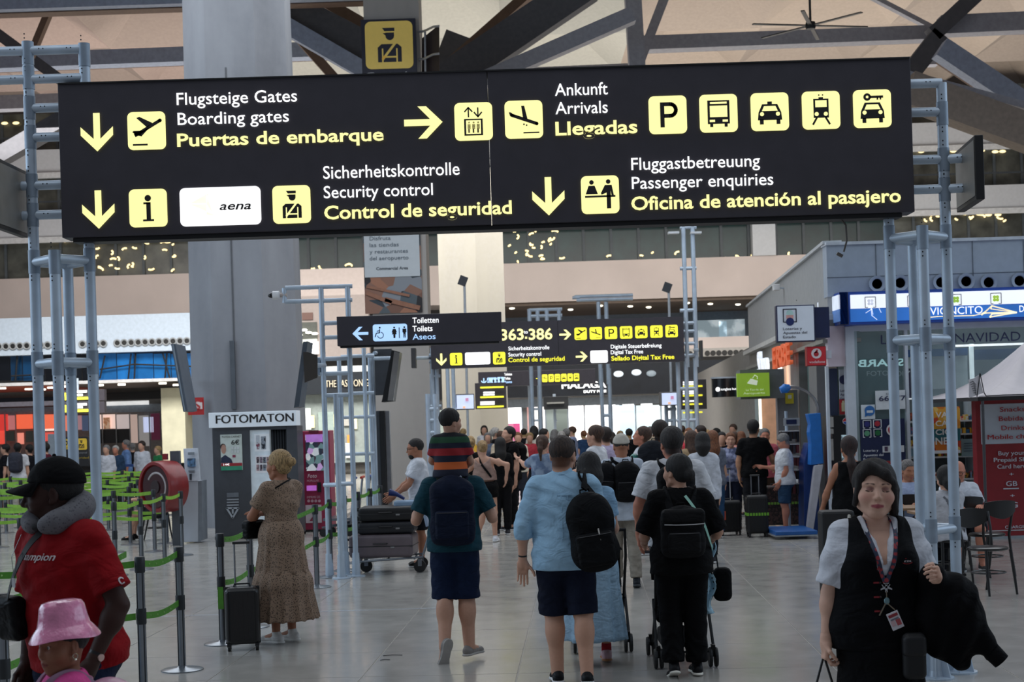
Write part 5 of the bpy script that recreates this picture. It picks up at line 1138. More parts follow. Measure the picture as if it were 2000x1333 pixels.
for t, a, b, z, c, mt in (('Shop', 31.5, 33.6, 2.72, .55, M('e8edf6', em=.6)), ('ERBE', 27.4, 30.4, 2.8, .42, M('d9623a', em=.35))):
    text(t, Fr((SX(b)-.12, b, 0), ((SX(a)-SX(b)), a-b, 0), (0, 0, 1)), 0, z, c, mt, width=1., bold=.02, parent=sw_, off=.05, t=.06)
# blue lottery light box, front and side return
lb = root('kiosk_light_box', PX(1860, 633, d-.4), 'long glowing blue and white light box sign over the lottery kiosk', 'sign'); dl = d-.4
slab('frame', 1657, 2150, 563, 627, dl, .38, navyL, lb)
slab('white_band', 1661, 2150, 569, 596, dl-.02, .03, M('eef3fb', em=.75, noise=.03, scale=.8), lb); slab('blue_band', 1661, 2150, 597, 622, dl-.02, .03, M('2f6fc4', em=.5, noise=.15, scale=1.2), lb)
for px, c in ((1699, 'd8dcea'), (1782, 'd9484a'), (1866, '9fc94a'), (1944, 'a6c84a')):
    mb = MB(); x, z = zx(px, 582-(px-1860)*.0306+4, dl); s_ = 20*K; f_ = front(dl); mb.mi(0); line(mb, f_, [(x-s_*.25, z-s_/2), (x-s_/2, z-s_/2), (x-s_/2, z+s_/2), (x+s_/2, z+s_/2), (x+s_/2, z-s_/2), (x+s_*.25, z-s_/2)], s_*.06, .03, .004)
    mb.mi(1)
    for q in ((-.14, -.14), (.14, -.14), (-.14, .14), (.14, .14)): disc(mb, f_, x+q[0]*s_, z+q[1]*s_, s_*.16, .03, .004)
    mb.build('emblem', [M('2c2c34', .5), M(c, em=.5)], lb)
wl = M('ffffff', em=.95)
text('EL AVIONCITO', front(dl), *zx(1776, 617, dl), 15*K, wl, width=140*K, parent=lb, off=.03); mb = MB(); f_ = front(dl)
line(mb, f_, [zx(1776, 624, dl), zx(1830, 619, dl), zx(1900, 617, dl), zx(1925, 612, dl)], .014, .03, .004)
line(mb, f_, [zx(1916, 616, dl), zx(1936, 598, dl), zx(1984, 611, dl), zx(1932, 620, dl), zx(1936, 614, dl), zx(1984, 611, dl), zx(1918, 612, dl)], .02, .03, .004)
line(mb, f_, [zx(1936, 598, dl), zx(1934, 604, dl), zx(1984, 611, dl)], .014, .03, .004); mb.build('plane_drawing', M('ffe9c0', em=.8), lb)
text('D', front(dl), *zx(1990, 610, dl), 13*K, wl, width=9*K, parent=lb, off=.03)
mb = MB()
for P in (((1700, 600), (1702, 617), (1712, 625)), ((1716, 603), (1720, 611)), ((1690, 612), (1702, 604), (1704, 615))): line(mb, f_, [zx(*p, dl) for p in P], .01, .03, .004)
mb.build('scribble', M('dfe9ff', em=.7), lb)
X1 = PX(1640, 600, dl).x
for nm, z0_, z1_, mt, o in (('side_frame', 634, 571, navyL, 0), ('side_white_band', 604, 576, M('dfe6f2', em=.55), -.02), ('side_blue_band', 628, 605, M('5f86c4', em=.35), -.02)):
    za, zb = PX(1640, z0_, dl).z, PX(1640, z1_, dl).z; MB().prism([(X1+o, dl, za), (X1+.0+o, dl+1.6, za), (X1+o, dl+1.6, zb), (X1+o, dl, zb)], (.12 if o == 0 else .03, 0, 0)).build(nm, mt, lb)
MB().bx(X1, PX(1657, 600, dl).x, dl, dl+.3, PX(1648, 634, dl).z, PX(1648, 571, dl).z).build('corner_frame', navy, lb)
# kiosk front: white frame, glazing, interior shelves
slab('header_panel', 1657, 2150, 627, 640, d-.05, .2, kw, kb); slab('frame_post', 1657, 1674, 638, 1042, d-.08, .2, kw, kb); slab('glass_frame', 1674, 1679, 640, 1042, d-.04, .1, M('9fb0b4', .4), kb)
slab('window_mullion', 1772, 1778, 640, 1042, d-.05, .12, kw, kb); slab('transom', 1774, 1915, 776, 779, d-.05, .1, M('e9eef0', em=.3), kb)
kg = root('window_5', (rb(1800, 1040).x, d, 0), kind='structure')
slab('pane', 1679, 1772, 640, 1042, d+.02, .02, M('6a8488', .08, noise=.05, alpha=.35, coat=.5), kg); slab('pane', 1778, 2150, 640, 776, d+.02, .02, M('90a4aa', .08, noise=.05, alpha=.3, coat=.5), kg)
ki = root('wall_kiosk_interior', (rb(1800, 1040).x, d+2.6, 0), kind='structure')
slab('back_wall', 1640, 2200, 600, 1060, d+3, .1, M('76807f', .7), ki); slab('ceiling_light', 1850, 2000, 672, 676, d+2.4, .1, M('f0fbff', em=1.8), ki); slab('blue_header', 1770, 1890, 682, 696, d+2.5, .1, M('234a7c', .5), ki); slab('blue_header', 1905, 2000, 682, 702, d+2.5, .1, M('2a3f66', .5), ki)
slab('light_pillar', 1897, 1903, 672, 780, d+2.4, .1, M('dff4fa', em=.9), ki); slab('dark_display', 1676, 1765, 700, 880, d+2.5, .1, M('54605f', .5), ki); slab('purple_display', 1772, 1800, 720, 820, d+2.3, .1, M('2d2440', .5), ki); slab('pale_display', 1765, 1890, 697, 760, d+2.6, .1, M('a7b4b6', .4, em=.08), ki)
text('STARB', front(d+2.3), *zx(1676, 717, d+2.3), 14*K*1.1, M('bff2f6', em=.8), width=90*K*1.1, bold=.03, parent=ki, mirror=True)  # glowing mirrored letters imitate a sign's reflection in the kiosk glass
text('FOTO', front(d+2.3), *zx(1693, 735, d+2.3), 10*K*1.1, M('a9b4b6', em=.15), width=42*K*1.1, parent=ki); text('OPY', front(d+2.3), *zx(1750, 735, d+2.3), 10*K*1.1, M('a9b4b6', em=.15), width=28*K*1.1, parent=ki)
nv = M('22264f', .5); text('L', front(d-.05), *zx(1719, 673, d), 19*K, nv, width=12*K, parent=kb); text('NAVIDAD', front(d-.05), *zx(1863, 670, d), 19*K, nv, width=128*K, parent=kb)
slab('valance_sign', 1679, 2150, 640, 641, d-.05, .02, kw, kb)
# shelves of goods at the counter
shf = root('shop_shelf', PX(1850, 1010, d+.4), 'open shelves packed with sweets and magazines inside the kiosk', 'shelf')
for y in (822, 848, 872, 892, 936, 1000): slab('shelf_board', 1778, 1912, y, y+3, d+.35, .5, M('c3c8ca', .5), shf)
slab('shelf_back', 1776, 1914, 776, 1010, d+.9, .05, M('5f6a6c', .7), shf); slab('shelf_side', 1907, 1914, 776, 1044, d+.3, .6, M('aab3b8', .5), shf); slab('counter', 1776, 1914, 1003, 1042, d+.3, .6, M('3b3f45', .6), shf)
goods = ['c83b2e', 'e0a030', '2c6a9c', 'e9e2d2', '3a8a4a', '7a2c5a', 'f0c84a', '20242c', 'b8522a', '8fb8d0']
pk = None
for r_, y in enumerate((822, 848, 872, 892, 936)):
    x_ = 1780
    while x_ < 1905:
        w_ = rnd.uniform(3, 8); h_ = rnd.uniform(8, 17)
        o = slab('goods_packet', x_, x_+w_, y-h_, y, d+.45, .1, M(rnd.choice(goods), .4, noise=.25, scale=30, kind='blotch', col2=rnd.choice(goods)))
        tag(o, 'small colourful packet on the %s kiosk shelf, %s' % (('top', 'second', 'third', 'fourth', 'lowest')[r_], 'far left' if x_ < 1800 else 'left of the yellow poster' if x_ < 1822 else 'behind the yellow poster' if x_ < 1877 else 'right of the yellow poster'), 'packet', 'packets on the kiosk shelves'); x_ += w_+rnd.uniform(.5, 3)
# stickers and posters on the glass
st = root('glass_posters', PX(1730, 930, d-.1), 'white ticket with number 66777 stuck to the kiosk glass', 'poster'); slab('sheet', 1710, 1768, 763, 800, d-.08, .01, M('d9dde0', .6), st)
text('66777', front(d-.09), *zx(1714, 784, d), 10*K, nv, width=52*K, bold=.02, parent=st); text('EUROS', front(d-.09), *zx(1728, 772, d), 4*K, gy, width=22*K, parent=st)
st = root('round_sticker', PX(1695, 818, d-.1), 'blue speech bubble sticker on white above the navy poster', 'sticker'); slab('sheet', 1682, 1709, 791, 819, d-.08, .01, M('d5dde2', .6), st)
mb = MB(); x, z = zx(1696, 803, d); disc(mb, front(d-.09), x, z, 10*K, .002, .002, 20); poly(mb, front(d-.09), [(x-9*K, z-4*K), (x-4*K, z-9*K), (x-10*K, z-12*K)], .002, .002); mb.mi(1); rect(mb, front(d-.09), x-6*K, z-4*K, x+6*K, z+1*K, .005, .002); mb.build('bubble', [M('2b6cb0', .5), M('d5dde2', .5)], st)
st = root('navy_poster', PX(1725, 900, d-.1), 'navy lottery poster with four framed emblems on the kiosk glass', 'poster'); slab('sheet', 1681, 1768, 819, 900, d-.07, .01, navy, st)
for i, (px, py, c) in enumerate(((1691, 829, '2a2e78'), (1711, 828, 'b02a3a'), (1691, 847, '5f9f7a'), (1712, 846, '1d6b3a'))):
    mb = MB(); x, z = zx(px, py, d); s_ = 15*K; f_ = front(d-.08); line(mb, f_, [(x-s_*.3, z-s_/2), (x-s_/2, z-s_/2), (x-s_/2, z+s_/2), (x+s_/2, z+s_/2), (x+s_/2, z-s_/2), (x+s_*.3, z-s_/2)], s_*.1, .002, .004)
    mb.mi(1); disc(mb, f_, x, z, s_*.36, .002, .003); mb.build('emblem', [M('e2e4e8', .5), M(c, .5)], st)
for s_, px, py, w_ in (('Loterías y', 1684, 883, 29), ('Apuestas del', 1684, 892, 39), ('Estado', 1684, 900, 20)): text(s_, front(d-.08), *zx(px, py, d), 5*K, M('dfe2e8', .5), width=w_*K, bold=.02, parent=st)
slab('white_label', 1724, 1766, 871, 884, d-.09, .01, M('d5d8dc', .5), st); slab('label_mark', 1728, 1734, 873, 882, d-.1, .01, M('4a3550', .5), st)
st = root('red_poster', PX(1735, 940, d-.1), 'low red poster with pale lettering under the navy poster', 'poster'); slab('sheet', 1684, 1778, 901, 940, d-.06, .01, M('9e2a30', .5), st); text('CAMES', front(d-.07), *zx(1700, 916, d), 10*K, M('d9a9a9', .5), width=68*K, bold=.02, parent=st)
mb = MB(); x, z = zx(1740, 840, d); st = root('round_sticker', PX(1740, 850, d-.1), 'round red and white sticker half hidden by a truss post', 'sticker'); disc(mb, front(d-.1), x, z, 12*K, .002, .003, 24); mb.mi(1); disc(mb, front(d-.1), x, z, 9*K, .006, .002, 24); mb.build('disc', [M('e2dcdc', .5), M('b03038', .5)], st)
st = root('sale_poster', PX(1848, 885, d), 'colourful yellow and orange poster with big white letters', 'poster'); slab('sheet', 1822, 1876, 795, 886, d+.1, .01, M('d9942e', .5, kind='picture', scale=7, par=('e0a23a', 'd97a2a', 'c94a2a', 'e8c06a', 'd9882e', 'b5402a')), st); slab('band', 1822, 1876, 838, 862, d+.09, .01, M('2c6a72', .5), st); slab('foot', 1822, 1876, 880, 886, d+.09, .01, M('e9e9e9', .5), st)
for s_, py, w_, c_ in (('VA', 816, 24, 11), ('CA', 833, 24, 11), ('CIO', 850, 32, 11), ('NES', 869, 34, 14)): text(s_, front(d+.08), *zx(1830, py, d), c_*K, M('e9e2da', .5), width=w_*K, bold=.03, parent=st)
st = root('framed_notice', PX(1890, 895, d), 'small framed pale notice standing on a kiosk shelf', 'notice'); slab('sheet', 1878, 1904, 858, 892, d+.25, .02, M('7a9498', .5), st)
for y in (866, 871, 876, 881): slab('print_line', 1883, 1899, y, y+.8, d+.24, .005, navy, st)
# doorway left of the frame: drinks machine, extinguisher sign
slab('door_jamb', 1618, 1623, 716, 1042, d, .1, kw, kb); slab('door_reveal', 1624, 1640, 720, 1042, d+.3, .3, M('2a3550', .5), kb); slab('side_fascia', 1617, 1657, 637, 716, d-.02, .2, M('d3c3cb', .5, kind='blotch', col2='ddd0d8', scale=2), kb)
slab('inner_panel', 1640, 1657, 722, 780, d+.25, .05, M('b9bdc3', .5), kb); mb = MB(); x, z = zx(1649, 742, d+.2); disc(mb, front(d+.24), x, z, 9*K, .002, .003); mb.build('emblem', nv, kb)
for s_, y in (('Loter', 766), ('Apue', 774), ('Estad', 782)): text(s_, front(d+.24), *zx(1641, y-.5, d+.24), 4.5*K, nv, width=15*K, bold=.02, parent=kb)
slab('extinguisher_sign', 1640, 1657, 780, 810, d+.24, .02, M('b3262c', .5), kb); slab('extinguisher_symbol', 1644, 1650, 787, 804, d+.22, .01, M('d9cfa9', .5), kb); slab('extinguisher_symbol', 1645, 1649, 783, 787, d+.22, .01, M('d9cfa9', .5), kb)
vm = root('drinks_machine', PX(1645, 1040, d+.3), 'black drinks vending machine with round red white and blue emblem in the kiosk doorway', 'machine')
slab('cabinet', 1628, 1657, 812, 1042, d+.1, .7, M('0e0e11', .4), vm); slab('lit_window', 1644, 1657, 850, 905, d+.08, .03, M('a9c0c8', em=.5, kind='blotch', col2='333c42', scale=9), vm)
mb = MB(); f_ = front(d+.08); x, z = zx(1652, 823, d+.08); disc(mb, f_, x, z, 6.5*K, .0, .004, 20); mb.mi(1); disc(mb, f_, x, z, 5.8*K, .004, .003, 16, None, 10, 190); mb.mi(2); disc(mb, f_, x, z, 5.8*K, .004, .003, 16, None, 200, 360); mb.build('emblem', [M('e8e8ea', .5), M('c5303a', .5), M('2a4fa5', .5)], vm)
for y0, y1 in ((815, 835), (838, 848), (858, 900)): slab('label', 1622, 1628, y0, y1, d+.09, .02, M('b9b4ae', .5), vm)
# hanging square signs of the side wall
def sq(name, px0, px1, y0, y1, d_, mat, edge, label):
    b = root(name, PX((px0+px1)/2, y1, d_), label, 'sign'); slab('case', px0, px1, y0, y1, d_, .16, edge, b, bevel=.01); w2 = (px1-px0)*.02+.8; slab('face', px0+w2, px1-w2, y0+w2, y1-w2, d_-.015, .02, mat, b); return b
d2 = 23.2; K2 = d2/FOC; l1 = sq('lottery_sign', 1517, 1592, 596, 668, d2, M('cfd7e2', .5, em=.12, noise=.02), navy, 'square white lottery sign with blue edge hung above the shop fronts'); slab('bracket', 1592, 1620, 600, 660, d2+.05, .74, navy, l1)
mb = MB(); f_ = front(d2-.02); x, z = zx(1542, 617, d2); s_ = 25*K2; line(mb, f_, [(x-s_*.3, z-s_/2), (x-s_/2, z-s_/2), (x-s_/2, z+s_/2), (x+s_/2, z+s_/2), (x+s_/2, z-s_/2), (x+s_*.3, z-s_/2)], s_*.08, .002, .004)
mb.mi(1); disc(mb, f_, x, z+4*K2, 7*K2, .002, .003); mb.mi(2); rect(mb, f_, x-7*K2, z-6*K2, x+7*K2, z+1*K2, .003, .003); mb.mi(3); disc(mb, f_, x, z-12*K2, 8*K2, .005, .004); mb.build('emblem', [M('20243a', .5), M('bfe3dd', .5), M('e2a7a0', .5), M('1b2c66', .5)], l1)
for s_, y, w_ in (('Loterías y', 645, 37), ('Apuestas del', 653, 47), ('Estado', 661, 25)): text(s_, front(d2-.02), *zx(1529, y+.5, d2), 5.2*K2, M('1d2238', .5), width=w_*K2, bold=.025, parent=l1)
d2 = 23.4; l2 = sq('phone_shop_sign', 1576, 1614, 677, 715, d2, M('b3242c', .5, em=.12, noise=.02), M('9c1f28', .5), 'small square red phone shop sign with white ring emblem'); mb = MB(); f_ = front(d2-.02); x, z = zx(1594, 691, d2); K2 = d2/FOC; slab('bracket', 1610, 1624, 685, 700, d2+.05, .6, kw, l2)
disc(mb, f_, x, z, 10*K2, .002, .003, 24); mb.mi(1); disc(mb, f_, x-.5*K2, z-1*K2, 5*K2, .005, .003); poly(mb, f_, [(x-5*K2, z), (x+1*K2, z+8*K2), (x+3*K2, z+7*K2), (x+2*K2, z+2*K2)], .005, .003); mb.build('emblem', [M('e9dede', .5), M('b3242c', .5)], l2); text('vodafone', front(d2-.02), *zx(1580, 710, d2), 5*K2, M('e9dede', .5), width=31*K2, bold=.015, parent=l2)
d2 = 27; K2 = d2/FOC; gs = root('green_shop_sign', PX(1480, 778, d2), 'bright green rectangular sign with white bag emblem on a grey box', 'sign')
slab('grey_box', 1446, 1532, 722, 779, d2+.15, .5, M('66686b', .5), gs); slab('green_face', 1440, 1503, 729, 775, d2, .1, M('9dc43a', .5, em=.18, noise=.02), gs)
mb = MB(); f_ = front(d2); poly(mb, f_, [zx(*p, d2) for p in ((1459, 749), (1466, 740), (1480, 744), (1478, 753), (1466, 751))], .004, .004); line(mb, f_, [zx(*p, d2) for p in ((1470, 739), (1474, 733), (1479, 736), (1479, 741))], .012, .004, .004); mb.build('emblem', M('e9f2d8', em=.3), gs)
text('La Tienda del', front(d2), *zx(1457, 764, d2), 4*K2, M('dfeec0', em=.3), width=34*K2, parent=gs); text('Aeropuerto', front(d2), *zx(1452, 771, d2), 4.5*K2, M('dfeec0', em=.3), width=42*K2, parent=gs)
d2 = 34; K2 = d2/FOC; bl = root('drum_sign', PX(1417, 778, d2), 'black drum shaped hanging sign with white dot and shop name', 'sign'); c = PX(1418, 757, d2); MB().cyl(c+Vector((0, .3, -.21)), c+Vector((0, .3, .2)), .28, .28, 24).build('drum', M('0b0c10', .25), bl, True); MB().cyl(c+Vector((0, .3, .2)), c+Vector((0, .3, .235)), .3, .3, 24).build('rim', M('aab2ba', .4), bl)
mb = MB(); x, z = zx(1402, 761, d2); disc(mb, front(d2), x, z, 4.5*K2, .0, .01); mb.build('dot', WHT, bl); text('sunglass hut', front(d2), *zx(1408, 763, d2), 5*K2, WHT, width=30*K2, bold=.01, parent=bl)
# blue luggage machine with curved lamp arm
d3 = 24.2; um = root('luggage_machine', PX(1560, 1046, d3), 'bright blue luggage wrapping machine with arched metal lamp arm', 'machine')
mb = MB(); mb.prism([PX(x, y, d3) for x, y in ((1578, 809), (1603, 807), (1609, 906), (1583, 909), (1584, 868), (1581, 845), (1583, 830))], (0, .25, 0)); mb.build('head_panel', M('1d6fc0', .4), um, bevel=.01)
MB().prism([PX(x, y, d3+.3) for x, y in ((1570, 905), (1580, 866), (1596, 866), (1602, 1046), (1571, 1040))], (0, .5, 0)).build('body', M('1d3f80', .45), um, bevel=.01)
MB().prism([PX(x, y, d3-.05) for x, y in ((1591, 910), (1608, 908), (1588, 1042), (1575, 1042))], (0, .12, 0)).build('film_roll', M('bcbac0', .3, coat=.3), um, bevel=.01)
slab('turntable', 1515, 1597, 1038, 1046, d3-.9, 1.1, M('1d5aa0', .4), um, bevel=.01); slab('turntable_edge', 1513, 1597, 1046, 1048.5, d3-.92, 1.1, M('a9b0b5', .3, .6), um); mb = MB(); mb.cyl(PX(1545, 1040, d3-.3), PX(1545, 1037, d3-.3), .3, .3, 24); mb.build('turntable_plate', M('8d9499', .3, .6), um)
MB().tube([PX(x, y, d3+.1) for x, y in ((1597, 812), (1597, 795), (1590, 779), (1577, 766), (1560, 758), (1545, 756), (1538, 757))], .025, 10).build('lamp_arm', M('9a9a9c', .25, .8), um, True)
MB().tube([PX(1543, 756, d3+.1), PX(1534, 759, d3+.1), PX(1524, 763, d3+.1)], [.04, .08, .05], 14).build('lamp_head', M('1d6fc0', .35), um, True)
slab('yellow_notice', 1534, 1550, 768, 789, 27.56, .02, M('d9c22e', .5), sw_); slab('notice_mark', 1539, 1546, 772, 779, 27.54, .01, M('d9d9d4', .5), sw_); slab('pier_face', 1522, 1562, 762, 1040, 27.6, .2, M('7b787b', .6), sw_)
slab('warm_panel', 1490, 1522, 772, 1000, 30.5, .1, M('c79c7e', .5, em=.25), sw_); slab('lit_strip', 1483, 1488, 778, 838, 30.4, .06, M('fff3e0', em=1.2), sw_)
rk = root('accessory_rack', PX(1540, 1030, 25), 'tall wire rack of small black travel accessories against the grey pier', 'rack'); MB().cyl((PX(1541, 1000, 25.1).x, 25.1, 0), (PX(1541, 1000, 25.1).x, 25.1, 1.95), .025, .025, 10).build('pole', alu, rk)
slab('rack_header', 1531, 1562, 817, 832, 25, .03, M('b0b4b8', .5), rk); slab('rack_label', 1536, 1556, 820, 829, 24.98, .02, navy, rk)
for y in (842, 868, 892, 918, 945): slab('rack_arm', 1528, 1562, y, y+1.5, 24.9, .3, M('c9c9cc', .4), rk)
for i in range(26):
    a = 1527+(i % 5)*7.2; y = 843+(i//5)*26; slab('accessory', a, a+5.4, y, y+rnd.uniform(14, 21), 24.92, .12, M(rnd.choice(('141418', '1d1a20', '3a3338', '6a2c30')), .5), rk)
# small cameras on the fascia
for px, py, lb in ((1538, 542, 'small black camera on the upper edge of the shop fascia'), (1516, 562, 'small white camera left of the black camera on the fascia')):
    p = PX(px, py, 30); cmr = root('wall_camera', p, lb, 'camera'); MB().box(p, (.12, .2, .12)).build('housing', M('16161a' if px == 1538 else 'c9c9c9', .4), cmr, bevel=.01); MB().cyl(p, p+Vector((.35, .0, -.05)), .015, .015, 8).build('bracket', alu, cmr)
fm = MB()
for k in range(9):
    a = PX(1556+k*6, 588-k*3.2, 28); fm.tube([a, a+Vector((.06, 0, .12)), a+Vector((.13, 0, .05)), a+Vector((.2, 0, -.05))], .012, 5)
fm.build('metal_fringe', M('1a1a1d', .3, .5), sw_, kind='stuff')
# red pop-up shop poster, white canopy
d4 = 22.4; K4 = d4/FOC; rp = root('red_price_board', PX(1980, 1058, d4), 'tall red advertising board with white panel listing snacks and drinks', 'board')
slab('board_panel', 1909, 2080, 778, 1050, d4, .2, M('8e2128', .55, noise=.06), rp); slab('plinth', 1909, 2080, 1047, 1056, d4-.05, .3, M('9aa0a6', .5), rp); slab('white_panel', 1916, 2080, 788, 866, d4-.015, .02, M('c3cbd6', .5, noise=.02), rp); slab('trim_line', 1909, 2080, 1035, 1037, d4-.01, .02, M('c9c9cc', .4), rp)
rd = M('b02028', .5); wt = M('cfd2da', .5)
for s_, px, py, w_, c_, m_ in (('Snacks', 1951, 805, 49, 9.5, rd), ('Bebidas', 1949, 823, 54, 9.5, rd), ('Drinks', 1954, 841, 45, 9.5, rd), ('Mobile charger', 1927, 859, 112, 9.5, rd), ('Buy your', 1949, 890, 52, 8.5, wt), ('Prepaid SIM', 1940, 903, 70, 8.5, wt), ('Card here', 1947, 916, 56, 8.5, wt), ('+', 1970, 930, 9, 7, wt), ('GB', 1964, 950, 22, 10, wt), ('+', 1972, 972, 9, 7, wt), ('5G', 1966, 992, 21, 11, wt), ('CHARGING', 1962, 1033, 50, 6, wt)):
    text(s_, front(d4-.02 if py > 870 else d4-.04), *zx(px, py, d4), c_*K4, m_, width=w_*K4, bold=.018, parent=rp)
slab('underline', 1960, 1990, 954, 956, d4-.02, .01, wt, rp)
cv = root('canopy', PX(1950, 1050, 21.5), 'white pyramid market canopy with a printed profile drawing', 'canopy')
ap = PX(2012, 660, 22.2); c1, c2_, c3, c4 = PX(1912, 776, 19.6), PX(1790, 790, 23.6), PX(2330, 790, 23.6), PX(2330, 765, 19.6)
zc_ = c1.z; c2_.z = c3.z = c4.z = zc_; c2_.x = PX(1800, 780, 23.6).x-.1; mb = MB(); dn = Vector((0, 0, -.3))
ribs = []
def sag(a, b, t, s): p = a.lerp(b, t); p.z -= s*math.sin(math.pi*t); return p
for a, b in ((c1, c2_), (c2_, c3), (c3, c4), (c4, c1)):
    n = 8; P = []
    for i in range(n+1):
        e = a.lerp(b, i/n)
        for j in range(n+1): P.append(sag(ap, e, j/n, .18*(1+.5*math.sin(math.pi*i/n))))
    mb._add(P, [(i*(n+1)+j, i*(n+1)+j+1, (i+1)*(n+1)+j+1, (i+1)*(n+1)+j) for i in range(n) for j in range(n)])
cvo = mb.build('cloth_roof', M('c0b9bb', .8, noise=.03), cv, True); cvo.modifiers.new('s', 'SOLIDIFY').thickness = .01
mb = MB()
for a, b in ((c1, c2_), (c4, c1)): mb._add([a, b, b+Vector((0, 0, -.05)), a+Vector((0, 0, -.05))], [(0, 1, 2, 3)])
mb.build('hem', M('1b191b', .7), cv).modifiers.new('s', 'SOLIDIFY').thickness = .015
dc = 19.5; f_ = front(dc); mb = MB(); line(mb, f_, [zx(*p, dc) for p in ((1908, 775), (1914, 730), (1922, 768), (1926, 774), (1960, 772), (2040, 770))], .012, .002, .003)
for k in range(6): line(mb, f_, [zx(1894+k*1.5, 748+k*4, dc), zx(1900+k*1, 745+k*4.5, dc), zx(1906, 752+k*4, dc)], .006, .002, .002)
mb.build('printed_drawing', M('141216', .7), cv); mb = MB(); poly(mb, f_, [zx(*p, dc) for p in ((1893, 742), (1903, 739), (1912, 733), (1921, 768), (1907, 773), (1893, 778))], -.02, .012); mb.build('corner_flap', M('c6c2c6', .8), cv)
for p in (c1, c2_): MB().cyl((p.x+.05, p.y+.02, 0), (p.x+.05, p.y+.02, zc_), .02, .02, 8).build('pole', M('4b4b4e', .5, .5), cv)
# bentwood chairs and small tables
blk = M('100f10', .35, noise=.1, coat=.2)
def chair(loc, rz, label):
    t = tag(empty('bistro_chair', loc, rz), label, 'chair', 'black bentwood chairs at the kiosk terrace')
    mb = MB(); mb.lathe([(.0, .45), (.19, .45), (.205, .46), (.205, .475), (.19, .485), (0, .478)], (0, 0, 0), 28); mb.build('seat', blk, t, True)
    for q in (-1, 1):
        MB().tube([(q*.15, .17, .46), (q*.165, .2, .2), (q*.17, .23, 0)], [.018, .016, .012], 10).build('leg', blk, t, True)
        MB().tube([(q*.17, -.27, 0), (q*.17, -.2, .3), (q*.175, -.17, .47), (q*.19, -.2, .66), (q*.2, -.25, .83)], [.012, .015, .017, .015, .013], 10).build('leg', blk, t, True)
    MB().torus((0, 0, .22), .17, .009, n=28, m=8).build('stretcher', blk, t, True)
    P = []; n = 12
    for zt in (0, 1):
        for s_ in (0, 1):
            for i in range(n+1):
                a = -1+2*i/n; z = (.85+.02*(1-a*a)) if zt else (.74-.08*(1-a*a)); P.append(Vector((a*.205, -.255-.05*(1-a*a)+s_*.018, z)))
    m_ = n+1; mb = MB(); F = []
    for i in range(n): F += [(i, i+1, 2*m_+i+1, 2*m_+i), (m_+i+1, m_+i, 3*m_+i, 3*m_+i+1), (i+1, i, m_+i, m_+i+1), (2*m_+i, 2*m_+i+1, 3*m_+i+1, 3*m_+i)]
    F += [(0, 2*m_, 3*m_, m_), (n, m_+n, 3*m_+n, 2*m_+n)]
    mb._add(P, F); mb.build('backrest', blk, t, True); return t
chair((FL(1938, 15.8).x, 15.9, 0), R(-160), 'black bentwood chair standing nearest, with its back towards the red board')
def terr(loc, label, wx=.7):
    t = tag(empty('cafe_table', loc, 0), label, 'table', 'small cafe tables at the kiosk'); MB().box((0, 0, .735), (wx, .6, .03)).build('tabletop', M('8a6a4c', .5, kind='brushed', noise=.15), t, bevel=.004); MB().cyl((0, 0, .02), (0, 0, .72), .03, .03, 10).build('pedestal', blk, t)
    MB().box((0, 0, .015), (.4, .05, .03)).build('base', blk, t); MB().box((0, 0, .0151), (.05, .4, .03)).build('base', blk, t); return t
terr((FL(1852, 17.6).x, 17.6, 0), 'small wooden topped cafe table between the truss and the black chairs', .75); terr((FL(1765, 18.6).x, 18.6, 0), 'wooden topped cafe table in front of the seated woman in pale vest')
chair((FL(1935, 17.5).x, 17.6, 0), R(20), 'black bentwood chair pulled to the table behind the nearest chair')
# ------------------------------------------------------------------ photo booth, photo printer, info kiosk, hose reel
d = 27.0; K = d/FOC; gr = M('45484e', .5, noise=.06)
pb = root('photo_booth', PX(500, 1050, d), 'dark grey photo booth with white roof sign beside the concrete column', 'booth')
x0, x1 = PX(417, 940, d).x, PX(583, 940, d).x; zt = PX(500, 834, d).z
def X(px, y=940): return PX(px, y, d).x
def Zp(px, py): return PX(px, py, d).z
MB().bx(x0, X(490), d, d+.75, 0, zt).build('cabinet', gr, pb, bevel=.01); MB().bx(X(562), x1, d, d+.75, 0, zt).build('side_wall', gr, pb, bevel=.01); MB().bx(X(490), X(562), d+.7, d+.75, 0, zt).build('back_wall', M('3a3d42', .6), pb); MB().bx(X(490), X(562), d, d+.72, zt-.06, zt-.001).build('lintel', gr, pb); MB().bx(x0, x1, d-.02, d+.73, 0, .05).build('plinth', black, pb)
MB().bx(X(490), X(528), d+.05, d+.4, 0.08, zt-.06).build('inner_panel', M('b9c6cf', .4, em=.25), pb)
slab('notice', 497, 526, 848, 882, d+.04, .01, M('cfd6dc', .5, em=.2), pb); slab('notice_print', 500, 507, 851, 878, d+.03, .01, M('8a4a5a', .5, kind='scribble', col2='cfd6dc', scale=14), pb); slab('notice_print', 510, 519, 853, 878, d+.03, .01, M('2a2e38', .5, kind='scribble', col2='9aa2ac', scale=10), pb)
slab('notice', 499, 528, 890, 924, d+.04, .01, M('cdd0d6', .5, em=.2), pb)
for i in range(8): slab('photo_strip', 501+(i % 4)*6.5, 506+(i % 4)*6.5, 893+(i//4)*15, 905+(i//4)*15, d+.03, .01, M(('a98a90', '8a7a8a', '7a8a9a', 'b59a9a')[i % 4], .5, kind='scribble', col2='3a3038', scale=20), pb)
P = []; n = 40; zc0, zc1 = .75, zt-.06
for z in (zc0, zc1):
    for i in range(n+1): a = i/n; P.append((X(530)+(X(562)-X(530))*a, d+.1+.03*math.sin(a*38), z))
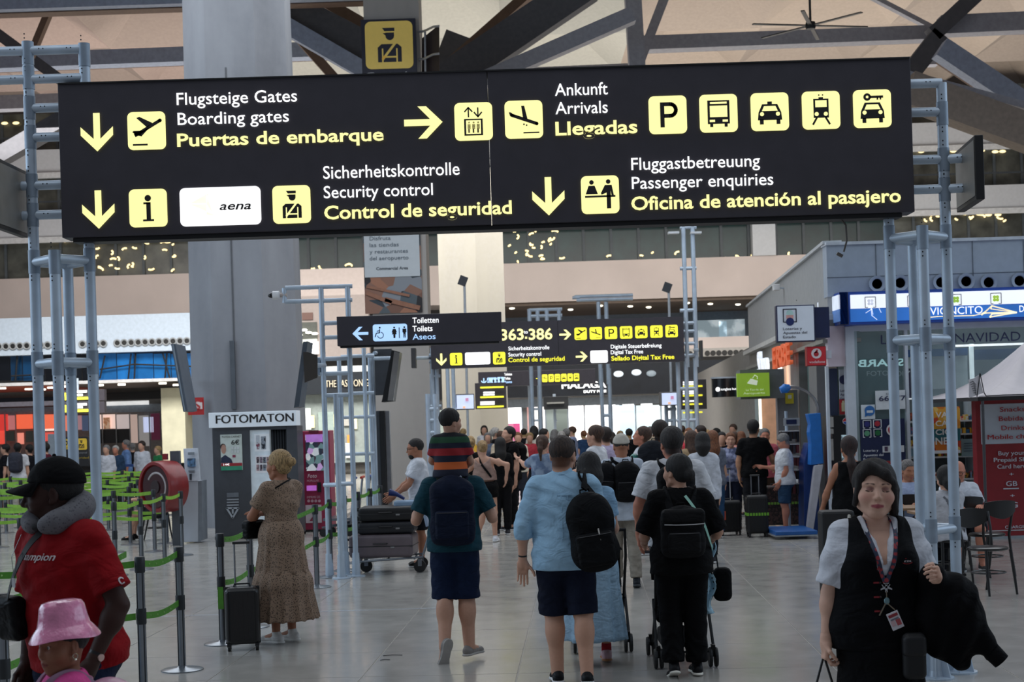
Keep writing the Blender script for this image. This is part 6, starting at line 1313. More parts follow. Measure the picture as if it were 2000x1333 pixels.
o = MB()._add(P, [(i, i+1, n+2+i, n+1+i) for i in range(n)]).build('curtain', M('25272c', .8), pb, True); o.modifiers.new('s', 'SOLIDIFY').thickness = .01
MB().bx(x0-.03, x1+.01, d-.12, d+.4, zt, Zp(500, 804.5)).build('roof_sign', M('c9d3dc', .5, em=.25, noise=.02), pb, bevel=.008); text('FOTOMATON', front(d-.12), *zx(424, 828, d), 17*K, DRK, width=151*K, bold=.012, parent=pb, off=.004)
po = MB(); slab('poster', 431, 473, 849, 919, d-.012, .015, M('b7c2bd', .5, em=.12), pb); slab('poster_foot', 432, 473, 911, 919, d-.02, .01, M('3a9a78', .5), pb); slab('poster_foot', 432, 473, 905, 911, d-.02, .01, M('a02c34', .5), pb); slab('poster_tag', 454, 460, 889, 894, d-.02, .01, M('8a3a50', .5), pb)
f_ = front(d-.012); mb = MB(); x, z = zx(437, 878, d); disc(mb, f_, x, z, 5*K, .002, .002, 16, 9*K); mb.mi(1); poly(mb, f_, [zx(*p, d) for p in ((432, 905), (432, 895), (440, 889), (452, 897), (455, 905))], .002, .002); mb.mi(2); disc(mb, f_, x-1*K, z+5*K, 5.5*K, .001, .001, 16, 6*K); mb.build('portrait', [M('b98f7c', .6), M('27314a', .6), M('3a2a24', .6)], pb)
text('6€', front(d-.012), *zx(452, 869, d), 9*K, DRK, width=16*K, bold=.03, parent=pb); text('FOTOS CARNET', front(d-.012), *zx(434, 856, d), 4*K, DRK, width=37*K, parent=pb); text('14€', front(d-.02), *zx(437, 910, d), 4*K, WHT, width=12*K, parent=pb)
for i in range(6): slab('sample_photo', 452+(i % 3)*5.5, 456+(i % 3)*5.5, 873+(i//3)*7, 878+(i//3)*7, d-.02, .005, M('d3d8d8', .5), pb)
for y in (975, 980.5, 986): slab('slot', 443, 466, y, y+2.5, d-.01, .02, M('a3a9b0', .4), pb)
slab('coin_plate', 443, 466, 963, 972, d-.01, .02, M('6f757d', .4), pb); mb = MB(); line(mb, f_, [zx(*p, d) for p in ((443, 993), (466, 993), (455, 1012), (443, 993))], .03, .002, .01); line(mb, f_, [zx(455, 993, d), zx(455, 1003, d)], .03, .002, .01); mb.build('arrow_mark', M('a9b0b8', .5), pb)
d = 28.2; K = d/FOC; pk_ = root('photo_printer', PX(615, 1043, d), 'crimson photo printing kiosk with bright screen right of the booth', 'kiosk')
cr = M('9c2c4e', .45, noise=.05); slab('cabinet', 584, 646, 842, 1043, d, .7, cr, pk_, bevel=.015); slab('red_edge', 584, 594, 843, 1043, d-.01, .02, M('b5383c', .5), pk_); slab('top_cap', 603, 622, 841, 846, d-.02, .05, M('6a1d34', .5), pk_)
slab('screen', 597, 634, 849, 920, d-.02, .03, M('8f9ac0', em=.35, kind='picture', scale=11, par=('c9a3d9', '2a3040', 'd0d6dc', '6a8a8c', 'e0e0e4', '3a2a3a', 'a9b4c4')), pk_); slab('screen_header', 597, 630, 849, 864, d-.03, .01, M('b57ad0', em=.4), pk_)
text('Foto', front(d-.01), *zx(601, 934, d), 8*K, M('e6cdd5', .5), width=18*K, shear=.2, bold=.01, parent=pk_); text('POPULAR', front(d-.01), *zx(600, 942, d), 4.5*K, M('dbb0bd', .5), width=23*K, parent=pk_); text('IMPRIME DE:', front(d-.01), *zx(600, 974, d), 4.5*K, M('dcb6c2', .5), width=26*K, parent=pk_)
slab('slot_light', 599, 618, 949, 959, d-.02, .03, M('c06ad0', em=.5), pk_); slab('card_reader', 620, 627, 943, 962, d-.04, .05, black, pk_)
mb = MB()
for i in range(4): disc(mb, front(d-.01), *zx(603+i*7, 979, d), 2.8*K, .002, .006)
mb.build('round_icons', M('c9a0ac', .5), pk_); slab('white_card', 597, 628, 987, 1022, d-.015, .02, M('d5c6cc', .5), pk_); text('2', front(d-.03), *zx(605, 1018, d), 22*K, M('8e2a48', .5), width=13*K, parent=pk_); slab('base_shade_strip', 584, 646, 1035, 1043, d-.01, .02, black, pk_)  # black strip at the foot stands in for shade below the cabinet
d = 26.3; K = d/FOC; ik = root('info_kiosk', PX(375, 1060, d), 'slim white information kiosk with slanted head before the column', 'kiosk')
mb = MB(); mb.prism([PX(x, y, d) for x, y in ((355, 941), (387, 940), (387, 1059), (358, 1060))], (0, .4, 0)); mb.build('pedestal', M('b9bec6', .45, noise=.02), ik, bevel=.008); MB().prism([PX(x, y, d) for x, y in ((387, 941), (394, 939), (396, 1056), (387, 1059))], (0, .42, 0)).build('side_panel', M('7d848c', .45), ik, bevel=.004)
MB().prism([PX(358, 877, d+.12), PX(386, 876, d+.12), PX(391, 939, d-.02), PX(362, 941, d-.02)], (0, .06, 0)).build('slanted_head', M('c3c9d2', .45), ik, bevel=.004)
slab('head_picture', 366, 381, 896, 912, d-.0, .05, M('6f9ac4', .5, kind='blotch', col2='3c4c60', scale=8), ik); slab('head_print', 367, 379, 884, 889, d+.02, .05, M('8a929a', .5), ik); slab('head_print', 368, 380, 919, 922, d-.02, .05, M('8a929a', .5), ik); slab('head_symbol', 370, 374, 926, 938, d-.05, .05, M('3c424a', .5), ik)
# hose reel
d = 25.6; c = PX(303, 952, d); hr_ = root('hose_reel', (c.x+.3, d, 0), 'round red fire hose reel with grey stand behind the queue barriers', 'hose reel')
ax = Vector((-.62, -.78, 0)).normalized(); mb = MB(); xx, yy, dd_ = basis(ax); r0 = .43; n = 36; prof = [(r0, -.36), (r0*1.02, -.18), (r0, .0), (r0*.97, .02), (r0*.86, .02), (r0*.84, -.04), (0, -.05)]
P = []
for rr, h in prof:
    for k in range(n): t = 2*math.pi*k/n; P.append(c+(xx*math.cos(t)+yy*math.sin(t))*rr+ax*h)
mb._add(P, [(i*n+k, i*n+(k+1) % n, (i+1)*n+(k+1) % n, (i+1)*n+k) for i in range(len(prof)-1) for k in range(n)]+[tuple(range(n))]); mb.build('drum', M('7e1a1c', .4, coat=.2), hr_, True)
mb = MB(); mb.cyl(c+ax*-.04, c+ax*-.01, r0*.8, r0*.8, 36); mb.build('window_disc', M('3c2023', .15, coat=.5), hr_); MB().torus(c+ax*.0+Vector((.03, 0, 0)), r0*.55, .022, ax, 28, 8, -1.2, 2.6).build('hose', M('a9a0a0', .5), hr_, True); MB().cyl(c+ax*-.02, c+ax*.01, .11, .11, 18).build('hub', M('2a1a1c', .4), hr_)
MB().bx(PX(327, 950, d).x, PX(345, 950, d).x, d+.25, d+.4, 0, PX(336, 882, d).z).build('stand', M('4d5157', .5), hr_)
slab('red_cap', 317, 326, 887, 899, d+.3, .1, M('8e2028', .5), hr_)
# concourse signs on the left
d = 40; gl = board('standing_sign', 120, 173, 854, 912, d, .2, 'black standing sign with yellow guard pictogram behind the left truss posts', mat=M('211f20', .5)); pic(gl, 'guard', 159, 868, d, 22, M('c9a832', .5, em=.25), DRK); pic(gl, 'takeoff', 132, 868, d, 20, M('c9a832', .5, em=.1), DRK); slab('stand', 140, 150, 912, 960, d+.02, .1, black, gl); MB().bx(PX(120, 950, d).x, PX(173, 950, d).x, d-.1, d+.3, 0, .1).build('foot', black, gl); MB().bx(PX(142, 950, d).x, PX(152, 950, d).x, d+.02, d+.12, 0, .8).build('stand', black, gl)
ptxt('Control', 148, 887, d, 22, 4, M('8a8a8c', .5), gl); ptxt('seguridad', 140, 897, d, 34, 4, M('b59a32', .5), gl); slab('cover_panel', 94, 120, 848, 912, d+.1, .1, M('8f98a0', .5), gl)
d = 55; hs = board('hanging_sign', 125, 204, 762, 784, d, .3, 'upper black hanging sign in the left shop arcade'); hs2 = board('hanging_sign', 125, 204, 786, 808, d, .3, 'lower black hanging sign in the left shop arcade')
for b_, o in ((hs, 0), (hs2, 24)):
    slab('icon_bar', 124, 129, 768+o, 782+o, d-.05, .05, Y2, b_); slab('text_bar', 147, 169, 763+o*1.05, 767.5+o*1.05, d-.05, .05, WHT, b_); slab('text_bar', 147, 161, 770+o, 774+o, d-.05, .05, WHT, b_); slab('text_bar', 147, 172, 776+o, 781+o, d-.05, .05, Y2, b_)
MB().cyl((PX(150, 775, d).x, d+.15, PX(165, 800, d).z), (PX(150, 775, d).x, d+.15, PX(165, 778, d).z), .04, .04).build('hanger_rod', alu, hs2)
MB().cyl((PX(150, 775, d).x, d+.15, PX(150, 783, d).z), (PX(150, 775, d).x, d+.15, PX(165, 744, d).z+.1), .04, .04).build('hanger_rod', alu, hs)
# ------------------------------------------------------------------ retractable belt barriers
chrome = M('8c9299', .28, .85, noise=.05); capm = M('1d2226', .45); belt = M('4f8f2a', .6, noise=.08, scale=20); beltL = M('86b83c', .6, noise=.1, scale=20)
def mk_post(label, group):
    t = tag(empty('queue_barrier_post', (0, 0, 0), 0), label, 'barrier post', group)
    MB().lathe([(.17, 0), (.17, .008), (.15, .016), (.05, .024), (.034, .035), (.0, .036)], n=28).build('base', chrome, t, True)
    mb = MB(); mb.lathe([(.031, .03), (.031, .985)], n=20)
    mb.build('tube', chrome, t, True); g = MB()
    for k in range(4): a = R(45+90*k); g.box((math.cos(a)*.031, math.sin(a)*.031, .5), (.008, .008, .92), Matrix.Rotation(a, 3, 'Z'))
    g.build('groove', capm, t)
    MB().lathe([(.037, .88), (.039, .89), (.039, .99), (.034, 1.0), (0, 1.0)], n=20).build('belt_head', capm, t, True); MB().lathe([(.036, .49), (.038, .5), (.038, .60), (.036, .61)], n=20).build('belt_head', capm, t, True); return t
proto = None; BP = {}
def bpost(key, px, d, label, group='belt barrier posts of the queue lanes'):
    global proto
    x = FL(px, d, .5).x if False else PX(px, HY-(px-CX)*math.tan(ROLL)+1.4*FOC/d, d).x
    if proto is None: t = proto = mk_post(label, group)
    else: t = copy_tree(proto); t['label'] = label; t['group'] = group
    t.location = (x, d, 0); BP[key] = Vector((x, d, 0)); return t
def bbelt(a, b, z, label, mat=None, sg_=.03, w_=.05, cat='belt', ends=True):
    A, B = BP[a] if isinstance(a, str) else Vector(a), BP[b] if isinstance(b, str) else Vector(b); v = (B-A); L_ = v.length; v.normalize(); n_ = Vector((-v.y, v.x, 0)); P = []; n = 10
    A = A+v*.04; B = B-v*.04
    for i in range(n+1):
        t = i/n; p = A.lerp(B, t); zz = z-sg_*math.sin(math.pi*t)
        for q, r_ in ((-1, -1), (1, -1), (1, 1), (-1, 1)): P.append(Vector((p.x, p.y, zz+r_*w_/2))+n_*q*.0012)
    mb = MB(); mb._add(P, [(i*4+k, i*4+(k+1) % 4, (i+1)*4+(k+1) % 4, (i+1)*4+k) for i in range(n) for k in range(4)]+[(3, 2, 1, 0), tuple(n*4+k for k in range(4))])
    if L_ < 6 and A.y < 20:
        mb.mi(1)
        for i in range(1, int(L_/.16)): t = i*.16/L_; p = A.lerp(B, t); mb.ball((p.x, p.y-.0013, z-sg_*math.sin(math.pi*t)), (.012, .0012, .008), 6, 4)
    return mb.build('barrier_belt', [mat or belt, M('9cc47a', .6)], None, label=label, cat='belt', group='green belts between the barrier posts')
for k, px, d, lb in (('a', 8, 9.2, 'chrome belt post cut by the left picture edge beside the small bag'), ('b', 276, 11.6, 'belt post just right of the red shirted man'), ('c', 352, 12.45, 'belt post with round foot in the open, right of the red shirted man'), ('e', 432, 13.9, 'belt post left of the upright black suitcase'), ('f', 489, 15.0, 'belt post behind the upright black suitcase'),
    ('g', 617, 18.5, 'nearest belt post right of the lady in the long dress'), ('h', 644, 19.7, 'second belt post from the long dress lady'), ('i', 674, 20.5, 'third belt post from the long dress lady'), ('j', 700, 21.6, 'belt post in front of the stacked luggage cart'), ('k', 724, 22.6, 'belt post behind the suitcases, second from the end of its row'), ('l', 744, 23.6, 'last belt post of the row running behind the suitcases'),
    ('m', 42, 17.5, 'belt post behind the capped man, near the left edge'), ('n', 224, 20.8, 'belt post left of the hose reel, nearest row'), ('o', 275, 21.6, 'belt post standing in front of the hose reel'), ('p', 320, 23.0, 'belt post right of the hose reel'), ('q', 354, 23.8, 'belt post in front of the white information kiosk')): bpost(k, px, d, lb)
for a, b in (('b', 'c'), ('e', 'f'), ('f', 'g'), ('g', 'h'), ('h', 'i'), ('i', 'j'), ('j', 'k'), ('k', 'l')):
    nm = {'b': 'right of the red shirted man', 'e': 'beside the upright black suitcase', 'f': 'passing behind the lady in the long dress', 'g': 'before the pink printer kiosk', 'h': 'left of the tube truss foot', 'i': 'crossing the toilets truss', 'j': 'behind the stacked suitcases', 'k': 'at the far end of the suitcase row'}[a]
    bbelt(a, b, .945, 'upper dark green belt '+nm); bbelt(a, b, .55, 'lower dark green belt '+nm)
BP['a0'] = BP['a']+Vector((-.9, .4, 0)); BP['b0'] = BP['b']+Vector((-1.4, -.5, 0)); bbelt('a0', 'a', .945, 'upper green belt cut by the left picture edge'); bbelt('b0', 'b', .55, 'lower green belt running behind the red shirted man'); bbelt('b0', 'b', .945, 'upper green belt running behind the red shirted man'); bbelt('a', BP['a']+Vector((-.1, 3.4, 0)), .945, 'upper green belt from the left edge post into the lane'); bbelt('a', BP['a']+Vector((-.1, 3.4, 0)), .55, 'lower green belt from the left edge post into the lane')
for a, b, nm in (('n', 'o', 'left of the hose reel'), ('o', 'p', 'crossing the hose reel'), ('p', 'q', 'towards the information kiosk')): bbelt(a, b, .945, 'light green belt '+nm, beltL)
bbelt(BP['n']+Vector((-4, 1.2, 0)), 'n', .945, 'light green belt entering from behind the left truss', beltL)
# the loose green belt tag on the post beside the suitcase
BPc = BP['e']; MB().box((BPc.x-.0, BPc.y-.045, .42), (.05, .004, .2)).build('belt_end', belt, None, label='loose green belt end hanging from the post beside the suitcase', cat='belt')
# rows of far queue lanes
rows = [(25.0, -.2, 'm'), (26.6, 0, ''), (28.3, 0, ''), (30.2, 0, ''), (32.4, 0, ''), (35, 0, ''), (38, 0, '')]
OR = ('nearest', 'second', 'third', 'fourth', 'fifth', 'sixth', 'seventh', 'eighth', 'ninth', 'tenth', 'eleventh', 'twelfth')
for ri, (dy, _, _) in enumerate(rows):
    xs_ = []; px = -40+(ri*37) % 60
    while px < 330:
        key = 'r%d_%d' % (ri, len(xs_)); bpost(key, px, dy+rnd.uniform(-.3, .3), 'slim belt post in the %s of the far left lanes, %s from the left' % (OR[ri], OR[len(xs_)]), 'belt posts of the far check in lanes'); xs_.append(key); px += rnd.uniform(60, 95)*25/dy*1.1
    for ai, (a, b) in enumerate(zip(xs_, xs_[1:])):
        for z in (.945, .55) if ri < 4 else (.945,): bbelt(a, b, z, '%s light green belt in the %s far left lane, %s span from the left' % ('upper' if z > .9 else 'lower', OR[ri], OR[ai] if ai else 'first'), beltL, .02, .055)['group'] = 'belts of the far check in lanes'
slab('blue_rail', 180, 345, 907, 912, 41, .1, M('1c3f7a', .5), None, label='long dark blue rail along the far end of the queue lanes', cat='rail'); 
r_ = [o for o in bpy.data.objects if o.name.startswith('blue_rail')][0]; mb = MB()
for px in range(185, 345, 20): x = PX(px, 920, 41.05).x; mb.bx(x-.02, x+.02, 41.02, 41.08, 0, 1.0)
mb.build('rail_leg', black, r_)
# ------------------------------------------------------------------ decals, bags, luggage
from mathutils.bvhtree import BVHTree
def bvh_of(o):
    me = o.data; return BVHTree.FromPolygons([v.co.copy() for v in me.vertices], [tuple(p.vertices) for p in me.polygons])
def press(dec, target, dirv, gap=.002):
    # lay the flat decal mesh onto the garment along dirv (person-local)
    bt = bvh_of(target); dv = Vector(dirv).normalized(); me = dec.data
    cs = [v.co.copy() for v in me.vertices]; lo = min(c.dot(dv) for c in cs)
    for v, c in zip(me.vertices, cs):
        hgt = (max(c_.dot(dv) for c_ in (c,))-lo)
        o_ = c-dv*(1.0+c.dot(dv)*0); hit = bt.ray_cast(c-dv*1.0, dv)
        if hit[0] is not None: v.co = hit[0]-dv*(gap+max(0, .0)+(.002 if (c.dot(dv)-lo) < .0008 else 0))
    me.update()
def cap_(p, col, brim=True, yawb=0., mat=None):
    S = p.hs; T, E = p.T, p.E; w_ = p.wide
    pr = [E((0, -.014, .036), (.076*w_+.012, .094+.012, .086+.014), .02), half(-p.Rh[:, 2]+p.Rh[:, 1]*.12, (-p.Rh[:, 2]+p.Rh[:, 1]*.12)@T(0, 0, .038)/np.linalg.norm(-p.Rh[:, 2]+p.Rh[:, 1]*.12), .004)]
    o = blob('cap', pr, max(.004, p.hh), mat or cloth_mat(col), p.o)
    if brim:
        mb = MB(); n = 16; P = []
        for j, (t, hgt) in enumerate(((0, .004), (1, .004), (1, -.002), (0, -.002))):
            for i in range(n+1):
                a = math.pi*(.12+.76*i/n); r0 = .08 if t == 0 else .155
                x, y = math.cos(a)*(.083 if t == 0 else .08), (.07 if t == 0 else .085)*math.sin(a)+(.0 if t == 0 else .07*math.sin(a)); P.append(T(x, y+.015, .043+hgt-(.02*t)-.03*abs(math.cos(a))**2*t))
        m_ = n+1; F = []
        for j in range(4):
            k = (j+1) % 4
            for i in range(n): F.append((j*m_+i, j*m_+i+1, k*m_+i+1, k*m_+i))
        mb._add(P, F); mb.build('cap_brim', mat or cloth_mat(col), p.o, True)
    MB().ball(T(0, -.014, .137), .008*S, 10, 6).build('cap_button', mat or cloth_mat(col), p.o, True)
def watch(p, q, col='0c0c0e', face='c9a9a0'):
    A, E_, W_, f_, _ = p.arm[q]; S = p.S; d_ = nrm(W_-E_); c = W_-d_*.03*S; mb = MB(); mb.tube([Vector(c-d_*.016), Vector(c+d_*.016)], [.031*S*(.9 if p.fem else 1)]*2, 18); mb.build('watch', M(col, .4), p.o, True)
    if face:
        x, y, _ = basis(d_); n_ = Vector((1 if q == 'R' else -1, -.2, 0)).normalized(); n_ = (n_-Vector(d_)*n_.dot(Vector(d_))).normalized(); MB().cyl(Vector(c)+n_*.027*S, Vector(c)+n_*.036*S, .016, .016, 16).build('watch_face', M(face, .3, .3), p.o)
def backpack(p, label, col='0c0c0e', c=(0, -.2, .3), hs=(.15, .095, .24), roll=0., straps=('L', 'R'), pocket=True, round_=.07, res=None, mat=None, strap_col=None, pocket_col=None, tilt=0., flap=False, seat=0.):
    S = p.S; r = p.acc('backpack', label, 'backpack'); m_ = mat or cloth_mat(col, rough=.75, bump=.1)
    a = R(roll); b_ = R(tilt); Rm = np.array(Matrix.Rotation(a, 3, 'Y') @ Matrix.Rotation(b_, 3, 'X')); Rm = p.Rt@Rm
    C = p.TP(*c); h = res or max(.006, min(.014, p.d*.0008)); L = lambda x, y, z: C+Rm@(V3(x, y, z)*S)
    hx, hy, hz_ = hs
    body = [rbx(L(0, 0, -.02), V3(hx, hy*.9, hz_-.03)*S, round_*S, .04, Rm), el(L(0, -.01, hz_*.5), V3(hx*.93, hy, hz_*.55)*S, .05, Rm), el(L(0, -.03, -hz_*.45), V3(hx*.98, hy*1.02, hz_*.5)*S, .05, Rm)]
    blob('pack_body', body, h, m_, r, wr=wrinkle(.003, 26, c[2]*9))
    if pocket:
        blob('front_pocket', [rbx(L(0, -hy*.95, -hz_*.38), V3(hx*.78, .035, hz_*.42)*S, .03*S, .02, Rm)], h, mat or cloth_mat(pocket_col or col, rough=.7), r)
        z = MB(); z.tube([Vector(L(x, -hy*1.0-.034+.02*abs(x/hx)**2, -hz_*.02+.0)) for x in (-hx*.7, -hx*.35, 0, hx*.35, hx*.7)], .003, 6); z.build('zip', M('3a3a3e', .4, .4), r)
    if flap:
        blob('flap', [rbx(L(0, -hy*.55, hz_*.62), V3(hx*1.02, hy*.75, hz_*.3)*S, .04*S, .02, Rm)], h, mat or cloth_mat(col, rough=.7), r); z = MB(); z.tube([Vector(L(x, -hy*1.28, hz_*.34-.006*(1-(x/hx)**2))) for x in (-hx*.95, -hx*.4, 0, hx*.4, hx*.95)], .004, 6); z.build('zip', M('8f8f92', .3, .8), r)
    MB().tube([Vector(L(-.035, hy*.7, hz_*.93)), Vector(L(-.03, hy*.7, hz_*1.1)), Vector(L(.03, hy*.7, hz_*1.1)), Vector(L(.035, hy*.7, hz_*.93))], .007, 6).build('top_handle', m_, r, True)
    for q in straps:
        s_ = 1 if q == 'R' else -1; sx = p.sw/S*.58; g = p.g; mb = MB()
        pts = [L(s_*hx*.45, hy*.6, hz_*.8), p.TP(s_*sx, -.065*g, .515), p.TP(s_*sx, .0, .54), p.TP(s_*sx*1.02, .085*g, .49), p.TP(s_*sx*1.1, .15*g, .36), p.TP(s_*sx*1.25, .13*g, .2), L(s_*hx*.9, hy*.8, -hz_*.7)]
        strap(mb, pts, .055, .012, None, 5); mb.build('shoulder_strap', cloth_mat(strap_col or col), r, True)
    return r
def suitcase(name, loc, rz, sz, mat, label, trim='1b1b1e', handle=0., group=None, ribs=True, wheels=True, lie=False, handle_mat=None, cat='suitcase'):
    w_, t_, h_ = sz; r = root(name, loc, label, cat, group); PW.pop(r.name); r.rotation_euler = (0, 0, rz); L = .055 if wheels else 0
    if lie:
        # lying flat: w along x, t up, h along y
        o = MB().box((0, 0, t_/2), (w_, h_, t_)).build('shell', mat, r, bevel=min(.05, t_*.3), seg=4)
        MB().box((0, 0, t_/2), (w_+.004, h_+.004, .014)).build('zip_band', M(trim, .5), r, bevel=.004)
        if ribs:
            for k in range(5): MB().box((0, 0, t_*.14+t_*.72*k/4), (w_*.96+.008, h_*.96+.008, .006)).build('rib', mat, r)
        MB().tube([(-.09, -h_/2, t_*.62), (-.085, -h_/2-.02, t_*.62), (.085, -h_/2-.02, t_*.62), (.09, -h_/2, t_*.62)], .008, 8).build('carry_handle', M(trim, .4), r, True)
        for y in (-h_*.36, h_*.36):
            for z in (t_*.2, t_*.8): MB().cyl((-w_/2-.05, y, z-.012), (-w_/2-.05, y, z+.012), .028, .028, 14).build('wheel', M('0c0c0d', .5), r); MB().box((-w_/2-.02, y, z), (.06, .03, .03)).build('wheel_housing', M(trim, .5), r)
        MB().box((.16, -h_/2-.004, t_*.45), (.05, .008, .02)).build('lock', M('9a9a9c', .3, .6), r); return r
    MB().box((0, 0, L+h_/2), (w_, t_, h_)).build('shell', mat, r, bevel=min(.05, t_*.25), seg=4)
    MB().box((0, 0, L+h_/2), (w_+.003, .012, h_+.003)).build('zip_band', M(trim, .5), r, bevel=.004)
    if ribs:
        for k in range(7):
            for s_ in (-1, 1): MB().box((-w_*.4+w_*.8*k/6, s_*t_/2, L+h_/2), (.012, .007, h_*.84)).build('rib', mat, r)
    for x in (-w_*.4, w_*.4):
        for y in (-t_*.34, t_*.34):
            MB().cyl((x-.012, y, .026), (x+.012, y, .026), .026, .026, 14).build('wheel', M('0c0c0d', .5), r); MB().box((x, y, .052), (.035, .04, .03)).build('wheel_housing', M(trim, .5), r)
    MB().tube([(-.07, 0, L+h_), (-.065, 0, L+h_+.025), (.065, 0, L+h_+.025), (.07, 0, L+h_)], .008, 8).build('carry_handle', M(trim, .4), r, True)
    if handle:
        hm = handle_mat or chrome; mb = MB()
        for x in (-.06, .06): mb.cyl((x, t_*.38, L+h_-.02), (x, t_*.38, L+h_+handle), .008, .008, 8)
        mb.build('telescopic_handle', hm, r); MB().tube([(-.075, t_*.38, L+h_+handle), (.075, t_*.38, L+h_+handle)], .014, 8).build('grip', M('151517', .4), r, True)
    return r
def stroller(p, loc, label, hz=1.02, w_=.42):
    x, y = loc; r = root('stroller', (x, y, 0), label, 'stroller'); fm = M('121315', .4, .4); PW.pop(r.name); fab = cloth_mat('0f0f12')
    for q in (-1, 1):
        MB().tube([(q*.2, -.42, hz), (q*.21, -.3, .8), (q*.2, -.1, .45), (q*.2, .3, .09)], .012, 8).build('frame_tube', fm, r, True); MB().tube([(q*.21, -.02, .5), (q*.22, -.3, .12)], .012, 8).build('frame_tube', fm, r, True)
        for yy in (-.32, .34):
            for dx in (-.022, .022): mb = MB(); mb.lathe([(.03, -.012), (.072, -.012), (.078, 0), (.072, .012), (.03, .012)], (q*.21+dx, yy, .078), 20, 'x'); mb.cyl((q*.21+dx-.008, yy, .078), (q*.21+dx+.008, yy, .078), .06, .06, 16); mb.build('wheel', M('0b0b0c', .6), r)
            MB().box((q*.21, yy, .13), (.03, .05, .09)).build('wheel_fork', fm, r)
    for z, yy in ((hz, -.42), (.12, -.3), (.45, -.08)): MB().cyl((-.21, yy, z), (.21, yy, z), .014 if z == hz else .009, .014 if z == hz else .009, 10).build('cross_bar', fm, r)
    blob('seat', [rbx((0, .0, .5), (.18, .05, .2), .04, .03, np.array(Matrix.Rotation(R(25), 3, 'X'))), rbx((0, .16, .34), (.18, .16, .03), .03, .04)], .012, fab, r)
    cn = MB(); n = 10; m_ = 10; P = []
    for i in range(n+1):
        a = R(-20+130*i/n)
        for j in range(m_+1): b = -1+2*j/m_; P.append((b*.2, .02+.3*math.sin(a)*(1-.25*b*b), .68+.24*math.cos(a)*(1-.35*b*b)))
    cn._add(P, [(i*(m_+1)+j, i*(m_+1)+j+1, (i+1)*(m_+1)+j+1, (i+1)*(m_+1)+j) for i in range(n) for j in range(m_)]); cn.build('hood', fab, r, True).modifiers.new('s', 'SOLIDIFY').thickness = .008
    MB().box((0, .0, .2), (.34, .4, .12)).build('basket', M('141417', .8), r, bevel=.02); return r
def bag(p, label, c, hs, col='0b0b0d', strap_pts=None, sw_=.02, strap_mat=None, name='shoulder_bag', round_=.03, roll=0, hardware=None):
    r = p.acc(name, label, 'bag'); Rm = p.Rt@np.array(Matrix.Rotation(R(roll), 3, 'Z')); C = p.TP(*c); m_ = cloth_mat(col, rough=.55, bump=.05) if isinstance(col, str) else col
    blob('bag_body', [rbx(C, V3(hs), round_, .02, Rm)], .006, m_, r, wr=wrinkle(.002, 30)); blob('bag_flap', [rbx(C+Rm@V3(0, -hs[1]*.2 if 0 else 0, hs[2]*.45), V3(hs[0]*1.02, hs[1]*1.12, hs[2]*.5), round_, .01, Rm)], .006, m_, r)
    if strap_pts: mb = MB(); strap(mb, [p.TP(*q) for q in strap_pts], sw_, .004, None, 6); mb.build('bag_strap', strap_mat or m_, r, True)
    return r
# ------------------------------------------------------------------ the travellers nearest the camera
# man with black cap and red shirt
p = Person(135, 898, 6.85, 145, H=1.875, nd=.03, label='man in black cap, red t-shirt and grey neck pillow walking left with the girl', skin='dark', g=1.12, face=True, head=(45, -4, 0), belly=.1, wide=1.03, nose=1.3, jaw=1.08, lip='3a201c', brow='0a0706', sw=.205, arm_g=1.1, eyes='open', lean=(0, .13, 1),
    arms={'L': ((-.45, -.12, -1), (.18, .5, -1), (1, 0, 0), (0, 1, 0), {'curl': .7}), 'R': ((.2, -.1, -1), (-.05, .2, -1))}, legs={'L': ((-.03, .2, -1), (0, -.1, -1), (0, 1, 0)), 'R': ((.03, -.12, -1), (0, -.3, -1), (0, 1, -.1))})
man = p
p.top('b3161d', sleeve=.78, hem=-.07, e=.02, loose=.012, srad=.072, mat=cloth_mat('8a1118', noise=.08), wr=.006); p.bottom('1a2238', 'shorts', e=.02, to=1.0, flare=.04); p.shoes('222226'); cap_(p, '08080a'); p.eyes_('1a100a'); watch(p, 'L')
p.hair('0a0808', 'buzz')
t = text('Champion', Fr(p.TP(.105, .3, .425), (-1, 0, 0), (0, 0, 1)), 0, 0, .034, cloth_mat('d9cfd0'), width=.235, shear=.35, bold=.008, parent=p.shirt, t=.001); press(t, p.shirt, (0, -1, 0))
mb = MB(); f_ = Fr(V3(0, 0, 0), (0, -1, 0), (0, 0, 1)); A, E_, W_, _, _ = p.arm['L']; q = A+(E_-A)*.62
ring(mb, Fr(q+V3(-.2, 0, 0), (0, -1, 0), (0, 0, 1)), 0, 0, .013, .006, 0, .001, 14, 40, 320); mb.build('sleeve_emblem', cloth_mat('d9cfd0'), p.shirt); 
press([c for c in p.shirt.children if c.name.startswith('sleeve_emblem')][0], p.shirt, (1, 0, 0))
pl = p.acc('neck_pillow', 'grey horseshoe travel pillow around the neck of the capped man', 'pillow'); nb = p.nb; pts = []
tr_ = []
for i in range(15):
    a = R(-58+296*i/14-90+32); a = R(90+28+ (304)*i/14); c = V3(nb[0]+math.cos(a)*.1, nb[1]+.02+math.sin(a)*.11, nb[2]+.045-.045*math.sin(a)); tr_.append(c)
rr = [.04]+[.05]*3+[.056]*7+[.05]*3+[.04]
blob('cushion', [rc(a, b, r0, r1, .02) for a, b, r0, r1 in zip(tr_, tr_[1:], rr, rr[1:])], .006, cloth_mat('67666a', kind='spots', scale=70, col2='504f55', bump=.3), pl)
MB().tube([Vector(tr_[0]), Vector((tr_[0]+tr_[-1])/2+V3(0, .03, -.01)), Vector(tr_[-1])], .012, 8).build('clasp', cloth_mat('3a3a3c'), pl, True)
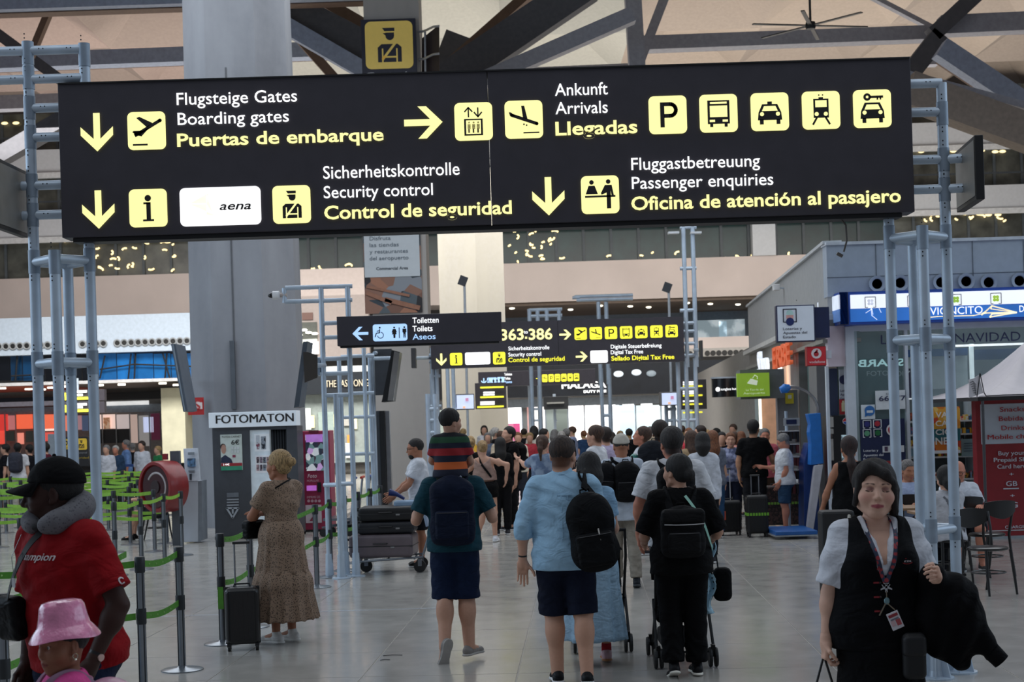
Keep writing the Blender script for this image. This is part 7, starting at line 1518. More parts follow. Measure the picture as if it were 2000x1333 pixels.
bg = bag(p, 'small black crossbody bag hanging at the hip of the capped man', (.17, .16, .16), (.075, .04, .1), '0a0a0c', [(.2, .17, .12), (.14, .185, .25), (.07, .17, .38), (.0, .12, .49), (-.06, .0, .55), (-.1, -.1, .5)], .03, M('0c0c0e', .6), 'crossbody_bag')
ch = MB(); ch.tube([Vector(p.TP(*c)) for c in ((.03, .09, .5), (.05, .175, .42), (.075, .19, .345))], .0015, 5); ch.tube([Vector(p.TP(*c)) for c in ((.11, .1, .5), (.1, .17, .42), (.075, .19, .345))], .0015, 5); ch.mi(1); ch.box(p.TP(.075, .195, .32), (.022, .003, .04)); ch.build('dog_tag_necklace', [M('77777a', .3, .8), M('c9c9cc', .3, .7)], p.o)
# girl in pink
p = Person(122, 1212, 5.6, 118, 'young girl in shiny pink bucket hat and pink top looking left', skin='girl', face=True, hk=1.24, child=1, fem=True, head=(-18, -3, 4), wide=1.02, nose=.95, lip='7a4038', brow='1c100c', neck=.85, sw=.105, arms={'L': ((-.15, .05, -1), (0, .3, -1)), 'R': ((.15, .05, -1), (0, .3, -1))}, name='person', jaw=.95)
girl = p
p.top('e85a9c', sleeve=1.85, hem=-.1, e=.03, loose=.02, srad=.08, mat=cloth_mat('e0559a', bump=.4), wr=.004, nr=.07); p.bottom('d88ab0', 'pants'); p.shoes('e8e8e8'); p.hair('120c0a', 'short', vol=.8, hl=.02); p.eyes_('1c100a')
S = p.hs; hm = M('e58bb0', .12, coat=.8, noise=.15, scale=14, bump=.4); mb = MB(); n = 40; P = []
prof = [(0, .157), (.045, .155), (.072, .147), (.083, .13), (.09, .085), (.098, .05), (.103, .044), (.116, .026), (.13, .002), (.132, -.004), (.129, -.002), (.113, .022), (.1, .042), (.094, .05), (.085, .085)]
for r_, z in prof:
    for k in range(n): a = 2*math.pi*k/n; P.append(p.T(math.cos(a)*r_*.95, -.01+math.sin(a)*r_*1.12, z*.98+.03+.006*math.sin(3*a)*(r_ > .12)))
mb._add(P, [(i*n+k, i*n+(k+1) % n, (i+1)*n+(k+1) % n, (i+1)*n+k) for i in range(len(prof)-1) for k in range(n)]); mb.build('bucket_hat', hm, p.o, True)
mb = MB(); c = p.T(-.081, -.0, -.045); mb.torus(c, .009, .0015, (1, 0, 0), 12, 6); mb.ball(V3(c)+V3(0, 0, -.012), .006, 8, 6); mb.build('earring', M('d9d4c0', .2, .9), p.o)
backpack(p, 'pale pink glossy school backpack on the girl', 'd49ab2', c=(0, -.22, .25), hs=(.2, .13, .24), mat=M('d29bb4', .3, coat=.4, noise=.1), strap_col='a98aa0', round_=.1)
# airline ground crew woman
def crew_paint(s_): return []
p = Person(1708, 906, 7.42, 180, 'dark haired airport worker in black waistcoat and white blouse with closed eyes', skin='pale', fem=True, face=True, eyes='closed', g=1.16, hipw=1.2, sw=.172, hk=1.2, head=(5, 2, -3), wide=1.06, jaw=1.1, lip='a5545c', brow='2a1a16', lid='9a7068', blush='d49a8a', nose=.95, arm_g=1.1,
    arms={'R': ((.26, -.04, -1), (.12, .12, -1), (-.4, -.6, 0), (0, .6, -.3), {'curl': .95, 'thumb': .8}), 'L': ((-.28, .12, -1), (.1, 1, .38), (.7, -.2, -.4), (.2, .2, 1), {'curl': 1.1, 'thumb': .9})}, legs={'R': ((.03, .16, -1), (0, -.05, -1), (0, 1, 0)), 'L': ((-.03, -.1, -1), (0, -.25, -1), (0, 1, -.1))})
crew = p
p.top('d9dbe2', sleeve=.86, hem=.02, e=.012, srad=.084, neck='v', extra=lambda s_: [sub(rc(s_.TP(0, .2, .33), s_.TP(0, .14, .5), .02*s_.S, .06*s_.S, .01)), sub(rc(s_.TP(0, .1, .5), s_.TP(0, .02, .6), .06*s_.S, .08*s_.S, .01))], mat=cloth_mat('cfd2da', bump=.2), wr=.005); blouse = p.shirt
vest = lambda s_: [sub(rc(s_.TP(0, .2, .25), s_.TP(0, .15, .5), .03*s_.S, .085*s_.S, .01)), sub(rc(s_.TP(0, .1, .5), s_.TP(0, .02, .6), .085*s_.S, .11*s_.S, .01))]
p.top('07070a', kind='tank', hem=-.1, e=.026, loose=.006, neck='none', name='waistcoat', mat=cloth_mat('07080c', noise=.05), extra=vest, straight=.03, wr=.003); wc = p.shirt
p.skirt('050506', z0=.14, z1=-.62, r0=.165, r1=.25, folds=5, amp=.008, mat=cloth_mat('060609')); p.shoes('0a0a0a', sole='111111')
# hair: side-swept fringe over the forehead and tied back
def fringe(s_):
    T, S = s_.T, s_.hs
    return [rc(T(.035, .07, .098), T(-.03, .088, .068), .024*S, .02*S, .02), rc(T(-.03, .088, .068), T(-.066, .06, .025), .02*S, .014*S, .02), rc(T(-.066, .06, .03), T(-.082, .03, -.085), .016*S, .014*S, .02), rc(T(-.08, .0, .0), T(-.084, -.02, -.11), .022*S, .018*S, .03), rc(T(.03, .075, .097), T(.066, .06, .06), .02*S, .016*S, .02), rc(T(.066, .06, .06), T(.084, .03, -.06), .016*S, .012*S, .02), rc(T(.0, -.1, .0), T(.0, -.1, -.09), .04*S, .03*S, .03), rc(T(-.074, .0, .0), T(-.08, -.03, -.07), .02*S, .016*S, .02)]
p.hair('150c0a', 'bun', vol=1.2, extra=lambda s_: fringe(s_))
# V collar, lanyard, badge, pin, buttons
def on(pt, tgt, dv=(0, -1, 0), gap=.004, bt={}):
    if tgt is wc: a_, b_ = on(pt, blouse, dv, gap), on_(pt, wc, dv, gap); return a_ if a_.y > b_.y and a_.y < .29 else b_
    return on_(pt, tgt, dv, gap)
def on_(pt, tgt, dv=(0, -1, 0), gap=.004, bt={}):
    if tgt.name not in bt: bt[tgt.name] = bvh_of(tgt)
    h_ = bt[tgt.name].ray_cast(Vector(pt)-Vector(dv), Vector(dv)); return (h_[0]-Vector(dv)*gap) if h_[0] is not None else Vector(pt)-Vector((0, 9, 0))*0
lan = M('26304a', .6, kind='spots', scale=38, col2='a0303a', par=.35, noise=.1)
for q in (-1, 1):
    pts = [p.TP(q*.062, -.0, .55), p.TP(q*.07, .06, .52)]+[on(p.TP(q*x, .3, z), wc, gap=.006) for x, z in ((.066, .46), (.052, .4), (.036, .34), (.02, .285), (.004, .24))]
    mb = MB(); strap(mb, pts, .02, .002, lambda q_: (0, 1, 0), 5); mb.build('lanyard', lan, wc, True)
mb = MB()
for q in (-1, 1): mb.tube([on(p.TP(q*.02, .3, .23), wc), on(p.TP(0, .3, .2), wc)], .003, 5)
pn_ = on(p.TP(0, .3, .215), wc); f_ = Fr(pn_, (-1, 0, 0), (0, 0, 1)); s_ = .045
poly(mb, f_, [(-.1*s_, .5*s_), (.1*s_, .5*s_), (.12*s_, -.45*s_), (0, -.6*s_), (-.12*s_, -.45*s_)], .004, .003); poly(mb, f_, [(-.6*s_, -.25*s_), (-.6*s_, -.1*s_), (0, .2*s_), (.6*s_, -.1*s_), (.6*s_, -.25*s_), (0, -.05*s_)], .004, .003); poly(mb, f_, [(-.3*s_, .45*s_), (0, .3*s_), (.3*s_, .45*s_), (.3*s_, .52*s_), (0, .42*s_), (-.3*s_, .52*s_)], .004, .003); mb.build('plane_pin', M('c9c9cc', .25, .8), wc)
c = on(p.TP(-.035, .3, .055), wc, gap=.012); Rb = Matrix.Rotation(R(22), 3, 'Y'); MB().box(c, (.058, .004, .085), Rb).build('badge', M('d5d2d8', .4), wc, bevel=.002)
bd = [x for x in wc.children if x.name.startswith('badge')][0]
for ox, oz, w2, h2, c2_ in ((0, .026, .045, .014, '8e2a34'), (-.012, -.012, .022, .03, 'b04a50'), (.014, -.01, .018, .026, 'c9a9ae'), (0, .008, .04, .006, '6a6a78')):
    MB().box(Vector(c)+Rb@Vector((ox, .003, oz)), (w2, .002, h2), Rb).build('badge_print', M(c2_, .5), wc)
mb = MB(); mb.tube([on(p.TP(0, .3, .2), wc, gap=.008), on(p.TP(-.0, .3, .14), wc, gap=.012), Vector(c)+Vector((0, 0, .05))], .003, 6); mb.tube([on(p.TP(.0, .3, .15), wc, gap=.01), on(p.TP(.04, .3, .08), wc, gap=.01)], .004, 6); mb.mi(1); mb.ball(on(p.TP(0, .3, .15), wc, gap=.01), (.014, .006, .018), 10, 6); mb.build('key_ring', [M('8e8474', .3, .8), M('6f8f96', .3, .3)], wc)
for i, z in enumerate((.31, .24, .17, .1)): 
    cc_ = on(p.TP(.045, .3, z), wc, gap=.003); MB().box(cc_, (.03, .004, .008)).build('red_piping', M('8a1a24', .6), wc); MB().ball(on(p.TP(.028, .3, z), wc), .006, 8, 5).build('button', M('2a1a1e', .3), wc)
e_ = on(p.TP(-.1, .3, .345), wc, gap=.003); f_ = Fr(e_, (-1, 0, 0), (0, 0, 1)); mb = MB(); ring(mb, Fr(e_, (-1.0, 0, 0), (0, 0, .5)), 0, 0, .026, .004, 0, .001, 20, 100, 330); mb.build('breast_emblem', M('b02a34', .6), wc); text('KTM', f_, -.014, -.005, .009, M('d5d0d4', .6), width=.03, bold=.02, parent=wc, off=.0)
# white strap on her right shoulder
sb = p.acc('shoulder_bag', 'black handbag with pale strap hanging at the side of the airport worker', 'bag'); mb = MB(); strap(mb, [p.TP(*c) for c in ((.12, -.06, .53), (.125, .0, .552), (.128, -.05, .54), (.1, -.14, .4), (-.02, -.2, .2), (-.24, -.1, .0), (-.27, .06, -.02))], .022, .004, None, 6); mb.build('bag_strap', M('b9b4a8', .6), sb, True)
Rm = p.Rt; blob('bag_body', [rbx(p.TP(-.12, .2, -.12), (.055, .03, .11), .028, .02, Rm)], .005, M('07080c', .6), sb); blob('bag_flap', [rbx(p.TP(-.12, .205, -.07), (.057, .033, .055), .028, .01, Rm)], .005, M('090a0f', .55), sb)
# coat over her left arm
ct = p.acc('folded_coat', 'black coat draped over the forearm of the airport worker', 'coat'); A, E_, W_, _, _ = p.arm['L']; m = (E_+W_)/2
cp = [rc(E_+V3(-.01, .0, 0), W_-V3(0, .05, .0), .075, .06, .04), el(m+V3(-.1, .0, -.07), (.11, .12, .12), .06), el(m+V3(-.15, -.02, -.2), (.1, .11, .16), .06), rc(m+V3(-.17, 0, -.2), m+V3(-.27, .02, -.33), .07, .045, .04), el(m+V3(.0, -.02, -.17), (.09, .1, .17), .06), rc(m+V3(-.04, -.02, -.3), m+V3(-.13, 0, -.38), .06, .04, .04)]
blob('coat_cloth', cp, .008, cloth_mat('060609', noise=.2), ct, wr=lambda P: np.stack([np.sin(P[:, 2]*35+P[:, 0]*50)*.005, np.sin(P[:, 0]*60+P[:, 2]*20)*.008, 0*P[:, 0]], 1)); MB().tube([Vector(m+V3(-.265, .02, -.325)), Vector(m+V3(-.31, .03, -.375))], [.045, .042], 14).build('sleeve_end', cloth_mat('0a0a0d'), ct, True)
# bag straps from her right hand
hb = p.acc('hand_bag', 'black bag on thin straps held low in the right hand of the airport worker', 'bag'); A, E_, W_, f_, _ = p.arm['R']; c = W_+f_*.085*p.S; mb = MB()
mb.tube([Vector(c+V3(.01, .0, .0)), Vector(c+V3(.05, .02, -.12)), Vector(c+V3(.06, .02, -.3))], .006, 8); mb.tube([Vector(c+V3(-.0, .0, .0)), Vector(c+V3(-.03, .02, -.12)), Vector(c+V3(-.05, .02, -.3))], .006, 8); mb.build('straps', M('0a0a0b', .4), hb, True); MB().box(c+V3(0, .02, -.42), (.22, .1, .26)).build('bag_body', M('0a0a0b', .5), hb, bevel=.02)
# ------------------------------------------------------------------ man in light blue shirt
p = Person(1093, 851, 11.25, 2, 'man in light blue rolled sleeve shirt and navy shorts seen from behind', skin='fair', g=1.14, sw=.212, head=(22, 0, 3), face=True, neck=1.12, wide=1.02, xoff=.012, leg_g=1.2, nape='5a3c2c',
    arms={'L': ((-.36, -.1, -1), (-.02, .2, -1), (.2, -1, 0), (1, -.1, .0), {'curl': .3, 'thumb': .2}), 'R': ((.4, .12, -1), (.1, .75, -.4))}, legs={'L': ((-.0, .12, -1), (.03, -.02, -1), (-.05, 1, 0)), 'R': ((.07, -.12, -1), (.02, -.2, -1), (.1, 1, -.15))})
blue = p
bm = cloth_mat('98bcd6', noise=.06, bump=.2); p.top('', sleeve=1.32, hem=-.12, e=.02, loose=.018, srad=.075, mat=bm, straight=.03, wr=.006, nr=.06); p.collar(bm, .045)
mb = MB(); bt_s = bvh_of(p.shirt)
def back(x, z):
    q = Vector(p.TP(x, -.6, z)); h_ = bt_s.ray_cast(q, Vector((0, 1, 0))); return h_[0]
strap(mb, [back(-.022, z) for z in (.4, .3, .2, .1)], .008, .004, lambda q: (0, -1, 0), 4); strap(mb, [back(.022, z) for z in (.4, .3, .2, .1)], .008, .004, lambda q: (0, -1, 0), 4); strap(mb, [back(x, .405) for x in (-.05, 0, .05)], .009, .005, lambda q: (0, -1, 0), 4)
mb.build('back_pleat', bm, p.shirt, True)
A, E_, W_, f_, _ = p.arm['L']; MB().tube([Vector(E_+(W_-E_)*t) for t in (.2, .24, .3, .34)], [.057, .061, .06, .055], 18).build('rolled_cuff', bm, p.shirt, True)
p.bottom('171c2e', 'shorts', e=.022, to=1.03, flare=.012, mat=cloth_mat('151a2b')); p.shoes('15161a', sole='e0e0e0'); watch(p, 'L', face=None)
p.hair('33231a', 'short', vol=.5); backpack(p, 'black rounded backpack slung from the right shoulder of the blue shirted man', '0a0b0e', c=(.18, -.24, .14), hs=(.165, .1, .275), roll=-8, straps=('R',), pocket=True, round_=.13); sb = [o for o in bpy.data.objects if o.name.startswith('backpack')][-1]
mb = MB(); strap(mb, [p.TP(*c) for c in ((.13, -.2, .44), (.14, -.14, .5), (.15, -.06, .545), (.155, .02, .56))], .05, .014, None, 5); mb.build('shoulder_strap', cloth_mat('0c0d10'), sb, True); MB().tube([Vector(p.TP(.21, -.36, .18)), Vector(p.TP(.225, -.365, .1))], .006, 6).build('zip_pull', M('b9b4ae', .4), sb, True)
# lady in light blue skirt ahead of him, pushing a stroller
p = Person(1150, 884, 12.1, 0, 'dark haired lady in long light blue skirt half hidden behind the blue shirted man', skin='fair', fem=True, g=1.0, arms={'L': ((-.2, .3, -1), (0, 1, -.2)), 'R': ((.2, .3, -1), (0, 1, -.2))}, legs={'L': ((.02, -.12, -1), (0, -.1, -1), (.1, 1, 0)), 'R': ((.03, .2, -1), (0, .1, -1), (0, 1, 0))}, head=(-10, 0, 0))
p.top('8fb4d2', sleeve=.6); p.skirt('9cc0dd', z0=.13, z1=-.72, r0=.15, r1=.27, folds=9, amp=.016, mat=cloth_mat('a0bfd6', noise=.08, scale=60)); p.shoes('d9b4bc', sole='b07a50', socks='b03038'); p.hair('120d0c', 'bob')
stroller(p, (p.loc.x+.1, 13.0), 'black stroller pushed by the lady in the light blue skirt')
# lady in black with small backpack and stroller
p = Person(1325, 889, 11.45, 3, 'dark haired lady in black t-shirt and wide black trousers pushing a stroller', skin='fair', fem=True, g=1.1, sw=.185, hipw=1.15, face=True, head=(-38, 2, 0), arms={'L': ((-.35, .2, -1), (.1, .9, -.35)), 'R': ((.45, .1, -1), (-.05, .9, -.3))}, legs={'L': ((.02, .1, -1), (0, -.25, -1), (0, .9, -.3)), 'R': ((.0, .05, -1), (0, -.02, -1), (0, 1, 0))}, neck=.95)
wblk = p
p.top('08080a', sleeve=.95, srad=.088, e=.02, loose=.01, hem=-.12, straight=.06, mat=cloth_mat('09090b', noise=.2)); p.bottom('060608', 'pants', e=.02, rk=.085, ra=.082, to=1, mat=cloth_mat('070709', noise=.2)); p.shoes('1a1a1c', sole='e6e2d6'); p.hair('0d0a0a', 'lowbun', vol=1.1)
backpack(p, 'small black flap backpack with metal zips on the lady in black', '101012', c=(-.02, -.22, .22), hs=(.165, .09, .2), flap=True, round_=.05, pocket=True); r_ = p.acc('crossbody_strap', 'mint green crossbody strap over the back of the lady in black', 'strap')
mb = MB(); strap(mb, [p.TP(*c) for c in ((-.02, .05, .555), (-.005, -.06, .54), (.06, -.165, .44), (.14, -.22, .3), (.2, -.16, .15), (.24, -.06, .06))], .022, .003, None, 6); mb.build('strap_band', M('8fc0b0', .6), r_, True)
stroller(p, (p.loc.x+.05, 12.12), 'black folding stroller in front of the lady in black'); sc_ = p.acc('muslin_blanket', 'pale blue dotted blanket hanging from the stroller of the lady in black', 'blanket')
n = 18; P = []
for i in range(n+1):
    for j in range(9): x = .13+j*.02; P.append((x+.03*math.sin(i*.7), .28+.03*math.sin(j*1.9+i*.3), 1.0-i*.034*(1.15 if j < 5 else .95)))
mb = MB(); mb._add(P, [(i*9+j, i*9+j+1, (i+1)*9+j+1, (i+1)*9+j) for i in range(n) for j in range(8)]); o = mb.build('cloth', M('a9cfe2', .8, kind='spots', scale=26, col2='1a1c22', par=.22), sc_, True); o.modifiers.new('s', 'SOLIDIFY').thickness = .006
b_ = p.acc('changing_bag', 'small black bag hanging from the right side of the stroller handle', 'bag'); blob('bag_body', [rbx(V3(.36, .3, .64), (.07, .06, .13), .05, .03)], .01, cloth_mat('0a0a0c'), b_); MB().tube([(.33, .3, .76), (.3, .28, .98)], .006, 6).build('bag_loop', M('0a0a0c', .6), b_, True)
# man carrying the boy
p = Person(880, 873, 12.55, 0, 'man in teal t-shirt and navy shorts carrying a boy on his shoulders', skin='fair', g=1.06, sw=.205, xoff=.01, leg_g=1.3,
    arms={'L': ((-.42, .0, -1), (.12, .75, .5)), 'R': ((.46, .0, -1), (-.1, .75, .45))}, legs={'L': ((-.01, .02, -1), (-.02, -.38, -.9), (-.25, .1, -.95)), 'R': ((.0, .04, -1), (.03, -.04, -1), (.5, .85, 0))}, head=(0, -8, 0))
cman = p
p.top('1e4450', sleeve=.75, hem=-.065, e=.024, loose=.014, srad=.074, straight=.03, mat=cloth_mat('1d424e')); p.bottom('16233f', 'shorts', e=.024, to=1.06, flare=.02, mat=cloth_mat('16223c')); p.shoes('8f8a86', sole='a9a5a0', socks='d9d4cf'); p.hair('3a2a20', 'short', vol=.6)
for q in ('R', 'L'):
    h_, k_, a_, f_ = p.leg[q]
backpack(p, 'dark navy backpack on the man carrying the boy', '121a2e', c=(0, -.21, .27), hs=(.175, .1, .28), pocket=True, round_=.06)
bx_ = p.loc.x
b = Person(868, 801, 12.5, 0, 'small boy in striped t-shirt riding on the shoulders of the man in teal', skin='fair', H=1.06, hk=1.45, child=1, head=(55, -4, 0), pelvis_up=1.51, sw=.122, neck=.8, g=1.05, face=True,
    arms={'R': ((.3, .2, -1), (-.2, .9, -.25)), 'L': ((-.25, .45, -.9), (.2, .9, -.2))}, legs={'R': ((.3, .95, -.25), (.0, .0, -1), (0, 1, 0)), 'L': ((-.3, .95, -.25), (.0, .0, -1), (0, 1, 0))}, xoff=0)
b.o.location.x = bx_-.01; b.loc.x = bx_-.01
zt_ = b.pel[2]; b.top('', sleeve=.7, hem=-.02, e=.03, srad=.075, straight=.02, mat=M('ffffff', .85, kind='stripes', par=(zt_-.03, zt_+.34, [(0, '151a2e'), (.22, 'c9602a'), (.38, '151a2e'), (.52, '9a1f26'), (.68, '151a2e'), (.8, '1f4a30'), (.93, '10131c')]))); b.bottom('2a3226', 'shorts', to=.9, mat=cloth_mat('262c22')); b.shoes('333333'); b.hair('17100d', 'short', vol=1.2)
MB().box(b.TP(0, -.15, -.04), (.19, .05, .035), Matrix.Rotation(R(-12), 3, 'Y')).build('white_undershirt', cloth_mat('b9c0cc'), b.o, bevel=.02)
# lady in the long dress
p = Person(545, 881, 13.86, 48, 'blonde lady with bun in long speckled beige dress waiting with folded arms', skin='tan', fem=True, g=1.1, face=True, head=(-14, 0, 0), sw=.172, neck=.95,
    arms={'L': ((-.22, .55, -.85), (.85, .45, .1), (0, -1, 0), (0, 0, 1)), 'R': ((.15, .5, -.9), (-.8, .5, .15))}, legs={'L': ((0, .0, -1), (0, .0, -1), (-.35, 1, 0)), 'R': ((0, .05, -1), (0, -.05, -1), (-.35, 1, 0))})
dress = M('8a7360', .85, kind='spots', scale=75, col2='3a2e28', par=.3, noise=.1); p.top('', sleeve=.62, srad=.082, e=.02, hem=.08, straight=0, mat=dress, wr=.004); n0 = p.skirt('', z0=.18, z1=-.30, r0=.162, r1=.238, sq=.98, folds=13, amp=.01, name='upper_skirt', mat=dress); p.skirt('', z0=-.26, z1=-.72, r0=.228, r1=.315, sq=.95, folds=17, amp=.018, name='lower_skirt', mat=dress)
p.shoes('d9d6d2', sole='e0ddd8'); p.hair('a88a5e', 'bun', vol=1.1)
bag(p, 'small black leather crossbody bag on the lady in the long dress', (-.12, .24, .1), (.11, .05, .085), '0b0b0d', [(-.12, .25, .2), (-.19, .14, .32), (-.17, -.05, .44), (-.06, -.12, .52), (.06, -.08, .555), (.1, .05, .54), (.03, .18, .4), (-.1, .25, .2)], .014, None, 'crossbody_bag')
cb_ = suitcase('cabin_suitcase', (PX(476, 1200, 13.55).x, 13.5, 0), R(8), (.3, .22, .5), M('0c0c0e', .35, noise=.1, coat=.2), 'black ribbed cabin suitcase standing beside the belt post and the blonde lady', handle=.38)
# man with cap and two backpacks, khaki trousers
p = Person(1213, 849, 17.5, 2, 'man in pale cap, white shirt and beige trousers with two black backpacks', skin='tan', g=1.12, sw=.2, arms={'L': ((-.3, .2, -1), (0, .8, -.3)), 'R': ((.3, .2, -1), (0, .8, -.3))}, legs={'L': ((0, .12, -1), (0, -.05, -1), (0, 1, 0)), 'R': ((.06, -.08, -1), (.02, -.2, -1), (.15, 1, -.2))})
p.top('b9c2cf', sleeve=.8, hem=-.16, e=.02, loose=.02, straight=.05); p.bottom('8a8378', 'pants', e=.02, rk=.07, ra=.062); p.shoes('1f2228', sole='3a3d42'); cap_(p, 'b9b3a8'); p.hair('2a2420', 'short', vol=.3); backpack(p, 'large black backpack on the middle back of the man with the pale cap', '0b0b0e', c=(.03, -.2, .28), hs=(.15, .1, .23)); backpack(p, 'second black backpack hung at the left shoulder of the man with the pale cap', '0c0d11', c=(-.21, -.17, .3), hs=(.12, .1, .2), straps=('L',), roll=6)
# tall man in white t-shirt
p = Person(1312, 834, 13.3, 0, 'tall grey haired man in white t-shirt behind the lady in black', skin='red', g=1.15, sw=.215, nape='3a2c28', head=(-8, 0, 0), arms={'L': ((-.35, .0, -1), (-.0, .2, -1), (1, .2, 0), (0, 1, 0)), 'R': ((.35, 0, -1), (0, .3, -1))}, legs={'L': ((.1, .1, -1), (.05, -.1, -1), (0, 1, 0)), 'R': ((.02, -.1, -1), (0, -.2, -1), (0, 1, 0))})
p.top('d3d4d8', sleeve=.78, e=.02, loose=.02, hem=-.15, srad=.08, straight=.05); p.bottom('20242c', 'shorts'); p.shoes('222222'); p.hair('2b2523', 'short', vol=1.1); watch(p, 'L', face=None); backpack(p, 'black backpack on the tall man in white t-shirt', '0d0d10', c=(0, -.2, .3), hs=(.15, .09, .22))
# bearded man pushing the luggage cart
p = Person(818, 857, 20.75, 95, 'bearded man with glasses in white t-shirt pushing the stacked luggage cart', skin='tan', g=1.05, head=(0, -8, 0), face=True, arms={'L': ((-.1, .45, -.9), (.05, .8, -.6)), 'R': ((.1, .5, -.9), (0, .8, -.6))}, lean=(0, .08, 1))
p.top('d0d2d8', sleeve=.7, srad=.08, e=.02, loose=.01); p.bottom('1a1c22', 'shorts', to=1); p.shoes('222222'); p.hair('1d1613', 'buzz')
blob('beard', [p.E((0, .05, -.085), (.05, .05, .045), .02), sub(p.E((0, .1, -.04), (.04, .04, .03), .01))], .008, hair_mat('17100d'), p.o); mb = MB()
for q in (-1, 1): mb.torus(p.T(q*.032, .1, .002), .022*p.hs, .0025, p.Rh[:, 1], 14, 6); mb.tube([Vector(p.T(q*.055, .095, .004)), Vector(p.T(q*.078, .0, .004))], .0025, 5)
mb.build('glasses', M('1a1a1c', .3), p.o)
# luggage cart and suitcases
d = 20.2; cx_ = PX(760, 1100, d).x; lc = root('luggage_cart', (cx_, d, 0), 'metal luggage cart with blue handle carrying three stacked suitcases', 'cart'); PW.pop(lc.name)
steel = M('7a8088', .3, .8)
for y in (-.25, .25): MB().tube([(-.42, y, .16), (.45, y, .2), (.55, y, .5), (.6, y, 1.0)], .015, 8).build('frame_tube', steel, lc, True)
for x in (-.35, 0, .35): MB().cyl((x, -.25, .18), (x, .25, .18), .012, .012, 8).build('cross_bar', steel, lc)
MB().cyl((.6, -.27, 1.02), (.6, .27, 1.02), .02, .02, 10).build('handle_bar', M('1c3f8a', .4), lc); MB().box((.5, 0, .72), (.03, .5, .26), Matrix.Rotation(R(-12), 3, 'Y')).build('back_basket', M('8a9db5', .4), lc)
for x, y in ((-.3, 0), (.42, -.24), (.42, .24)): MB().cyl((x, y-.02, .08), (x, y+.02, .08), .08, .08, 18).build('wheel', M('0c0c0e', .5), lc); MB().box((x, y, .13), (.05, .06, .09)).build('wheel_fork', steel, lc)
suitcase('large_suitcase', (cx_-.02, d, .2), R(-6), (.86, .56, .3), M('5b5156', .4, noise=.08, coat=.2), 'large mauve grey ribbed suitcase lying lowest on the luggage cart', lie=True) if False else None
g1 = suitcase('large_suitcase', (cx_-.06, d, .205), R(-5), (.84, .3, .56), M('62575c', .4, noise=.08, coat=.2), 'large mauve grey ribbed suitcase lying lowest on the luggage cart', lie=True)
g2 = suitcase('navy_suitcase', (cx_+.0, d, .51), R(-3), (.74, .16, .5), M('14161d', .45, noise=.1), 'dark soft suitcase lying in the middle of the luggage stack', lie=True, ribs=False); g3 = suitcase('black_suitcase', (cx_+.0, d, .675), R(-2), (.72, .19, .48), M('0e0e11', .45, noise=.1), 'black soft suitcase lying on top of the luggage stack', lie=True, ribs=False)
jb_ = root('blue_bag', PX(775, 985, d+.1), 'pale blue plastic tray bag on the handle side of the luggage stack', 'bag'); MB().box(PX(800, 985, d+.1), (.4, .3, .1)).build('bag_body', M('8fa9c4', .4), jb_, bevel=.02); MB().tube([PX(760, 962, d), PX(775, 966, d), PX(790, 975, d)], [.05, .03, .02], 10).build('blue_cap', M('1c2f6a', .4), jb_, True)
# ------------------------------------------------------------------ travellers further back
HC = {'k': '120d0b', 'd': '2a1c14', 'b': '4a3122', 'g': '7d7a78', 'y': 'a98a5c', 'w': 'b5b0aa', 'r': '7a4a2c'}
def guy(px, yt, d, yaw, top, bot, hair, label, fem=False, skin='fair', kind='tee', bk='pants', hk_='short', pack=None, arms=None, legs=None, group=None, shoe='333338', **k):
    p = Person(px, yt, d, yaw, label, skin=skin, fem=fem, arms=arms, legs=legs, group=group, nape=(HC.get(hair, hair) if hk_ == 'short' else None), **k)
    if kind == 'tank': p.top(top if isinstance(top, str) else '', kind='tank', mat=None if isinstance(top, str) else top, hem=-.05, neck='wide')
    else: p.top(top if isinstance(top, str) else '', mat=None if isinstance(top, str) else top, sleeve={'tee': .7, 'long': 1.9, 'shirt': 1.3}[kind], hem=-.08, srad=.072)
    if bk == 'skirt': p.skirt(bot, z1=-.5)
    elif bk: p.bottom(bot, bk)
    p.shoes(shoe)
    if hk_: p.hair(HC.get(hair, hair), hk_)
    if pack and d < 33: backpack(p, pack[1], pack[0], res=.016)
    return p
fwd = {'L': ((-.15, .5, -.9), (.1, 1, .0)), 'R': ((.15, .5, -.9), (-.1, 1, .0))}
# lady with bare back and black shorts
p = Person(946, 861, 24.6, -12, 'lady with bare shoulders in beige strap top and black shorts standing by the trolleys', skin='fair', fem=True, g=1.15, hipw=1.12, res=.011, head=(-25, -10, 0), arms={'L': ((-.75, .25, -.75), (-.5, .6, -.45)), 'R': ((.9, -.05, -.25), (-.15, .1, -1))}, legs={'L': ((.1, .12, -1), (-.28, -.05, -1), (-.5, .8, -.3)), 'R': ((.08, .02, -1), (.03, -.02, -1), (0, 1, 0))}, lean=(-.06, .06, 1))
p.top('a08478', kind='tank', hem=.12, e=.012, neck='low', mat=cloth_mat('9c8176')); p.bottom('09090b', 'shorts', to=.4, flare=.0, e=.02); p.shoes('dcdce0'); p.hair('a5855a', 'bun', vol=.7); r_ = p.acc('crossbody_strap', 'thin black crossbody strap on the lady in black shorts', 'strap'); mb = MB(); strap(mb, [p.TP(*c) for c in ((-.06, -.06, .53), (.0, -.15, .4), (.1, -.16, .25), (.16, -.08, .13))], .035, .006, None, 5); mb.build('strap_band', cloth_mat('0a0a0c'), r_, True)
guy(918, 853, 26.5, 10, '0c0c0e', '101014', 'y', 'blonde lady with pinned up bun in black top, left of the bare shouldered lady', fem=True, kind='tank', hk_='bun')
guy(977, 855, 26.0, 5, '0b0b0d', '111114', 'k', 'lady with long straight black hair beside the bare shouldered lady', fem=True, hk_='long', kind='long')
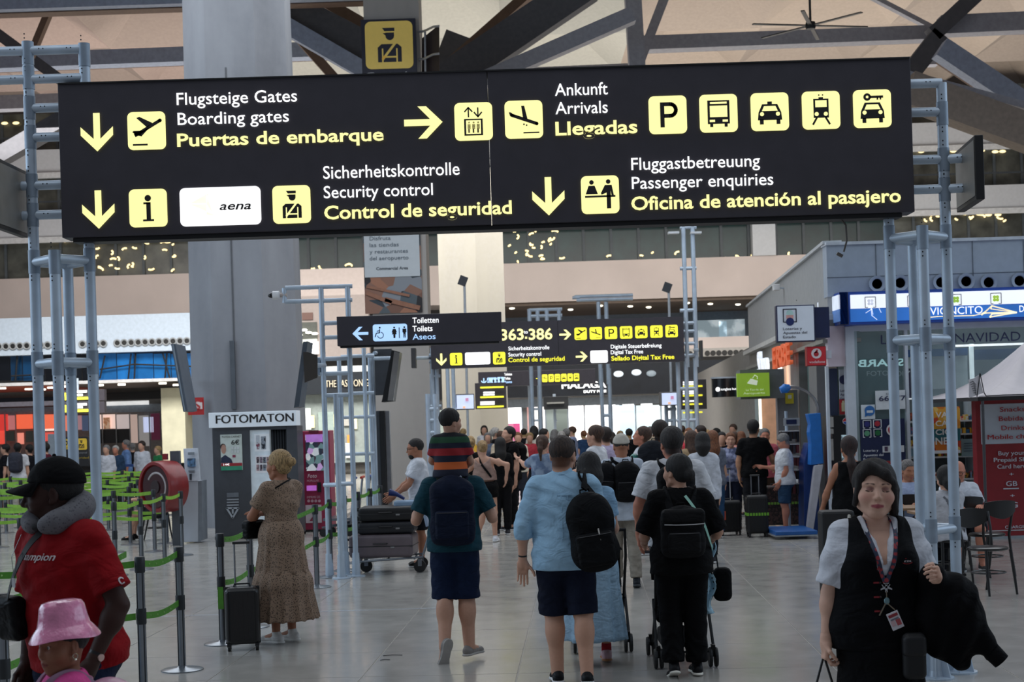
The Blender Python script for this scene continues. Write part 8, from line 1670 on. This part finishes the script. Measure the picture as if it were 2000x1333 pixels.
guy(993, 834, 27.0, 120, '0a0a0c', '111114', 'k', 'man in black looking left with dark sunglasses in the middle crowd', kind='tee', g=1.15, head=(0, 10, 0), pack=('0a0a0c', 'large black backpack on the man with sunglasses in the middle crowd'))
guy(1060, 851, 22.3, -15, cloth_mat('5d6f8c', kind='blotch', col2='8a9ab0', scale=9), '8a94a4', 'b', 'lady with ponytail and mottled blue top left of the blue shirted man', fem=True, hk_='pony', kind='tee', arms={'L': ((-.5, .6, -.3), (-.6, .6, .4)), 'R': ((.2, .3, -1), (0, .5, -1))})
guy(1162, 832, 21.0, 65, 'd5d6da', '4a6a92', 'b', 'man in white polo shirt and jeans walking left behind the blue shirted man', kind='tee', g=1.12, arms=fwd)
guy(1182, 835, 23.5, 20, 'b9adc8', '3a3e4a', 'd', 'man in pale lilac t-shirt beside the man in white polo shirt', kind='tee', g=1.1)
guy(1254, 834, 21.5, 95, 'd5d8de', '33363e', 'b', 'sunburnt man with sunglasses on his head looking up to the left', skin='red', head=(10, 14, 0), g=1.1)
tp = guy(1290, 822, 18.4, -20, '2a2e36', '22242a', 'd', 'tall dark haired man with helmet on his backpack behind the grey haired man', skin='tan', pack=None)
backpack(tp, 'grey black backpack with a teal helmet strapped to its left side', '1b1e24', c=(-.04, -.2, .34), hs=(.16, .1, .25), res=.012); hm_ = tp.acc('bicycle_helmet', 'teal vented helmet strapped beside the grey black backpack', 'helmet'); blob('helmet_shell', [el(tp.TP(-.26, -.18, .33), V3(.07, .11, .14), .02)]+[sub(rc(tp.TP(-.34, -.26+.05*i, .36+.03*(i % 2)), tp.TP(-.34, -.26+.05*i, .24), .012, .012, .006)) for i in range(4)], .009, M('2c7a72', .35), hm_)
guy(1372, 845, 20.0, -5, 'c9ccd4', '15161b', 'k', 'dark haired lady in white blouse and black trousers right of the grey haired man', fem=True, kind='long', hk_='bob', g=1.08)
guy(1349, 842, 23.0, 25, 'b59a78', '4a3a30', 'b', 'lady with long light brown hair left of the white blouse lady', fem=True, hk_='long')
guy(1391, 842, 24.0, 10, '6a6f7c', '2c4a6a', 'r', 'lady with auburn hair close behind the white blouse lady', fem=True, hk_='long')
guy(1427, 846, 26.0, 175, cloth_mat('8d93b0', kind='blotch', col2='4f5674', scale=14), '181c2e', 'r', 'short haired lady in blue floral blouse and dark trousers facing the camera', fem=True, hk_='short', face=True, arms={'L': ((-.15, .1, -1), (.2, .9, -.3)), 'R': ((.15, .1, -1), (-.2, .9, -.3))}, shoe='3a2a22')
guy(1410, 845, 28.5, 175, '0c0d12', '15161c', '0a0b10', 'person in black hood behind the floral blouse lady', kind='long', hk_='bob', group=None)
bt_ = guy(1471, 821, 25.0, -8, '08080a', '1b1b1f', 'k', 'bearded dark haired man in black t-shirt pulling a black suitcase with green band', g=1.1, skin='olive', arms={'L': ((-.25, -.05, -1), (.05, .1, -1)), 'R': ((.4, .25, -.9), (.1, .8, -.5))}, legs={'L': ((-.02, .03, -1), (0, -.03, -1), (0, 1, 0)), 'R': ((.02, .03, -1), (0, -.03, -1), (0, 1, 0))}, head=(15, -5, 0))
guy(1494, 838, 26.6, 180, 'd9707c', '4a3a30', 'g', 'man in coral pink shirt standing behind the man in black t-shirt', kind='long', skin='red')
wm = guy(1530, 848, 24.6, 82, 'd5d7dc', '2c4560', 'g', 'grey haired man in white t-shirt and denim shorts looking down beside the blue machine', bk='shorts', g=1.2, head=(0, -28, 0), skin='red', arms={'L': ((-.1, -.05, -1), (.1, .5, -.9)), 'R': ((.1, .5, -.9), (0, 1, .1))}, shoe='c9c6c2', belly=.1)
guy(1658, 853, 16.6, -3, '0b0b0d', '0d0d10', '2a1512', 'lady with long auburn ponytail and silver clip in black sleeveless top', fem=True, kind='tank', hk_='lowpony', skin='tan', arms={'L': ((-.42, .05, -1), (-.28, .25, -1)), 'R': ((.25, .1, -1), (0, .4, -1))}, g=1.05); hc_ = [o for o in bpy.data.objects if o.name.startswith('person')][-1]
lp = hc_
# suitcases of the right group
suitcase('trolley_case', (PX(1423, 1030, 24.6).x, 24.5, 0), R(10), (.36, .24, .5), M('0d0d10', .6), 'small black wheeled case with orange tag and long white handles', handle=.5, handle_mat=M('cfd2d6', .3, .5)); tg = root('luggage_tag', PX(1414, 1012, 24.3), 'bright orange luggage tag on the small black case', 'tag'); MB().box(PX(1414, 1008, 24.3), (.06, .01, .14)).build('tag_body', M('d9583a', .5), tg, bevel=.003)
bs = suitcase('black_suitcase', (PX(1479, 1036, 24.0).x, 24.0, 0), 0, (.33, .26, .6), M('0c0c0e', .5), 'tall black suitcase with bright green luggage band', handle=.3); MB().box((0, 0, .36), (.336, .266, .045)).build('luggage_band', M('6fb02c', .6), bs)
for px, lb in ((1516, 'brown patterned suitcase with green band left of the man looking down'), (1556, 'brown patterned suitcase with green band right of the man looking down')):
    s_ = suitcase('patterned_suitcase', (PX(px, 1036, 25.7).x, 25.7, 0), 0, (.38, .27, .66), M('4a3230', .6, kind='scribble', col2='1e1718', scale=14), lb); MB().box((0, 0, .42), (.386, .276, .04)).build('luggage_band', M('6fa03a', .6), s_)
pb_ = root('plastic_bag', PX(1562, 945, 25.6), 'white plastic bag resting on the right patterned suitcase', 'bag'); blob('bag_body', [rbx(V3(PX(1560, 950, 25.7))+V3(0, 0, 0), (.14, .1, .13), .08, .03), rc(PX(1560, 938, 25.7), PX(1562, 928, 25.7), .05, .02, .05)], .014, M('c3c4c8', .5), pb_, wr=lambda P: np.stack([np.sin(P[:, 2]*60)*.006, np.sin(P[:, 0]*70)*.006, 0*P[:, 0]], 1))
pbh = root('travel_case', (PX(1634, 1060, 15.9).x, 15.9, 0), 'black upright case behind the shoulder of the airport worker', 'suitcase'); MB().box((PX(1634, 1060, 15.9).x, 15.9, .46), (.34, .25, .9)).build('shell', M('101013', .6), pbh, bevel=.03)
# seated guests at the kiosk
def seated(px, yt, d, yaw, label, **k):
    return Person(px, yt, d, yaw, label, H=k.pop('H', 1.68), pelvis_up=.5, legs={'L': ((-.12, 1, -.05), (0, .1, -1), (0, 1, 0)), 'R': ((.12, 1, -.05), (0, .1, -1), (0, 1, 0))}, arms=k.pop('arms', {'L': ((-.15, .6, -.8), (.3, 1, .1)), 'R': ((.15, .6, -.8), (-.3, 1, .1))}), **k)
p = seated(1772, 905, 18.9+.5, 165, 'seated grey haired lady in pale blue vest top behind the truss posts', fem=True, skin='tan', g=1.15, head=(-30, -10, 0)); p.top('9aa7c4', kind='tank', hem=-.05, neck='wide'); p.bottom('33363e', 'pants'); p.shoes('444444'); p.hair('6f6a68', 'short'); seats = [(p.loc.x, p.loc.y)]
p = seated(1848, 912, 17.0, 12, 'seated lady with shoulder length black hair in pale top, back to the camera', fem=True, g=1.05, head=(-10, -14, 0)); p.top('b9bac0', sleeve=.7, hem=-.04); p.bottom('14151a', 'pants'); p.shoes('222222'); p.hair('0c0a0a', 'bob', vol=1.4); seats.append((p.loc.x, p.loc.y)); r_ = p.acc('bag_strap', 'wide grey bag strap across the back of the seated black haired lady', 'strap'); mb = MB(); strap(mb, [p.TP(*c) for c in ((-.1, -.1, .47), (.0, -.17, .33), (.12, -.16, .15), (.16, -.1, .05))], .04, .005, None, 5); mb.build('strap_band', M('6d6f76', .7), r_, True)
p = seated(1872, 893, 18.6, 178, 'bald man with glasses in white t-shirt seated facing the camera', skin='red', g=1.2, head=(18, -12, 0), face=True); p.top('c9cdd6', sleeve=.75, hem=-.04, srad=.078); p.bottom('22242c', 'shorts'); p.shoes('444444'); mb = MB(); seats.append((p.loc.x, p.loc.y))
for q in (-1, 1): mb.torus(p.T(q*.032, .1, .002), .022*p.hs, .003, p.Rh[:, 1], 14, 6); mb.tube([Vector(p.T(q*.055, .095, .004)), Vector(p.T(q*.078, .0, .004))], .003, 5)
mb.build('glasses', M('1a1a1c', .3), p.o)
p = seated(304, 920, 27.3, 92, 'person in black sandals sitting behind the hose reel, only the legs visible', fem=True, skin='fair', H=1.62, res=.014); p.top('3a3a40', sleeve=.7, hem=-.04); p.bottom('2a2a30', 'shorts', to=.7); p.shoes('0c0c0d', sole='1a1512'); p.hair('4a3122', 'bob'); seats.append((p.loc.x, p.loc.y))
for px, py, w2 in ((767, 1282, .16), (752, 1291, .08)):
    c = FL(px, DY(px, py)); mb = MB(); mb.tube([c+Vector((-w2/2, 0, .004)), c+Vector((0, .02, .006)), c+Vector((w2/2, .005, .004))], .003, 5); mb.build('floor_scrap', M('26262a', .6), None, label='tiny dark %s scrap lying on the tiles before the man in teal' % ('long' if w2 > .1 else 'short'), cat='litter')
for (x, y), rz, lb in zip(seats, (R(-10), R(190), R(0), R(-88)), ('chair under the lady in the pale blue vest', 'chair under the seated black haired lady', 'chair under the bald man', 'chair behind the red hose reel')): chair((x, y, 0), rz, 'black bentwood '+lb)
# people in the left lanes
L_ = [(10, 868, 38, 100, '14141a', 'k', 'dark haired man in black at the far left edge of the queue', 0), (35, 866, 37, 10, 'd0d0d4', 'k', 'man in white t-shirt wearing a dark grey backpack in the left queue', 1), (57, 869, 38.5, 60, '16161c', 'k', 'dark haired person in black waistcoat right of the grey backpack', 0), (208, 870, 39, 170, 'c5c6cc', 'g', 'elderly person in white shirt leftmost behind the blue rail', 0), (226, 871, 40, 175, '2c4058', 'w', 'white haired man in dark blue shirt leaning on the blue rail', 0),
      (246, 860, 42, 110, '6f8fc0', 'g', 'bald man in light blue shirt behind the white haired man', 0), (277, 862, 40, 160, 'c3c5cc', 'd', 'man in light polo with dark backpack straps near the hose reel', 0), (308, 872, 41, 130, '2f7a4a', 'y', 'blonde lady in green top left of the hose stand', 0), (259, 866, 44, 30, '15151a', 'g', 'person in black between the bald man and the light polo man', 0), (88, 866, 37.5, 80, '5a2030', 'k', 'person with dark hair mostly hidden by the left truss posts', 0)]
for px, yt, d, yaw, c, h_, lb, pk2 in L_:
    guy(px, yt, d, yaw, c, '2a2c34' if px > 100 else 'a9a59a', h_, lb, kind='shirt' if px > 200 else 'tee', skin='red' if px in (226, 246) else 'fair', pack=None)
bk_ = [o for o in bpy.data.objects if o.get('label', '').startswith('man in white t-shirt wearing a dark grey')][0]
r_ = root('backpack', bk_.location, 'dark grey rounded backpack in the left queue', 'backpack'); c = V3(bk_.location)+V3(0, -.2, 1.28); blob('pack_body', [rbx(c, (.17, .12, .25), .12, .03)], .02, cloth_mat('3a3b44'), r_); blob('front_pocket', [rbx(c+V3(0, -.1, -.08), (.13, .05, .13), .05, .02)], .02, cloth_mat('34353e'), r_)
# crowd in front of the exit doors
where = [(893, 842), (905, 838), (946, 832), (953, 846), (969, 836), (978, 843), (1012, 845), (1024, 838), (1035, 846), (1064, 838), (1084, 840), (1097, 843), (1117, 834), (1140, 842), (1196, 845), (1213, 842), (1229, 838), (1270, 834), (1302, 836), (1331, 832), (1345, 837), (1367, 830), (1380, 835), (1398, 831), (1407, 842), (1418, 836), (1432, 832), (1447, 835), (1389, 846), (1340, 846), (1044, 833), (1106, 838), (1250, 842), (1436, 838)]
tops = ['d2d3d8', '16171c', '8a94b0', 'c9b8a0', 'd5d6da', '5a6478', 'b03a44', '2c4464', 'e0d8c8', '9aa89a', '101014', 'c48a80']
hs_ = ['k', 'd', 'b', 'g', 'y', 'r', 'w']; hn = {'k': 'black', 'd': 'dark brown', 'b': 'brown', 'g': 'grey', 'y': 'blonde', 'r': 'auburn', 'w': 'white'}; cn = {'d2d3d8': 'white', '16171c': 'black', '8a94b0': 'grey blue', 'c9b8a0': 'sand coloured', 'd5d6da': 'pale', '5a6478': 'slate blue', 'b03a44': 'red', '2c4464': 'navy', 'e0d8c8': 'cream', '9aa89a': 'sage green', '101014': 'black', 'c48a80': 'dusty pink'}
rr_ = random.Random(5); protos = {}
for i, (px, yt) in enumerate(where):
    d = rr_.uniform(31, 46) if px < 1500 else 30; fem = rr_.random() < .45; hc = hs_[(i*3+1) % 7]; tc = tops[(i*5+2) % 12]; yh = HY-(px-CX)*math.tan(ROLL); H = CAMZ-(yt-yh)*d/FOC
    if not 1.45 < H < 1.9: H = max(1.5, min(1.86, H)); d = (CAMZ-H)*FOC/(yt-yh) if abs(yt-yh) > 3 else d
    d = max(28.5, min(60, d)) if px < 1350 else 29+(i*3 % 9)*1.05; key = (fem, 'a' if rr_.random() < .5 else 'b'); yaw = rr_.choice((0, 10, -20, 180, 150, 90, -90, 30))
    if key not in protos:
        protos[key] = None; pr_ = guy(px, yt, 36, 0, tc, '2a2d36', hc, '', fem=fem, H=1.7, hk_=('bob' if fem and key[1] == 'a' else 'pony' if fem else 'short'), res=.02, kind='tee' if key[1] == 'a' else 'shirt', g=1.1, group='distant travellers before the exit doors'); protos[key] = pr_.o; o = pr_.o; first = True
    else: o = copy_tree(protos[key]); first = False
    o.location = (PX(px, yt+20, d).x, d, 0); o.rotation_euler = (0, 0, R(yaw)); o.scale = (H/1.7,)*3
    for c in o.children:
        if c.name.startswith('shirt'): c.material_slots[0].link = 'OBJECT'; c.material_slots[0].material = cloth_mat(tc)
        if c.name.startswith('hair'): c.material_slots[0].link = 'OBJECT'; c.material_slots[0].material = hair_mat(HC[hc])
    spot = 'left of the blue shirted man' if px < 1060 else 'right behind the blue shirted man' if px < 1240 else 'around the tall mast' if px < 1370 else 'near the shop entrances'
    o['label'] = 'traveller with %s hair and %s top, %s' % (hn[hc], cn[tc], spot); o['label'] = o['label'].replace('traveller', 'distant traveller', 1); o['category'] = 'person'; o['group'] = 'distant travellers before the exit doors'
# luggage trolleys parked on the left centre
for i in range(5):
    d = 27+i*.5; x = PX(660+i*16, 960, d).x; t_ = root('luggage_trolley', (x, d, 0), 'parked luggage trolley behind the thin tubes, %s in the nested row' % ('first', 'second', 'third', 'fourth', 'last')[i], 'trolley', 'nested trolleys behind the tubes'); MB().tube([(x-.3, d, .15), (x+.2, d, .2), (x+.3, d, 1.0)], .02, 8).build('frame_tube', steel, t_, True); MB().cyl((x+.3, d-.25, 1.0), (x+.3, d+.25, 1.0), .025, .025, 8).build('handle_bar', M('b03a2c' if i % 2 else '1c3f8a', .5), t_); MB().box((x+.0, d, .3), (.5, .45, .04)).build('platform', steel, t_)
    for dx in (-.25, .2): MB().cyl((x+dx, d-.2, .07), (x+dx, d-.16, .07), .07, .07, 12).build('wheel', black, t_)
slab('poster', 905, 938, 822, 850, 55.97, .03, M('c9bd8a', .6, kind='blotch', col2='a9a89a', scale=3), None, label='yellow and white notice board beside the boy\'s head, far back', cat='board')
slab('yellow_barrier', 880, 1000, 868, 937, 50, .1, M('c9a030', .5), None, label='low yellow barrier far back behind the crowd', cat='barrier')
slab('notice', 839, 854, 822, 848, 55.97, .03, M('b9bdbf', .6), None, label='small pale notice on the far mast left of the boy', cat='notice')
